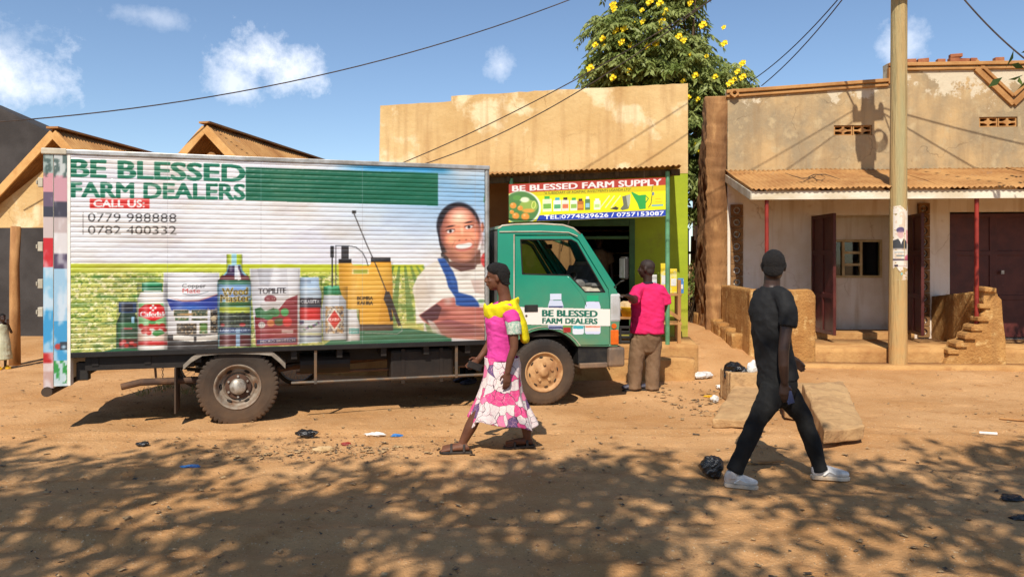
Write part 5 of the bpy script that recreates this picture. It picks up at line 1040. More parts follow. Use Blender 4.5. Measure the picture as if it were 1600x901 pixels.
# posters wrapped round the shaft
pa = Art(R(-150), R(-30), 0, .72*1.66, .008, lambda A, B: (1403-13.2*np.cos(A)*-1, 437-B*104), lambda px, py: (None, None), (226, 216, 200))
pa.inv = lambda px, py: (-np.arccos(np.clip((np.asarray(px, float)-1403)/13.2, -.999, .999)), (437-np.asarray(py, float))/104)
pw = (slice(None), slice(None)); nn = fbm(pa.U/5, pa.V/6, 3)
pa.al[:] = 0; edge_ = (nn > .22+np.clip((334-pa.V)/34, 0, .45)+np.clip((pa.V-415)/26, 0, .45)); pa.blend(pw, edge_*1.0, (228,218,204))
pa.blend(pw, edge_*(nn > .62)*.6, (206,180,150)); pa.ell(1400.5, 360, 6, 5, (96,84,116)); pa.ell(1400.5, 366, 5, 8, (206,166,164), .9, .3); pa.ell(1400.5, 360, 6, 4, (92,80,112), .8, .4); pa.poly([(1391,376),(1397,373),(1401,380),(1405,373),(1411,378),(1411,388),(1391,388)], (70,72,76)); pa.poly([(1399,374),(1403,374),(1401,382)], (236,230,224))
pa.poly([(1409,360),(1416,360),(1416,382),(1410,380)], (206,120,126), .6); pa.rect(1391,404,1416,406.5,(70,60,76)); pa.poly([(1407,400),(1416,396),(1416,406),(1407,406)], (196,90,120), .8); pa.rect(1393,393,1408,395,(130,150,160),.7); pa.rect(1395,398,1407,400.5,(96,120,130),.8); pa.rect(1391,389,1412,390,(110,90,90),.7); pa.rect(1392,414,1412,416,(190,170,160),.8); pa.rect(1393,413,1397,416,(70,60,70)); pa.ell(1402, 427, 2, 3, (90,160,160), .8, .4)
pzb = CAMZ+(HY-437)/F*PB.y; psc = 104/F*PB.y; psc = PB.y/F*104
obj('torn_posters', pa.mesh('po', lambda A, B: (PB.x+.004*(pzb+B*psc)+(.1335-.026*(pzb+B*psc)/7.3)*np.cos(A), PB.y+(.1335-.026*(pzb+B*psc)/7.3)*np.sin(A), pzb+B*psc), True, .86), MV('poster_paper', .85, .2), pole)
m_wire = M('wire', S(52,46,44), S(80,66,56), 6, rough=.7)
def wire(a, b, sag, label, r=.011, n=26, group=None):
    a, b = Vector(a), Vector(b); pts = [a.lerp(b, t)-Vector((0,0,sag*4*t*(1-t))) for t in np.linspace(0, 1, n)]
    lo_ = min(pts, key=lambda p: p.z); return tag(obj('overhead_wire', MB().tube(pts, r, 5), m_wire), label, 'wire', group)
wire(P3(-60,194,11), P3(900,-4,13.5), .42, 'long overhead wire sweeping across the sky above the truck', .010)
wire(P3(600,266,10.6), P3(1112,0,8.4), .12, 'upper of two wires crossing the blank shop parapet and the flowering tree', .007)
wire(P3(622,268,10.5), P3(1120,-8,8.2), .26, 'lower of two wires crossing the blank shop parapet and the flowering tree', .007)
wire(P3(1158,136,16), (PB.x-.22,PB.y-.14,6.5), .25, 'left of two wires rising from the veranda building to the pole top', .010)
wire(P3(1190,134,15), (PB.x-.22,PB.y-.14,6.5), .18, 'right of two wires rising from the veranda building to the pole top', .010)
wire((PB.x+.22,PB.y-.14,6.5), P3(1640,120,10), .2, 'wire slanting down from the pole top past the right edge', .012)
wire((PB.x-.22,PB.y-.14,6.48), (-9,6.5,6.3), .5, 'street wire running from the pole crossarm along the road above the view', .007); wire((PB.x+.22,PB.y-.14,6.48), (17,9,6.4), .5, 'street wire running from the pole crossarm away to the right above the view', .011)
wire((PB.x+.22,PB.y-.14,6.4), (16,7,5.2), .5, 'service wire dropping from the pole towards the trees on the right', .011); wire((PB.x-.22,PB.y-.14,6.3), (-3,8.2,5.9), .5, 'service wire leaving the pole towards the road above the truck', .007)

# ---------------------------------------------------------------- kiosks on the left
m_barge = M('ochre_board', S(226,176,110,.82), S(204,150,86,.82), 5, rough=.8, bump=.1); m_char = M('charcoal_wall', S(66,62,60), S(52,48,46), 1.4, rough=.9, bump=.2); m_pwood = M('peeled_pole', S(196,146,92,.82), S(160,112,66,.82), 6, rough=.85, bump=.2, stretch=(1,1,.3))
def kiosk(px, py, d, label, tanwall, seed, half=1.30, depth=6):
    pk = P3(px, py, d); gzk = g1(pk.x, d); k = thing('kiosk', label, 'kiosk', (pk.x, d, gzk), group='gabled kiosks behind the truck')
    pit = 1.02; ez = pk.z-half*pit; x0, x1 = pk.x-half, pk.x+half
    for s in (-1, 1):
        nsh = 6
        for j in range(nsh):
            ya, yb = d-.12+depth*j/nsh-(.05 if j else 0), d-.12+depth*(j+1)/nsh; e = .006*(j % 2)
            corrugated('roof_sheet', (pk.x,ya,pk.z+.03+e), (pk.x,yb,pk.z+.03+e), (pk.x+s*(half+.12),ya,pk.z+.03-(half+.12)*pit+e), (pk.x+s*(half+.12),yb,pk.z+.03-(half+.12)*pit+e), m_tin, k, .08, .012, seed=seed*20+j+(s > 0)*7)
        obj('barge_board', MB().obox((pk.x+.0*s,d-.14-.002*s,pk.z-.05), (pk.x+s*(half+.14),d-.14-.002*s,pk.z-.05-(half+.14)*pit), .03, .13, up=(0,0,1)), m_barge, k, .005)
    obj('ridge_cap', MB().obox((pk.x,d-.16,pk.z+.045),(pk.x,d+depth-.12,pk.z+.045),.2,.03), m_tin, k)
    gb = ez-.0; lo_z = pk.z-1.55
    obj('gable_wall', MB().plate([(pk.x-half+.06,lo_z),(pk.x+half-.06,lo_z),(pk.x+half-.06,ez),(pk.x+.02,pk.z-.42),(pk.x-.02,pk.z-.42),(pk.x-half+.06,ez)], (), d+.02, d+.10), m_ochre if tanwall else m_tan, k)
    obj('back_wall', MB().box(x0+.05,x1-.05,d+1.4,d+1.5,gzk-.1,ez+.3), m_char, k)
    for s in (-1, 1): obj('side_wall', MB().box(pk.x+s*(half-.12),pk.x+s*(half-.04),d+1.51,d+depth-.3,gzk-.1,ez), m_char, k)
    for s in (-1, 1):
        x = pk.x+s*(half-.55 if s < 0 else half-.1); mb = MB(); rg = random.Random(seed+s)
        mb.tube([(x+rg.uniform(-.02,.02),d-.02,gzk-.1),(x+.02,d-.03,gzk+.9),(x-.01,d,gzk+1.6),(x+.01,d+.01,lo_z+.02)], [.085,.075,.07,.075], 10); obj('post', mb, m_pwood, k, sm=True)
    for a, b, nm in (((pk.x-half+.5,d+1.0,gzk+1.9),(pk.x-half+1.35,d+.7,gzk-.05),'brace'), ((pk.x-half+.3,d+1.34,gzk+.85),(pk.x+.5,d+1.34,gzk+.83),'rail')): obj(nm, MB().obox(a, b, .06, .06), m_bark, k)
    return k
k1_ = kiosk(92, 206, 12.0, 'gabled tin-roofed kiosk with peeled post at the left edge behind the truck rear', True, 1)
k2_ = kiosk(328, 198, 12.3, 'gabled tin-roofed kiosk peeping over the middle of the truck box', False, 2)
k1_.rotation_euler.z = -R(4); k2_.rotation_euler.z = -R(10)
db = thing('dark_building', 'charcoal grey building with sloping roofline at the far left', 'building', (-11.5, 15, 0))
pp = [P3(-260,60,15.5), P3(0,168,15.5), P3(92,214,15.5), P3(120,240,15.5)]
mb = MB().plate([(pp[0].x,-.1),(pp[3].x+.8,-.1),(pp[3].x+.8,pp[3].z-.3)]+[(p.x,p.z) for p in pp[::-1]], (), 15.5, 15.7); obj('front_wall', mb, m_char, db)
obj('roof', MB().obox((pp[0].x,18.2,pp[0].z-.35),(pp[2].x+.3,18.2,pp[2].z-.45),4.8,.06,up=(0,0,1)), m_char, db); obj('side_wall', MB().box(pp[3].x+.6,pp[3].x+.8,15.71,20,-.1,3.0), m_char, db)

# ---------------------------------------------------------------- alley: reed fence and shrub
m_reed = M('dry_reed', S(190,146,92,.82), S(140,100,60), 10, rough=.9, bump=.2)
fence = thing('reed_fence', 'reed fence closing the alley between the two buildings', 'fence', (4.2, 16.6, .5))
for k in range(40):
    x = 3.2+k*.075; h = 2.3+random.uniform(-.18,.2); obj('reed', MB().tube([(x,16.6+random.uniform(-.02,.02),.35),(x+random.uniform(-.03,.03),16.6,h)], random.uniform(.028,.04), 6), m_reed, fence)
for z in (.9, 1.9): obj('fence_rail', MB().tube([(3.1,16.55,z),(6.2,16.55,z)], .03, 6), m_bark, fence)

# ---------------------------------------------------------------- foliage
def leafmat(name, c1, c2, tr=.35):
    m = bpy.data.materials.new(name); m.use_nodes = True; t = m.node_tree; N = t.nodes; L = t.links; b = N['Principled BSDF']
    b.inputs['Roughness'].default_value = .5; b.inputs['Specular IOR Level'].default_value = .35
    o = N.new('ShaderNodeTexCoord'); n = N.new('ShaderNodeTexNoise'); n.inputs['Scale'].default_value = 2.2; n.inputs['Detail'].default_value = 8; L.new(o.outputs['Object'], n.inputs['Vector'])
    r = N.new('ShaderNodeMapRange'); r.inputs[1].default_value = .35; r.inputs[2].default_value = .68; L.new(n.outputs[0], r.inputs[0])
    x = N.new('ShaderNodeMix'); x.data_type = 'RGBA'; L.new(r.outputs[0], x.inputs['Factor']); x.inputs['A'].default_value = c1; x.inputs['B'].default_value = c2; L.new(x.outputs['Result'], b.inputs['Base Color'])
    tl = N.new('ShaderNodeBsdfTranslucent'); L.new(x.outputs['Result'], tl.inputs[0]); ms = N.new('ShaderNodeMixShader'); ms.inputs[0].default_value = tr
    L.new(b.outputs[0], ms.inputs[1]); L.new(tl.outputs[0], ms.inputs[2]); L.new(ms.outputs[0], N['Material Output'].inputs[0]); return m
m_leafA = leafmat('leaf_green', S(114,130,62), S(162,170,100)); m_leafB = leafmat('leaf_dark', S(58,80,36), S(92,110,50)); m_flower = M('yellow_flower', S(255,236,50), S(255,220,30), 9, rough=.6)
def leaves_np(base, direc, length, width, rg, curl=.15):
    """diamond leaves: base (n,3), direction (n,3)"""
    n = len(base); d = direc/np.linalg.norm(direc, axis=1, keepdims=True); r = rg.normal(size=(n, 3)); s = np.cross(d, r); s /= np.linalg.norm(s, axis=1, keepdims=True)+1e-9
    L = length[:, None]; Wd = width[:, None]; nn = np.cross(d, s)
    V = np.stack([base, base+d*L*.45+s*Wd*.5+nn*L*curl*.3, base+d*L-nn*L*curl, base+d*L*.45-s*Wd*.5+nn*L*curl*.3], 1).reshape(-1, 3)
    return V, np.arange(n*4).reshape(-1, 4)
def branches(mb, root, ends, r0, rg, mids=None):
    root = Vector(root)
    for e in ends:
        e = Vector(e); m1 = root.lerp(e, .45)+Vector((rg.normal()*.12, rg.normal()*.12, .15)); mb.tube([root, m1, e], [r0, r0*.55, r0*.18], 6)
# flowering tree behind the shop
rg = np.random.default_rng(5)
tz = thing('flowering_tree', 'dense green tree with yellow flower clusters rising behind the shop', 'tree', (4.3, 16.3, .5))
DT = 16.0
lobes = [(1018,60,86,70,1.1),(960,70,45,55,.8),(1045,108,70,68,1.1),(985,115,65,38,1.0),(1032,-34,80,50,1.1),(1092,200,44,80,.9),(1095,130,38,58,.8),(1116,165,24,50,.6),(1088,285,28,70,.7),(1150,118,20,26,.4),(935,107,22,20,.5)]
cl = []
for (x, y, rx, ry, rd) in lobes:
    n = int(rx*ry/13)
    for _ in range(n):
        v = rg.normal(size=3); v /= np.linalg.norm(v); v *= rg.uniform(.45, 1)**.6
        p = P3(x+v[0]*rx, y+v[1]*ry, DT); cl.append((p.x, DT+v[2]*rd, p.z))
cl = np.array(cl); mb = MB(); cen = Vector((4.1, 16.2, 4.6))
mb.tube([(4.35,16.3,.3),(4.3,16.25,1.8),(4.2,16.2,3.2),(4.1,16.2,4.6),(3.3,16.1,6.4)], [.2,.17,.15,.12,.05], 10); mb.tube([(4.2,16.2,3.2),(4.8,16.0,4.4),(4.9,16,5.2)], [.1,.07,.03], 8)
branches(mb, cen, cl[rg.choice(len(cl), 60)], .05, rg); obj('trunk', mb, m_bark, tz, sm=True)
bs, dr_, ln_, wd_ = [], [], [], []
for c in cl[rg.permutation(len(cl))[:int(len(cl)*.28)]]:
    a0_ = rg.uniform(0, 6.28); big = rg.uniform(.8, 1.25)
    for m_ in range(6):                                   # a rosette of drooping feathered leaves at each twig end
        a = a0_+m_*1.05+rg.uniform(-.3,.3); out = np.array([math.cos(a), math.sin(a)*.9-.15, rg.uniform(-.15, .5)]); out /= np.linalg.norm(out); L = rg.uniform(.26, .40)*big
        sd = np.cross(out, [0, 0, 1]); sd /= np.linalg.norm(sd)+1e-9
        for j in range(6):
            t = (j+.6)/6; p = c+out*L*t+np.array([0, 0, -.75*L*t*t])
            for s_ in (-1, 1): bs.append(p); dr_.append(sd*s_*.6+out*.5+np.array([0, 0, -.8])); ln_.append(rg.uniform(.11, .17)*big); wd_.append(rg.uniform(.036, .055)*big)
V, q = leaves_np(np.array(bs), np.array(dr_), np.array(ln_), np.array(wd_), rg); me = mesh_np('lv', V, q); obj('crown', me, m_leafA, tz)
fm_ = MB(); rgf = random.Random(3)
for k in range(16):
    c = Vector((rgf.gauss(0,.042), rgf.gauss(0,.042), rgf.gauss(0,.046)))
    for j in range(5):
        a = 2*math.pi*j/5+k; d = Vector((math.cos(a), -.45, math.sin(a))).normalized(); s = d.cross(Vector((0,1,.2))).normalized()*.026
        fm_.add([c, c+d*.03+s, c+d*.058, c+d*.03-s], [(0,1,2,3)])
fme = fm_.mesh('fl'); fme.materials.append(m_flower)
spots = [(958,14),(956,8),(1015,3),(1077,5),(1031,5),(1003,16),(988,36),(1034,34),(1033,34),(1031,47),(975,45),(961,48),(942,60),(930,70),(944,72),(922,106),(985,71),(1011,72),(1024,70),(1060,57),(1098,39),(1079,85),(1103,88),(1130,43),(1131,68),(970,66),(958,121),(982,110),(1067,127),(1146,125),(1160,120),(1159,99),(1086,118),(1117,120),(1090,155),(1100,214),(1087,226),(1093,236),(1075,152),(1066,64),(1039,18),(1003,34),(1140,130),(1152,112)]
for (x, y) in spots:
    o = bpy.data.objects.new('flower_cluster', fme); C.objects.link(o); p = P3(x, y, 15.0+.3*rgf.random()); o.location = p; o.rotation_euler = (0, 0, rgf.uniform(-.6,.6)); o.scale = (rgf.uniform(.42,.72),)*3; o.parent = tz; o.matrix_parent_inverse = Matrix.Translation(-Vector(tz.location))
def shade_tree(name, label, base, cc, rad, n, L, seed, cat='tree', density=22, trunk_r=.22, mat=None, extra=()):
    rg = np.random.default_rng(seed); t = thing(name, label, cat, base, group=None); cc = np.array(cc); rad = np.array(rad)
    cl = []
    hub = []
    while len(hub) < max(6, n//6):                        # boughs: leaf clumps gather round a few limbs and leave open gaps
        v = rg.uniform(-1, 1, 3)
        if np.linalg.norm(v) < 1: hub.append(v*rad)
    while len(cl) < n:
        v = hub[rg.integers(len(hub))]+rg.normal(size=3)*np.array([.42,.34,.2])
        if np.linalg.norm(v/rad) < 1.12: cl.append(cc+v)
    cl = np.array(cl+[np.array(e) for e in extra]); n = len(cl); bs = np.repeat(cl, density, 0)+rg.normal(size=(n*density, 3))*np.array([.27,.27,.16]); dd = rg.normal(size=(n*density, 3)); dd[:, 2] -= .5
    V, q = leaves_np(bs, dd, rg.uniform(.7, 1.2, len(bs))*L, rg.uniform(.35,.5,len(bs))*L, rg); obj('crown', mesh_np('lv', V, q), mat or m_leafB, t)
    mb = MB(); b = Vector(base); fork = Vector((b.x+(cc[0]-b.x)*.35, b.y+(cc[1]-b.y)*.35, b.z+(cc[2]-b.z)*.55)); mb.tube([b-Vector((0,0,.2)), b.lerp(fork,.5)+Vector((.08,.05,0)), fork], [trunk_r*1.2, trunk_r*.9, trunk_r*.75], 12)
    k = 7; hubs = cl[rg.choice(n, k, replace=False)]
    for h in hubs:
        h = Vector(h); h = fork.lerp(h, .75); mb.tube([fork, fork.lerp(h,.5)+Vector((rg.normal()*.15,rg.normal()*.15,.2)), h], [trunk_r*.5, trunk_r*.32, trunk_r*.16], 8)
        near = cl[np.argsort(np.linalg.norm(cl-np.array(h), axis=1))[:max(5, n//k)]]
        for e in near: mb.tube([h, h.lerp(Vector(e),.5)+Vector((rg.normal()*.08,rg.normal()*.08,.06)), Vector(e)], [trunk_r*.14, .02, .008], 5)
    obj('trunk', mb, m_bark, t, sm=True); return t
# trees behind the photographer, whose crowns dapple the road
shade_tree('street_tree', 'leafy street tree behind the photographer shading the left of the road', (-7.4,-3.5,0), (-6.0,-1.25,7.0), (3.1,2.3,1.0), 92, .25, 31, density=38)
shade_tree('street_tree', 'leafy street tree behind the photographer shading the middle of the road', (-1.6,-4.0,0), (-1.3,-2.0,7.0), (2.7,2.0,1.1), 84, .25, 32, density=38)
shade_tree('street_tree', 'leafy street tree behind the photographer shading the right of the road', (4.6,-3.8,0), (3.8,-1.6,7.0), (3.1,2.1,1.0), 92, .25, 33, density=38)
shade_tree('roadside_tree', 'leafy tree right of the veranda building with twigs entering the top right corner', (11.2,8.4,.1), (9.2,8.9,5.3), (2.4,1.6,1.3), 52, .2, 34, density=26, extra=[(6.55,9.0,4.15),(6.9,9.0,4.35),(7.2,9,4.6)])
# a drooping twig that reaches into the top right corner
# shrub in the alley
rgs = np.random.default_rng(8); sb = thing('alley_shrub', 'small leafy shrub growing by the alley fence', 'shrub', (3.75,15.6,.5)); mb = MB(); ends = [np.array((3.75+rgs.normal()*.18,15.6+rgs.normal()*.15,.9+rgs.random()*.75)) for _ in range(18)]
branches(mb, (3.75,15.6,.4), ends, .02, rgs); obj('stems', mb, m_bark, sb); bs = np.concatenate([e+rgs.normal(size=(26,3))*.1 for e in ends]); V, q = leaves_np(bs, rgs.normal(size=bs.shape), rgs.uniform(.07,.13,len(bs)), rgs.uniform(.03,.05,len(bs)), rgs); obj('foliage', mesh_np('lv', V, q), m_leafA, sb)

# ---------------------------------------------------------------- slabs, bin, litter
m_slab = M('mud_slab', S(204,164,114,.82), S(176,136,92,.82), 2.6, rough=.95, bump=.9, bscale=12, c3=S(146,112,78), scale3=6, lo3=.54, hi3=.74)
def slab(c4, th, label, seed):
    """c4: near-left, near-right, far-right, far-left corners of the top face"""
    c4 = [Vector(c) for c in c4]; n = 14; V = []
    nrm = (c4[1]-c4[0]).cross(c4[3]-c4[0]).normalized()
    for s in (0, 1):
        for j in range(n+1):
            for i in range(n+1):
                a, b = i/n, j/n; p = (c4[0]*(1-a)+c4[1]*a)*(1-b)+(c4[3]*(1-a)+c4[2]*a)*b
                p = p-nrm*th*s; ns = (fbm(np.array([p.x*4+seed]), np.array([p.y*4+s*9]), 3)[0]-.5)
                ed = (fbm(np.array([p.x*7+seed]), np.array([p.y*7]), 2)[0]-.5)*.07; out = Vector((a-.5, b-.5, 0)); 
                if i in (0, n) or j in (0, n): p = p+Vector((out.x*ed, out.y*ed, -.012 if s == 0 else .0))
                V.append(p+nrm*ns*.06)
    m = (n+1)**2; fs = []; ii = lambda s, j, i: s*m+j*(n+1)+i
    for j in range(n):
        for i in range(n): fs.append((ii(0,j,i),ii(0,j,i+1),ii(0,j+1,i+1),ii(0,j+1,i))); fs.append((ii(1,j,i),ii(1,j+1,i),ii(1,j+1,i+1),ii(1,j,i+1)))
    for i in range(n):
        fs += [(ii(0,0,i),ii(1,0,i),ii(1,0,i+1),ii(0,0,i+1)),(ii(0,n,i),ii(0,n,i+1),ii(1,n,i+1),ii(1,n,i)),(ii(0,i,0),ii(0,i+1,0),ii(1,i+1,0),ii(1,i,0)),(ii(0,i,n),ii(1,i,n),ii(1,i+1,n),ii(0,i+1,n))]
    return tag(obj('earth_slab', MB().add(V, fs), m_slab, None, .012), label, 'slab', 'fallen slabs in front of the veranda')
def PZ(px, py, z): d = F*(CAMZ-z)/(py-HY); return Vector(((px-HX)/F*d, d, z))
slab([PZ(1288,672,.17), PZ(1351,665,.17), PZ(1318,592,.30), PZ(1254,598,.32)], .14, 'large tilted earth slab lying behind the front leg of the man in black', 1)
slab([PZ(1113,652,.10), PZ(1180,655,.12), PZ(1204,598,.22), PZ(1150,597,.22)], .10, 'flat earth slab lying beside the litter bin left of the man in black', 2)
slab([PZ(1225,640,.12), PZ(1270,645,.12), PZ(1268,596,.22), PZ(1215,596,.20)], .09, 'small earth slab lying between the legs of the man in black', 3)
m_bag = M('black_polythene', S(18,18,20), S(32,32,34), 8, rough=.25, bump=.5, bscale=22, spec=.6); m_paper = M('white_paper', S(228,224,216), S(206,200,190), 8, rough=.8); m_card = M('litter_card', S(206,176,132,.85), S(184,150,104,.85), 9, rough=.9)
def crumple(name, c, r, mat, label, cat, seed, sq=(1,1,.7), group=None, amp=.5):
    mb = MB().ell((0,0,0), ((r*sq[0],0,0),(0,r*sq[1],0),(0,0,r*sq[2])), 22, 14); v = np.array(mb.v); n = noise3(v/r*1.9+seed*3.1)-.5; n2 = noise3(v/r*5+seed)-.5
    v = v*(1+n*amp*2+n2*amp*.8)[:, None]; mb.v = [tuple(x) for x in v]; zmin = v[:, 2].min()
    o = obj(name, mb, mat); o.location = (c[0], c[1], c[2]-zmin-.008); return tag(o, label, cat, group)
c = PZ(1113,740,0); crumple('plastic_bag', (c.x,c.y,g1(c.x,c.y)), .085, m_bag, 'knotted black plastic bag behind the heel of the man in black', 'bag', 1, (1,.9,1.0))
bn = thing('litter_bin', 'low earthen bin overflowing with a black bag beside the alley', 'bin', (2.72,8.95,.1)); b0_ = PZ(1133,612,.08); 
mb = MB().plate([(2.58,.0),(2.98,.0),(2.97,.36),(2.59,.36)], (), 8.75, 8.84).plate([(2.58,0),(2.98,0),(2.97,.36),(2.59,.36)], (), 9.12, 9.2).box(2.585,2.65,8.842,9.118,0,.355).box(2.91,2.975,8.842,9.118,0,.355).box(2.652,2.908,8.842,9.118,0,.2); obj('bin_wall', mb, m_slab, bn, .015)
crumple('plastic_bag', (2.72,8.98,.2), .13, m_bag, 'black plastic bag stuffed into the earthen bin', 'bag', 4, (1.1,.9,.95)); crumple('crumpled_paper', (2.90,8.93,.26), .085, m_paper, 'crumpled white paper sticking out of the earthen bin', 'paper', 5, (.7,.6,1.3))
m_clear = M('clear_plastic', S(214,212,206), S(190,186,180), 8, rough=.2); m_blue = M('blue_wrapper', S(70,140,200), S(40,90,150), 9, rough=.4); m_yel = M('yellow_peel', S(226,180,30), S(200,150,20), 9, rough=.6)
for (px, py, r, mt, nm, lb, sq, sd_) in ((1097,597,.11,m_clear,'plastic_wrapper','crumpled clear plastic wrapper at the mouth of the alley',(1.3,.8,.45),11),(1117,628,.06,m_clear,'plastic_bottle','crushed clear plastic bottle beside the earth slab',(.8,.7,.8),12),(1108,620,.06,m_yel,'yellow_wrapper','yellow wrapper among the litter by the bin',(1.3,.7,.25),13),(1128,608,.06,m_paper,'crumpled_paper','crumpled pale paper on the ground just left of the bin',(1.3,.8,.5),14),
    (298,728,.055,m_blue,'blue_wrapper','flat blue wrapper on the shaded road at left',(1.4,.6,.25),15),(480,683,.08,m_bag,'plastic_bag','torn black plastic bag in the litter strip by the truck',(1.4,.8,.5),16),(222,696,.04,m_bag,'plastic_bag','scrap of black plastic on the road left of the rear wheel',(1.3,.8,.5),17),(1580,782,.06,m_bag,'plastic_bag','flattened black plastic at the right edge of the road',(1.3,1,.35),18),(1596,815,.05,m_bag,'plastic_bag','sliver of black plastic cut by the right edge of the frame',(1.4,.6,.35),19),(541,692,.035,m_red,'red_wrapper','small red wrapper in the litter strip by the truck',(1.2,.8,.5),20),(586,679,.06,m_paper,'crumpled_paper','strip of pale paper at the right end of the litter strip',(1.8,.6,.3),21),(505,704,.06,m_card,'crumpled_card','crumpled brown card in the litter strip by the truck',(1.3,.9,.4),22),(620,679,.05,m_blue,'blue_wrapper','faded blue wrapper at the end of the litter strip',(1.3,.7,.3),23)):
    c = PZ(px, py, 0); crumple(nm, (c.x, c.y, g1(c.x, c.y)), r, mt, lb, 'litter', sd_, sq, amp=.7)
c = PZ(1540,679,0); e = PZ(1553,681,0); tag(obj('white_stick', MB().tube([(c.x-.06,c.y,g1(c.x,c.y)+.02),(e.x+.02,e.y-.02,g1(e.x,e.y)+.018)], .014, 10), m_paper), 'short white tube lying on the ground at right', 'litter'); c = PZ(1590,660,0); tag(obj('stick', MB().tube([(c.x-.12,c.y+.1,g1(c.x,c.y)+.02),(c.x+.25,c.y-.1,g1(c.x+.2,c.y)+.015)], .011, 7), m_wood), 'pale cane lying on the ground at the right edge', 'stick')
c = PZ(1185,724,0); tag(obj('stick', MB().obox((c.x-.12,c.y,g1(c.x,c.y)+.012),(c.x+.22,c.y+.05,g1(c.x,c.y)+.02),.05,.012), m_wood), 'splintered piece of wood on the ground between the two white shoes', 'stick')
# scattered chaff, pebbles and leaf litter: too small and many to count
rgl = np.random.default_rng(77)
ys_ = rgl.uniform(2.8, 10.5, 1000); xs_ = rgl.uniform(-.72, .72, 1000)*ys_; ss_ = rgl.uniform(.006, .026, 1000)
x2 = rgl.normal(-1.6, .5, 330); y2 = 6.55+rgl.normal(size=330)*.16+(x2+1.6)*.08; x3 = rgl.normal(2.3, .3, 160); y3 = rgl.normal(8.6, .6, 160)
X = np.concatenate([xs_, x2, x3]); Y = np.concatenate([ys_, y2, y3]); SS = np.concatenate([ss_, rgl.uniform(.005,.020,330)*np.where(rgl.random(330)<.12,2.0,1), rgl.uniform(.01,.035,160)]); n = len(X); A = rgl.uniform(0, 6.28, n); AS = rgl.uniform(.25,.8,n); Zg = gz(X, Y)
V = np.stack([np.stack([X+SS*(dx*np.cos(A)-dy*AS*np.sin(A)), Y+SS*(dx*np.sin(A)+dy*AS*np.cos(A)), Zg+.006+rgl.uniform(0,.012,n)], -1) for dx, dy in ((-1,-1),(1,-1),(1,1),(-1,1))], 1).reshape(-1, 3)
m_lit = M('dry_litter', S(206,174,126,.85), S(140,104,68), 40, .4, .6, .9, c3=S(70,60,50), scale3=18, lo3=.5, hi3=.56); lt = struct(obj('litter_scatter', mesh_np('lit', V, np.arange(n*4).reshape(-1, 4)), m_lit), 'stuff'); lt['label'] = 'scattered leaf scraps and litter on the dirt'
n = 3000; Y = np.where(np.arange(n) < 700, rgl.uniform(6.1,7.1,n), rgl.uniform(2.6,11,n)); X = np.where(np.arange(n) < 700, rgl.normal(-1.6,.9,n), rgl.uniform(-.75,.75,n)*Y); SS = rgl.uniform(.004,.016,n)*np.where(rgl.random(n) < .06, 1.6, 1); Zg = gz(X, Y)
V = np.stack([np.stack([X+d[0]*SS*rgl.uniform(.7,1.3,n), Y+d[1]*SS*rgl.uniform(.7,1.3,n), Zg-.002+d[2]*SS*.9], -1) for d in ((1,0,0),(0,1,0),(-1,0,0),(0,-1,0),(0,0,1))], 1).reshape(-1, 3)
b_ = np.arange(n)[:, None]*5; F_ = np.concatenate([b_+np.array(t)[None] for t in ((0,1,4),(1,2,4),(2,3,4),(3,0,4))])
pb = struct(obj('pebbles', mesh_np('pb', V, F_), M('pebble', S(190,140,92,.82), S(130,96,66), 30, rough=.9)), 'stuff'); pb['label'] = 'small clods and pebbles on the dirt road'
# sparse grass tufts behind the truck rear
bs = []; dd = []
for k in range(14):
    x = rgl.uniform(-4.9,-3.6); y = rgl.uniform(9.2,10.8); n = 16
    for _ in range(n): bs.append((x+rgl.normal()*.07,y+rgl.normal()*.07,g1(x,y))); dd.append((rgl.normal()*.5,rgl.normal()*.5,1))
V, q = leaves_np(np.array(bs), np.array(dd), rgl.uniform(.05,.13,len(bs)), rgl.uniform(.008,.014,len(bs)), rgl); gr = struct(obj('grass', mesh_np('gr', V, q), leafmat('dry_grass', S(120,120,56), S(150,140,80))), 'stuff')

# ---------------------------------------------------------------- goods at the shop front
rk = thing('display_rack', 'rough wooden display rack standing by the green post', 'rack', ef(4.55,.85,.5))
ua, ub = onplane(1030,500,poff(1.0),SD)[0], onplane(1061,500,poff(1.0),SD)[0]
for u in (ua, ub):
    for o_ in (.55, 1.0): obj('leg', MB().obox(ef(u,o_,.5), ef(u,o_,1.42 if u == ub else 1.2), .05, .05), m_wood, rk, .004)
for z in (.78, 1.20): obj('shelf', MB().obox(ef(ua-.04,.775,z), ef(ub+.04,.775,z), .5, .03), m_wood, rk, .004)
obj('brace', MB().obox(ef(ua,1.03,1.05), ef(ub+.02,1.03,.85), .025, .05), m_wood, rk)
m_ybox = M('yellow_carton', S(236,206,40,.85), S(224,214,140,.85), 12, .5, .6, .6); m_wbox = M('white_carton', S(228,226,220,.82), S(190,200,214,.8), 14, .55, .65, .6); m_bbox = M('blue_carton', S(70,130,190,.85), S(220,226,230,.8), 14, .55, .65, .6)
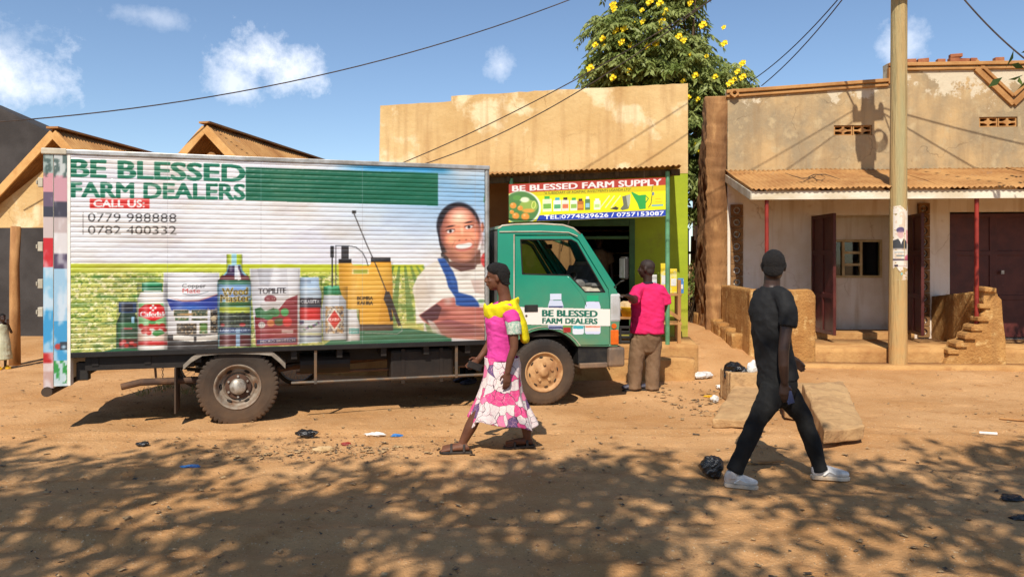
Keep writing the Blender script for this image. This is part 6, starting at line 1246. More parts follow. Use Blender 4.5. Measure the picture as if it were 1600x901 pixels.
for du, o_, w, h, mt, lb in ((.03,.80,.13,.44,m_ybox,'tall yellow carton on the wooden rack beside the man in pink'),(.17,.74,.10,.36,m_ybox,'narrow yellow carton behind the green post on the rack'),(.30-.02,.82,.08,.22,m_bbox,'blue and white carton at the right end of the rack'),(-.12,.70,.10,.27,m_wbox,'white carton at the left end of the rack beside the man in pink')):
    b_ = thing('carton', lb, 'carton', ef(ua+du+w/2,o_,1.217)); p = ef(ua+du,o_,1.217); obj('box', MB().obox(ef(ua+du,o_,1.217+h/2), ef(ua+du+w,o_,1.217+h/2), .12, h), mt, b_, .004); obj('label_band', MB().obox(ef(ua+du+.01,o_+.0625,1.217+h*.45), ef(ua+du+w-.01,o_+.0625,1.217+h*.45), .002, h*.3), m_wbox if mt is not m_wbox else m_bbox, b_)
ta = onplane(968,500,poff(1.0),SD)[0]; tb_ = onplane(1000,500,poff(1.0),SD)[0]
tbl = thing('low_table', 'low dark table at the shop door behind the cab', 'table', ef((ta+tb_)/2,.9,.5)); obj('table_top', MB().obox(ef(ta-.1,.9,.86), ef(tb_+.05,.9,.86), .4, .03), m_wood, tbl, .004)
for u in (ta-.06, tb_+.02):
    for o_ in (.74, 1.06): obj('leg', MB().obox(ef(u,o_,.5), ef(u,o_,.845), .04, .04), m_bark, tbl)
bsn = thing('basin', 'yellow plastic basin on the low table', 'basin', ef(ta+.12,.95,.876)); q = Vector(ef(ta+.14,.95,.876)); obj('bowl', MB().lathe([(.0,.0),(.10,.0),(.145,.13),(.155,.14),(.15,.145),(.135,.13),(.0,.02)], 24, q, 'z'), m_yel, bsn, sm=True)
crumple('grain_sack', (q.x,q.y,q.z+.06), .14, m_card, 'open tan sack piled in the yellow basin', 'sack', 31, (1.25,.9,.6), amp=.35)
cr = thing('plastic_crate', 'dark grey plastic crate on the platform beside the cab', 'crate', ef(ta-.02,1.12,.5)); 
mb = MB(); a, b = ta-.14, ta+.16
for z in (.53,.60,.67,.74): mb.obox(ef(a,1.24,z), ef(b,1.24,z), .02, .035); mb.obox(ef(a+.01,1.23,z), ef(a+.01,1.10,z), .02, .035); mb.obox(ef(b-.01,1.23,z), ef(b-.01,1.10,z), .02, .035)
for u in (a, (a+b)/2, b): mb.obox(ef(u,1.245,.505), ef(u,1.245,.76), .03, .02, up=(0,1,0))
obj('crate_wall', mb, m_blackp, cr, .003)

# ---------------------------------------------------------------- motorcycle parked behind the truck
mc = thing('motorcycle', 'dark motorcycle parked on the far side behind the truck rear wheel', 'motorcycle', (-3.5, 9.85, 0), TA*.6, local=True); gzm = g1(-3.5, 9.85); mc.location.z = gzm
def bikewheel(x):
    w = thing('wheel', '', '', local=True); del w['label']; del w['category']; w.parent = mc; w.location = (x, 0, .30)
    obj('tyre', MB().lathe([(.245,-.03),(.28,-.04),(.298,-.02),(.302,0),(.298,.02),(.28,.04),(.245,.03)], 44), m_rubber, w, sm=True); obj('rim', MB().lathe([(.246,-.022),(.232,-.02),(.228,0),(.232,.02),(.246,.022)], 44), m_alu, w, sm=True); obj('hub', MB().tube([(0,-.06,0),(0,.06,0)], .045, 14), m_alu, w)
    mb = MB()
    for k in range(28): t = 2*math.pi*k/28; s = (-1)**k; mb.tube([(.04*math.cos(t+.5*s), s*.03, .04*math.sin(t+.5*s)), (.232*math.cos(t), 0, .232*math.sin(t))], .0022, 4)
    obj('spokes', mb, m_alu, w)
bikewheel(-.62); bikewheel(.62)
obj('fork', MB().tube([(.62,-.08,.30),(.46,-.08,.82)], .02, 8).tube([(.62,.08,.30),(.46,.08,.82)], .02, 8), m_alu, mc); obj('handlebar', MB().tube([(.36,-.36,.98),(.42,-.18,.96),(.44,0,.90),(.42,.18,.96),(.36,.36,.98)], .014, 8), m_blackp, mc)
obj('fuel_tank', MB().ell((.17,0,.78), ((.26,0,0),(0,.13,0),(.03,0,.12))), M('red_tank', S(140,30,28), S(110,22,20), 4, rough=.3, coat=.5), mc, sm=True); obj('seat', MB().tube([(.0,0,.76),(-.3,0,.75),(-.62,0,.79)], [(.05,.12),(.06,.14),(.05,.12)], 12, side=(0,0,1), round_=True), m_seat, mc, sm=True)
obj('engine', MB().box(-.14,.2,-.12,.12,.28,.56), m_alu, mc, .03); obj('frame_tube', MB().tube([(.44,0,.84),(.3,0,.4),(.0,0,.27),(-.25,0,.32),(-.35,0,.7)], .02, 8).tube([(-.25,-.09,.32),(-.62,-.09,.30)], .018, 8).tube([(-.25,.09,.32),(-.62,.09,.30)], .018, 8), m_blackp, mc); obj('mudguard', MB().tube([(-.62+.34*math.cos(t),0,.30+.34*math.sin(t)) for t in np.linspace(R(30),R(160),9)], [(.012,.06)]*9, 8), m_blackp, mc); obj('headlamp', MB().ell((.52,0,.84), ((.06,0,0),(0,.08,0),(0,0,.08))), m_alu, mc, sm=True); obj('side_stand', MB().tube([(-.05,-.1,.27),(-.12,-.28,.01)], .012, 6), m_blackp, mc)
# ---------------------------------------------------------------- people
m_skin = M('dark_skin', S(104,66,46), S(88,54,38), 7, rough=.6, spec=.3, bump=.03); m_skin2 = M('deep_skin', S(60,40,31), S(48,31,24), 7, rough=.45, spec=.45, bump=.03)
m_hair = M('black_hair', S(22,19,18), S(34,29,26), 40, rough=.85, bump=.9, bscale=120)
def remesh(mb, vox, name, mat, parent, it=6, wr=0, ws=9, wst=(1,1,1), fac=.5):
    me = mb.mesh(name); o = bpy.data.objects.new('tmp', me); C.objects.link(o)
    r = o.modifiers.new('r', 'REMESH'); r.mode = 'VOXEL'; r.voxel_size = vox
    s = o.modifiers.new('s', 'SMOOTH'); s.iterations = it; s.factor = fac
    bpy.context.view_layer.update(); ev = o.evaluated_get(bpy.context.evaluated_depsgraph_get()); m2 = bpy.data.meshes.new_from_object(ev)
    bpy.data.objects.remove(o); bpy.data.meshes.remove(me); m2.materials.clear(); m2.name = name
    if wr:
        n = len(m2.vertices); co = np.empty(n*3, np.float32); m2.vertices.foreach_get('co', co); no = np.empty(n*3, np.float32); m2.vertices.foreach_get('normal', no); co = co.reshape(-1, 3); no = no.reshape(-1, 3)
        d = (noise3(co.astype(float)*np.array(wst)*ws)-.5); d = np.abs(d)*-2+.25; co += no*(d*wr)[:, None]; m2.vertices.foreach_set('co', co.ravel())
    smooth(m2); return obj(name, m2, mat, parent)
def head(mb, c, f, u, k=1.0):
    f = Vector(f).normalized(); u = Vector(u).normalized(); r = f.cross(u).normalized(); u = r.cross(f); c = Vector(c)
    E = lambda a, b, cc, rs, fs, us: mb.ell(c+(r*a+f*b+u*cc)*k, (r*rs*k, f*fs*k, u*us*k), 18, 12)
    E(0,-.012,.035,.074,.094,.082); E(0,.018,-.03,.060,.070,.085); E(0,.045,-.085,.032,.032,.028); E(0,-.03,-.02,.066,.07,.07)
    E(0,.094,-.012,.011,.014,.026); E(0,.102,-.024,.017,.014,.011); E(.011,.092,-.028,.011,.012,.009); E(-.011,.092,-.028,.011,.012,.009)
    E(0,.086,-.052,.025,.013,.008); E(0,.083,-.065,.022,.013,.008); E(0,.076,.022,.045,.014,.010); E(.035,.060,-.025,.022,.02,.018); E(-.035,.060,-.025,.022,.02,.018)
    for s in (-1, 1): E(s*.076,-.008,-.005,.010,.020,.032); E(s*.070,-.002,-.02,.010,.014,.014)
    return r, f, u
def face_bits(c, f, u, parent, k=1.0):
    f = Vector(f).normalized(); u = Vector(u).normalized(); r = f.cross(u).normalized(); u = r.cross(f); c = Vector(c); me_ = M('eye_white', S(120,106,98), None, rough=.3); mp = M('dark_pupil', S(24,16,14), None, rough=.2)
    for s in (-1, 1):
        e = obj('eye', MB().ell(c+(r*.031*s+f*.067+u*.003)*k, (r*.010*k, f*.008*k, u*.005*k), 10, 6), me_, parent, sm=True); obj('pupil', MB().ell(c+(r*.031*s+f*.0735+u*.003)*k, (r*.006*k, f*.003*k, u*.005*k), 8, 5), mp, e, sm=True); obj('eyebrow', MB().ell(c+(r*.031*s+f*.078+u*.025)*k, (r*.017*k, f*.006*k, u*.003*k), 10, 5), m_hair, parent, sm=True)
    obj('lips', MB().ell(c+(f*.090-u*.058)*k, (r*.023*k, f*.008*k, u*.008*k), 12, 6), M('lips', S(96,48,44), None, rough=.4), parent, sm=True)
def hair(c, f, u, parent, k=1.0, th=.008, low=0, back=0, seed=0, mat=None):
    """cropped hair lifted off the scalp of the finished body"""
    body = [o for o in parent.children if o.name.startswith('body')][0]; me = body.data; n = len(me.vertices)
    co = np.empty(n*3, np.float32); me.vertices.foreach_get('co', co); co = co.reshape(-1, 3).astype(float)
    f = Vector(f).normalized(); u = Vector(u).normalized(); r = f.cross(u).normalized(); u = r.cross(f)
    q = (co-np.array(c))/k; a, b, h = q@np.array(r), q@np.array(f), q@np.array(u)
    line = np.interp(b, [-.12,-.08,-.04,-.015,.0,.03,.055,.085,.12], [-.075,-.072,-.055,.0,.034,.036,.052,.078,.09])
    m = np.where((np.linalg.norm(q, axis=1) < .2) & (h > -.1), h-line, -1)
    F_ = [tuple(p.vertices) for p in me.polygons if min(m[v] for v in p.vertices) > 0] if False else None
    lt = np.empty(len(me.polygons), np.int32); me.polygons.foreach_get('loop_total', lt); li = np.empty(len(me.loops), np.int32); me.loops.foreach_get('vertex_index', li)
    st_ = np.concatenate([[0], np.cumsum(lt)[:-1]]); q4 = st_[lt == 4]; fa = np.stack([li[q4+i] for i in range(4)], -1); fa = fa[(m[fa] > 0).all(1)]
    used, inv = np.unique(fa, return_inverse=True); V = co[used]; mm = m[used]
    d = V-np.array(c)-np.array(u)*.02*k; d /= np.linalg.norm(d, axis=1, keepdims=True)
    t = np.clip(mm/(.012+th*.9), 0, 1); t = 1-(1-t)**2
    V = V+d*(th*k*t*(.9+.35*(noise3(V*70+seed)-.5)*2)+.0012)[:, None]
    hm = mesh_np('hair', V, inv.reshape(-1, 4)); smooth(hm); return obj('hair', hm, mat or m_hair, parent)
def hand(mb, w, d, pn, k=1.0, curl=.5, thumb=1):
    """wrist, finger direction, palm normal; thumb = side of the thumb"""
    w = Vector(w); d = Vector(d).normalized(); pn = Vector(pn); pn = (pn-d*pn.dot(d)).normalized(); t = d.cross(pn)*thumb
    mb.tube([w-d*.02*k, w+d*.03*k, w+d*.085*k], [(.020*k,.024*k),(.015*k,.036*k),(.013*k,.040*k)], 12, side=pn, round_=True)
    for i, (o, L) in enumerate(((.029,.070),(.010,.080),(-.010,.075),(-.029,.058))):
        p = w+(d*.085+t*o)*k; a = curl*(.9+.15*i); pts = [p-d*.02*k, p]; dd = d.copy()
        for q, fr in enumerate((.45,.32,.25)):
            ang = a*(.5+.35*q); dd = (dd*math.cos(ang*.8)+pn*math.sin(ang*.8)).normalized(); p = p+dd*L*fr*k; pts.append(p)
        mb.tube(pts, [.0095*k,.0095*k,.009*k,.008*k,.007*k], 8, round_=True)
    p = w+(d*.022+t*.022)*k; q1 = p+(t*.72+d*.6+pn*.35).normalized()*.038*k; q2 = q1+(d*.9+pn*.4+t*.1).normalized()*.034*k; mb.tube([p, q1, q2], [.013*k,.011*k,.009*k], 8, round_=True)
def shoe(mb, heel, toe, h=.075, w=.043):
    heel, toe = Vector(heel), Vector(toe); d = toe-heel; L = d.length; pts = [heel+d*t+Vector((0,0,z)) for t, z in ((.08,.045),(.3,.045),(.55,.036),(.8,.030),(.95,.027))]
    mb.tube(pts, [(h*.58,w*.78),(h*.62,w*.85),(h*.5,w),(h*.38,w*1.02),(h*.28,w*.8)], 14, side=(0,0,1), round_=True)
def sole(mb, heel, toe, w=.043, th=.02):
    heel, toe = Vector(heel), Vector(toe); d = toe-heel; s = Vector((-d.y, d.x, 0)).normalized(); L = []
    for t, k in ((0,.55),(.05,.75),(.25,.8),(.5,.9),(.72,1.08),(.88,.95),(.97,.6),(1,.3)): L.append((t, k))
    ring = [heel+d*t+s*w*k for t, k in L]+[heel+d*t-s*w*k for t, k in L[::-1]]; n = len(ring)
    mb.add([p for p in ring]+[p+Vector((0,0,th)) for p in ring], [tuple(range(n))[::-1], tuple(range(n,2*n))]+[(i,(i+1) % n,n+(i+1) % n,n+i) for i in range(n)])

# --- woman walking left past the truck
D1 = 6.46; w = lambda px, py, dy=0.0: P3(px, py, D1)+Vector((0, dy, 0))
ped = thing('person', 'woman in pink top and patterned skirt with yellow shawl walking past the truck', 'person', (w(775,705).x, D1, g1(w(775,705).x, D1)))
hc = w(775,434); hf = Vector((-1,-.10,-.06)); mb = MB(); head(mb, hc, hf, (-.05,0,1), .93)
mb.tube([w(784,442), w(788,460), w(790,482)], [.056,.054,.066], 14); mb.tube([w(786,490), w(783,520), w(783,556), w(784,585)], [(.12,.085),(.12,.09),(.115,.085),(.13,.1)], 16, side=(0,1,0), round_=True)
mb.tube([w(795,488,-.15), w(803,512,-.19), w(803,540,-.20), w(797,558,-.20), w(793,576,-.20)], [.045,.043,.036,.033,.026], 12, round_=True); hand(mb, w(793,576,-.20), (-.06,-.02,-1), (-.35,.9,0), .95, .38, -1)
mb.tube([w(777,490,.15), w(768,515,.18), w(763,541,.19), w(755,554,.18), w(747,564,.16)], [.044,.04,.034,.031,.025], 12, round_=True); hand(mb, w(747,564,.16), (-.75,-.15,-.55), (-.1,-1,-.1), .95, .85, 1)
gw = lambda p, z: Vector((p.x, p.y, g1(p.x, p.y)+z))
aF, aR = w(723,690,-.05), w(824,684,.06)
kF, kR = w(748,640,-.05), w(812,640,.06)
mb.tube([w(780,580,-.05), w(770,612,-.05), kF, w(736,664,-.05), aF], [.075,.065,.052,.054,.036], 12, round_=True); mb.tube([w(786,580,.06), w(796,612,.06), kR, w(822,662,.07), aR], [.09,.075,.055,.054,.036], 12, round_=True)
def barefoot(ankle, heel, toe): mb.tube([ankle, heel+Vector((0,0,.035)), heel.lerp(toe,.5)+Vector((0,0,.035)), toe+Vector((0,0,.02))], [.034,(.036,.036),(.030,.042),(.015,.045)], 12, round_=True)
hF, tF = gw(w(733,0,-.06),.02), gw(w(694,0,-.07),.022); hR, tR = gw(w(831,0,.07),.03), gw(w(792,0,.07),.02); barefoot(aF, hF, tF); barefoot(aR, hR, tR)
for fo, (h_, t_) in ((-1,(hF,tF)),(1,(hR,tR))):
    d = (t_-h_).normalized(); s = Vector((-d.y,d.x,0))
    for i in range(5): p = t_+s*(.03-.0155*i)*(-fo)+d*(-.012+.008*(2-abs(i-1))); mb.tube([p-d*.03+Vector((0,0,.012)), p+d*.02+Vector((0,0,.004))], [.010,.008] if i else [.013,.011], 8, round_=True)
remesh(mb, .0062, 'body', m_skin, ped, 5); face_bits(hc, hf, (-.05,0,1), ped, .93); hair(hc, hf, (-.05,0,1), ped, .93, .033, seed=3)
m_sand = M('sandal_leather', S(34,30,28), S(60,48,38), 9, rough=.6)
for h_, t_ in ((hF,tF),(hR,tR)):
    m2 = MB(); d = (t_-h_).normalized(); sole(m2, h_-d*.03-Vector((0,0,.018)), t_+d*.035-Vector((0,0,.018)), .048, .02); s = Vector((-d.y,d.x,0)); sd_ = obj('sandal', m2, m_sand, ped, .004); m3 = MB()
    for t in (.18, .68): q = h_.lerp(t_, t); m3.tube([q+s*.045+Vector((0,0,.0)), q+s*.034+Vector((0,0,.05 if t < .5 else .036)), q+Vector((0,0,.078 if t < .5 else .06)), q-s*.034+Vector((0,0,.05 if t < .5 else .036)), q-s*.045], [(.011,.004)]*5, 8, side=d)
    obj('strap', m3, m_sand, sd_)
m_top = M('pink_cotton', S(226,70,158,.9), S(206,54,140,.9), 5, rough=.85, bump=.1, bscale=60); m_slv = M('mint_print_sleeve', S(150,180,160,.85), S(206,206,190,.85), 60, .45, .55, .9)
m2 = MB(); m2.tube([w(786,476), w(785,486), w(781,504), w(781,520), w(783,545), w(783,562)], [(.10,.07),(.165,.095),(.165,.128),(.152,.115),(.145,.118),(.152,.135)], 20, side=(0,1,0)); 
m2.tube([w(788,478,-.03), w(794,484,-.12), w(800,494,-.165), w(802,502,-.18)], [.05,.072,.070,.066], 14); m2.tube([w(786,478,.03), w(777,484,.13), w(770,497,.17), w(768,505,.18)], [.05,.068,.068,.066], 14)
remesh(m2, .007, 'blouse', m_top, ped, 5, .02, 10, (1,1,1.6)); remesh(MB().tube([w(800,497,-.172), w(803,508,-.185), w(803.5,519,-.19)], [.066,.066,.062], 16), .005, 'sleeve', m_slv, ped, 3); remesh(MB().tube([w(770,497,.172), w(766,514,.18)], [.066,.062], 16), .005, 'sleeve', m_slv, ped, 3)
# printed skirt
m_skirt = bpy.data.materials.new('printed_skirt'); m_skirt.use_nodes = True; t_n = m_skirt.node_tree; N = t_n.nodes; L = t_n.links; b = N['Principled BSDF']; b.inputs['Roughness'].default_value = .85
o_ = N.new('ShaderNodeTexCoord'); v1_ = N.new('ShaderNodeTexVoronoi'); v1_.inputs['Scale'].default_value = 12; v2_ = N.new('ShaderNodeTexVoronoi'); v2_.feature = 'DISTANCE_TO_EDGE'; v2_.inputs['Scale'].default_value = 12; v3_ = N.new('ShaderNodeTexVoronoi'); v3_.feature = 'DISTANCE_TO_EDGE'; v3_.inputs['Scale'].default_value = 26
dn = N.new('ShaderNodeTexNoise'); dn.inputs['Scale'].default_value = 6; ad = N.new('ShaderNodeVectorMath'); ad.operation = 'MULTIPLY_ADD'; ad.inputs[1].default_value = (.14,.14,.14); L.new(o_.outputs['Object'], dn.inputs['Vector']); L.new(dn.outputs['Color'], ad.inputs[0]); L.new(o_.outputs['Object'], ad.inputs[2])
for v in (v1_, v2_, v3_): L.new(ad.outputs[0], v.inputs['Vector'])
sp_ = N.new('ShaderNodeSeparateColor'); L.new(v1_.outputs['Color'], sp_.inputs[0]); cr_ = N.new('ShaderNodeValToRGB'); cr_.color_ramp.interpolation = 'CONSTANT'; el = cr_.color_ramp.elements; el[0].color = S(228,212,208,.85); el[1].position = .50; el[1].color = S(222,70,130,.9)
for p_, c_ in ((.74, S(240,224,216,.85)), (.86, S(236,120,160,.9)), (.94, S(96,70,110))): e_ = el.new(p_); e_.color = c_
L.new(sp_.outputs[0], cr_.inputs[0]); src = cr_.outputs[0]
for v, th_, c_ in ((v3_, .018, S(206,150,160,.9)), (v2_, .016, S(60,40,52))):
    lt_ = N.new('ShaderNodeMath'); lt_.operation = 'LESS_THAN'; lt_.inputs[1].default_value = th_; L.new(v.outputs['Distance'], lt_.inputs[0]); mx_n = N.new('ShaderNodeMix'); mx_n.data_type = 'RGBA'; L.new(lt_.outputs[0], mx_n.inputs['Factor']); L.new(src, mx_n.inputs['A']); mx_n.inputs['B'].default_value = c_; src = mx_n.outputs['Result']
L.new(src, b.inputs['Base Color'])
prof = [(557,757,811,.135),(570,757,814,.15),(590,755,813,.165),(612,749,816,.175),(632,742,824,.185),(648,736,831,.19),(660,732,836,.195)]
n = 96; V = []; fs = []; rows = 40
for j in range(rows+1):
    t = j/rows*(len(prof)-1); i = min(int(t), len(prof)-2); f_ = t-i; py, xl, xr, ry = [prof[i][k]*(1-f_)+prof[i+1][k]*f_ for k in range(4)]
    for k in range(n):
        th_ = 2*math.pi*k/n; c_ = w((xl+xr)/2, py); a_ = (xr-xl)/2/F*D1; fold = 1+.09*(j/rows)**1.2*math.sin(7*th_+1.2+2.2*math.sin(th_*2)+.8*j/rows)+.03*(j/rows)*math.sin(17*th_+j*.05)
        cx_, sy_ = math.cos(th_), math.sin(th_); ex = .72; x = c_.x+a_*math.copysign(abs(cx_)**ex, cx_)*fold; y = c_.y+ry*math.copysign(abs(sy_)**ex, sy_)*fold; z = c_.z+(.03*math.sin(3*th_+.6)+.02*math.sin(5*th_))*(j/rows)-.02*math.cos(th_)*(j/rows)
        V.append((x, y, z))
for j in range(rows):
    for k in range(n): fs.append((j*n+k, (j+1)*n+k, (j+1)*n+(k+1) % n, j*n+(k+1) % n))
sk_ = obj('skirt', MB().add(V, fs), m_skirt, ped, sm=True); sd_ = sk_.modifiers.new('s', 'SOLIDIFY'); sd_.thickness = .005
# shawl
m_shawl = M('yellow_shawl', S(240,226,10,.9), S(226,206,6,.9), 5, rough=.8, bump=.1, bscale=50, c3=S(206,130,20), scale3=14, lo3=.68, hi3=.72); m2 = MB()
ring = []
for k in range(26):
    t = 2*math.pi*k/25; ring.append(w(784+25*math.cos(t), 479-6*math.cos(t), .145*math.sin(t)))
m2.tube(ring, [(.048+.008*math.sin(k*1.7),.012) for k in range(26)], 10, side=(.15,0,1))
m2.tube([w(757,478,-.02), w(759,486,-.06), w(766,489,-.11), w(778,486,-.16), w(792,482,-.19), w(804,486,-.17)], [(.045,.011),(.055,.012),(.060,.012),(.058,.012),(.052,.012),(.05,.012)], 12, side=(0,-.3,1), round_=True)
m2.tube([w(802,472,-.06), w(809,488,-.06), w(815,505,-.07), w(818,518,-.075), w(820,528,-.075)], [(.03,.12),(.04,.13),(.044,.12),(.042,.10),(.040,.09)], 14, side=(1,0,.3), round_=True)
remesh(m2, .006, 'shawl', m_shawl, ped, 4, .012, 14, (1,1,.6))
ph = w(741,573,.10); tag(obj('mobile_phone', MB().obox(ph+Vector((-.06,-.02,.02)), ph+Vector((.06,.02,-.03)), .012, .06), m_blackp, None, .004), 'black mobile phone in the far hand of the walking woman', 'phone')

# --- man in black walking right
D2 = 5.66; w = lambda px, py, dy=0.0: P3(px, py, D2)+Vector((0, dy, 0))
ped = thing('person', 'man in black shirt and trousers with white shoes striding to the right', 'person', (w(1220,750).x, D2, g1(w(1220,750).x, D2)))
hc = w(1209,416); hf = Vector((.42,.90,.02)); mb = MB(); head(mb, hc, hf, (0,0,1), 1.07)
mb.tube([w(1207,425), w(1206,445), w(1205,460)], [.060,.061,.085], 14); mb.tube([w(1203,462), w(1205,500), w(1212,545), w(1214,592)], [(.11,.05),(.11,.065),(.10,.065),(.10,.07)], 16, side=(.75,-.66,0), round_=True)
mb.tube([w(1217,472,-.12), w(1217,500,-.165), w(1210,543,-.19), w(1210,565,-.19), w(1213,592,-.17)], [.05,.048,.040,.038,.028], 12, round_=True); hand(mb, w(1213,592,-.17), (-.08,0,-1), (.2,.9,0), 1.0, .6, 1)
mb.tube([w(1196,474,.13), w(1202,505,.19), w(1222,540,.21), w(1238,556,.20), w(1247,563,.19)], [.05,.046,.04,.036,.028], 12, round_=True); hand(mb, w(1246,561,.19), (.75,-.1,-.6), (-.2,-.9,-.3), 1.0, .3, 1)
mb.tube([w(1208,606,-.05), w(1178,648,-.08), w(1150,720,-.08)], [.05,.045,.035], 10); mb.tube([w(1220,606,.06), w(1258,655,.08), w(1286,730,.07)], [.05,.045,.035], 10)
remesh(mb, .0065, 'body', m_skin2, ped, 5); hair(hc, hf, (0,0,1), ped, 1.07, .006, seed=9)
m_bk = M('black_cotton', S(10,10,11), S(17,17,19), 3, rough=.8, bump=.12, bscale=70); m_tr = M('black_twill', S(9,9,9), S(16,15,14), 3, rough=.85, bump=.12, bscale=90)
m2 = MB(); sd2 = (.80,-.60,0); m2.tube([w(1206,449), w(1205,457), w(1204,468), w(1203,486), w(1204,515), w(1208,548), w(1213,572), w(1217,594)], [(.078,.074),(.105,.082),(.148,.098),(.160,.112),(.150,.108),(.140,.106),(.146,.110),(.154,.118)], 20, side=sd2)
m2.tube([w(1208,456,-.03), w(1216,464,-.10), w(1220,480,-.145), w(1219,494,-.165), w(1217,507,-.175)], [.06,.070,.070,.066,.064], 14); m2.tube([w(1203,456,.03), w(1195,465,.10), w(1196,484,.15), w(1199,505,.18)], [.06,.070,.067,.064], 14)
remesh(m2, .0075, 'shirt', m_bk, ped, 4, .026, 8, (1.2,1.2,1))
m2 = MB(); m2.tube([w(1214,570), w(1214,600), w(1214,618)], [(.140,.104),(.152,.118),(.12,.10)], 18, side=(.8,-.6,0), round_=True)
m2.tube([w(1205,604,-.07), w(1192,628,-.085), w(1176,655,-.085), w(1160,690,-.085), w(1146,722,-.085), w(1142,731,-.085)], [.098,.088,.070,.063,.058,.062], 16); m2.tube([w(1226,604,.075), w(1244,630,.085), w(1262,656,.085), w(1275,692,.08), w(1285,728,.075), w(1288,738,.075)], [.098,.088,.070,.063,.057,.062], 16)
remesh(m2, .008, 'trousers', m_tr, ped, 5, .022, 9, (1.5,1.5,.9))
m_sho = M('white_trainer', S(226,220,214,.85), S(196,186,176,.85), 14, rough=.6, bump=.1); m_sol = M('shoe_sole', S(214,200,180,.85), S(170,146,118), 8, rough=.7)
for i, (hx, tx, dy) in enumerate(((1129,1175,-.085),(1276,1330,.075))):
    h_, t_ = gw(w(hx,0,dy),.025), gw(w(tx,0,dy-.02),.02); m2 = MB(); shoe(m2, h_, t_, .085, .044); m2.tube([h_.lerp(t_,.22)+Vector((0,0,.05)), h_.lerp(t_,.20)+Vector((0,0,.105))], [.05,.042], 12); s_ = remesh(m2, .006, 'shoe', m_sho, ped, 4)
    m3 = MB(); d = (t_-h_).normalized(); sole(m3, h_-d*.012-Vector((0,0,.02)), t_+d*.012-Vector((0,0,.02)), .047, .03); obj('sole', m3, m_sol, s_, .006); m4 = MB(); sx_ = Vector((-d.y,d.x,0))
    for k in range(4): q = h_.lerp(t_, .38+.085*k)+Vector((0,0,.092-.013*k)); m4.tube([q-sx_*.028-Vector((0,0,.01)), q, q+sx_*.028-Vector((0,0,.01))], .005, 6)
    obj('laces', m4, m_paper, s_)
    q = h_.lerp(t_, .45)
    for sg_ in (-1, 1): obj('side_stripe', MB().tube([q+sx_*.044*sg_+d*x_+Vector((0,0,.02+z_)) for x_, z_ in ((-.05,.0),(-.01,.03),(.04,.01))], .006, 5), m_paper, s_)
p0_, p1_ = w(1216,598,-.20), w(1224,624,-.19); tag(obj('mobile_phone', MB().obox(p0_+Vector((0,.03,0)), p1_+Vector((0,.03,0)), .055, .010, up=(0,1,0)), M('blue_phone', S(44,62,98), S(36,50,84), 6, rough=.25, coat=.6), None, .004), 'blue mobile phone in the near hand of the man in black', 'phone')

# --- man in the pink shirt at the front of the cab
D3 = 9.5; w = lambda px, py, dy=0.0: P3(px, py, D3)+Vector((0, dy, 0))
ped = thing('person', 'man in bright pink polo shirt and brown trousers reaching to the truck', 'person', (w(1005,612).x, D3, g1(w(1005,612).x, D3)))
hc = w(1010,420); hf = Vector((-.88,.45,.04)); mb = MB(); head(mb, hc, hf, (0,0,1), 1.04)
mb.tube([w(1012,428), w(1012,440), w(1012,450)], [.06,.058,.07], 14); mb.tube([w(1012,456), w(1012,480), w(1011,512)], [(.14,.06),(.14,.08),(.13,.09)], 16, side=(1,-.25,0), round_=True)
mb.tube([w(993,457,-.05), w(987,464,-.22), w(984,467,-.34), w(978,463,-.44), w(971,459,-.52)], [.055,.05,.045,.04,.03], 12, round_=True); hand(mb, w(972,459.5,-.52), (-.75,-.6,.1), (0,.2,-1), 1.0, .35, -1)
mb.tube([w(1034,456,0), w(1040,472,.02), w(1038,484,.06), w(1030,484,.16), w(1022,480,.22)], [.055,.05,.045,.038,.03], 12, round_=True); hand(mb, w(1022,480,.22), (-.8,.5,.05), (0,.2,-1), 1.0, .6, 1)
mb.tube([w(1000,520,0), w(993,562), w(990,605)], [.08,.06,.04], 10); mb.tube([w(1022,520,0), w(1020,562), w(1019,605)], [.08,.06,.04], 10)
remesh(mb, .007, 'body', m_skin2, ped, 5); face_bits(hc, hf, (0,0,1), ped, 1.04); hair(hc, hf, (0,0,1), ped, 1.04, .002, seed=12, mat=M('shaved_hair', S(50,36,30), S(40,28,24), 20, rough=.7))
m_pk = M('pink_polo_cotton', S(230,34,104,.9), S(208,24,90,.9), 5, rough=.85, bump=.1, bscale=70); m_br = M('brown_twill', S(132,104,78,.9), S(112,86,62,.9), 5, rough=.9, bump=.1, bscale=70); m_dk = M('dark_collar', S(40,26,40), S(30,20,30), 5, rough=.8)
sd3 = (1,-.25,0); m2 = MB(); m2.tube([w(1012,444), w(1012,452), w(1012,464), w(1012,490), w(1011,510), w(1011,520)], [(.09,.08),(.16,.10),(.215,.13),(.210,.135),(.212,.15),(.218,.158)], 20, side=sd3)
m2.tube([w(1008,448,-.01), w(996,454,-.03), w(989,462,-.15), w(986,465,-.26)], [.06,.085,.084,.078], 14); m2.tube([w(1016,448,0), w(1030,454,0), w(1038,466,.01), w(1040,475,.02)], [.06,.085,.084,.078], 14); remesh(m2, .009, 'polo_shirt', m_pk, ped, 4, .034, 7, (1,1,1.4))
m2 = MB().tube([w(1012+7.5*math.cos(t), 443.5+1.0*math.sin(t), .066*math.sin(t)) for t in np.linspace(0, 2*math.pi, 20)], [(.024,.012)]*20, 8, side=(0,0,1)); obj('collar', m2, m_dk, ped, sm=True)
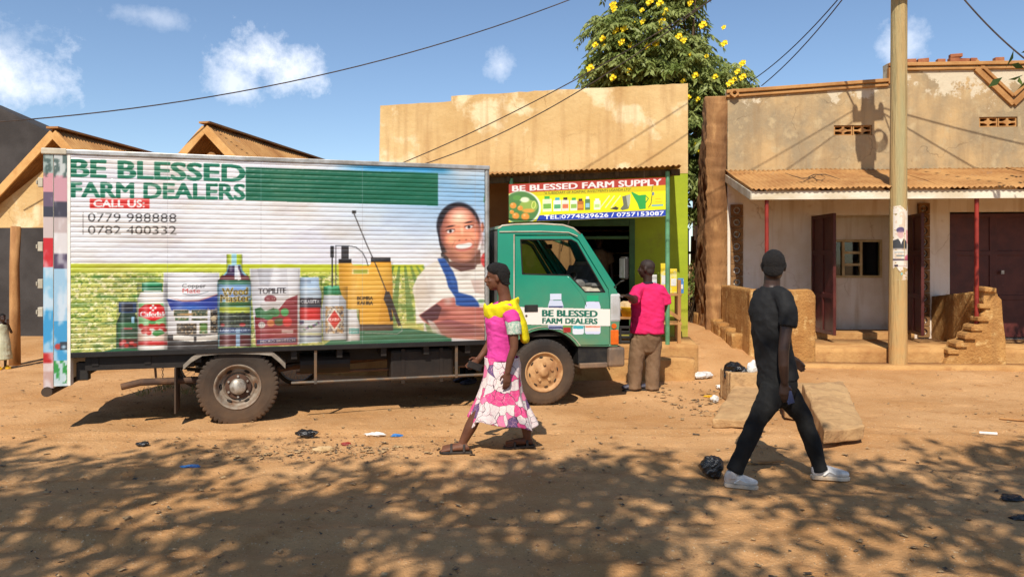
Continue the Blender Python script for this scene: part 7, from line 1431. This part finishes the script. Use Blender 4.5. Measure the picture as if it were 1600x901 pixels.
m2 = MB(); m2.tube([w(1010,512), w(1010,528), w(1010,540)], [(.185,.135),(.19,.14),(.16,.12)], 18, side=sd3, round_=True); m2.tube([w(999,530), w(995,555), w(992,580), w(991,602), w(991,607)], [.115,.10,.09,.085,.09], 16); m2.tube([w(1021,530,.02), w(1021,555,.02), w(1020,580,.02), w(1019,602,.02), w(1019,608,.02)], [.115,.10,.09,.085,.09], 16); remesh(m2, .009, 'trousers', m_br, ped, 5, .026, 9, (1.5,1.5,.9))
m_dsh = M('dark_shoe', S(50,50,66), S(96,92,100), 16, rough=.6)
for hx, tx, dy in ((998,972,-.02),(1026,1000,.02)):
    h_, t_ = gw(w(hx,0,dy),.02), gw(w(tx,0,dy+.03),.02); m2 = MB(); shoe(m2, h_, t_, .075, .044); s_ = remesh(m2, .007, 'shoe', m_dsh, ped, 4); m3 = MB(); sole(m3, h_-Vector((0,0,.02)), t_-Vector((0,0,.02)), .046, .022); obj('sole', m3, m_blackp, s_)

# --- plain standing figure used for the people who are mostly hidden
def figure(label, base, H, yaw, shirt, trou, skin, vox=.012, dress=False):
    base = Vector(base); t = thing('person', label, 'person', base); f = Vector((math.sin(yaw), -math.cos(yaw), 0)); r = f.cross(Vector((0,0,1))); k = H/1.72
    q = lambda a, b, z: base+(r*a+f*b+Vector((0,0,z)))*k
    mb = MB(); hc = q(0,.02,1.60); head(mb, hc, f, (0,0,1), k*.95*(1.25 if H < 1.2 else 1)); mb.tube([q(0,0,1.53),q(0,0,1.38)], [.055*k,.06*k], 10); mb.tube([q(0,0,1.40),q(0,0,.9)], [(.15*k,.09*k),(.14*k,.1*k)], 12, side=r, round_=True)
    for s in (-1, 1):
        if dress and s < 0: mb.tube([q(-.17,0,1.36),q(-.24,.08,1.12),q(-.08,.16,1.44)], [.048*k,.042*k,.03*k], 10, round_=True); hand(mb, q(-.08,.16,1.44), (.25,-.2,1), (.2,-1,0), k*1.05, .7, 1)
        else: mb.tube([q(s*.18,0,1.38),q(s*.24,-.02,1.12),q(s*.23,.06,.88)], [.05*k,.042*k,.03*k], 10, round_=True); hand(mb, q(s*.23,.06,.88), (0,.1,-1), -r*s, k, .5, s)
        mb.tube([q(s*.09,0,.9),q(s*.1,.01,.5),q(s*.1,-.01,.09)], [.08*k,.055*k,.038*k], 10, round_=True); mb.tube([q(s*.1,-.05,.04),q(s*.1,.06,.04),q(s*.11,.16,.025)], [(.035*k,.035*k),(.03*k,.042*k),(.018*k,.042*k)], 10, round_=True, side=(0,0,1))
    remesh(mb, vox, 'body', skin, t, 4); face_bits(hc, f, (0,0,1), t, k*.95*(1.25 if H < 1.2 else 1)); hair(hc, f, (0,0,1), t, k*.95*(1.25 if H < 1.2 else 1), .006, seed=4)
    m2 = MB()
    if dress:
        m2.tube([q(0,0,1.44),q(0,0,1.36),q(0,0,1.1),q(0,0,.7),q(0,0,.30)], [(.09*k,.07*k),(.18*k,.1*k),(.19*k,.13*k),(.25*k,.19*k),(.30*k,.24*k)], 18, side=r); remesh(m2, vox, 'dress', shirt, t, 5, .02, 9)
        for s in (-1, 1): m3 = MB(); sole(m3, q(s*.11,-.09,.0), q(s*.13,.20,.0), .07*k, .03); m3.tube([q(s*.12-.07,.08,.03),q(s*.12,.09,.11),q(s*.12+.07,.08,.03)], [(.05*k,.008)]*3, 8, side=f); obj('sandal', m3, m_yel, t, .004)
    else:
        m2.tube([q(0,0,1.44),q(0,0,1.38),q(0,0,1.2),q(0,0,.86)], [(.1*k,.08*k),(.19*k,.11*k),(.185*k,.13*k),(.17*k,.13*k)], 16, side=r)
        for s in (-1, 1): m2.tube([q(s*.16,0,1.38),q(s*.22,0,1.2)], [.08*k,.075*k], 10)
        remesh(m2, vox, 'shirt', shirt, t, 5, .02, 8); m2 = MB().tube([q(0,0,.95),q(0,0,.84)], [(.165*k,.12*k)]*2, 14, side=r, round_=True)
        for s in (-1, 1): m2.tube([q(s*.09,0,.86),q(s*.1,.01,.5),q(s*.1,0,.10)], [.1*k,.08*k,.07*k], 12)
        remesh(m2, vox, 'trousers', trou, t, 5, .02, 8)
        for s in (-1, 1): m3 = MB(); shoe(m3, q(s*.1,-.08,0), q(s*.12,.17,0)); remesh(m3, .01, 'shoe', m_dsh, t, 3)
    return t
m_dress = M('pale_dress', S(214,214,186,.85), S(196,196,164,.85), 6, rough=.9, bump=.1)
c = PZ(5,576,g1(-8,11.6)); figure('small child in pale dress and yellow sandals by the kiosk post', (c.x-.02,c.y,g1(c.x,c.y)), .86, R(60), m_dress, m_dress, m_skin2, .008, True)
figure('person standing behind the truck with only the legs showing under it', (-.62,10.35,g1(-.62,10.35)), 1.66, R(-60), m_bk, m_tr, m_skin2)
sp = sw(su(934,400)[0], .9, .503); figure('shopkeeper standing in the dark shop doorway behind the cab', sp, 1.66, R(10), m_br, m_tr, m_skin2)
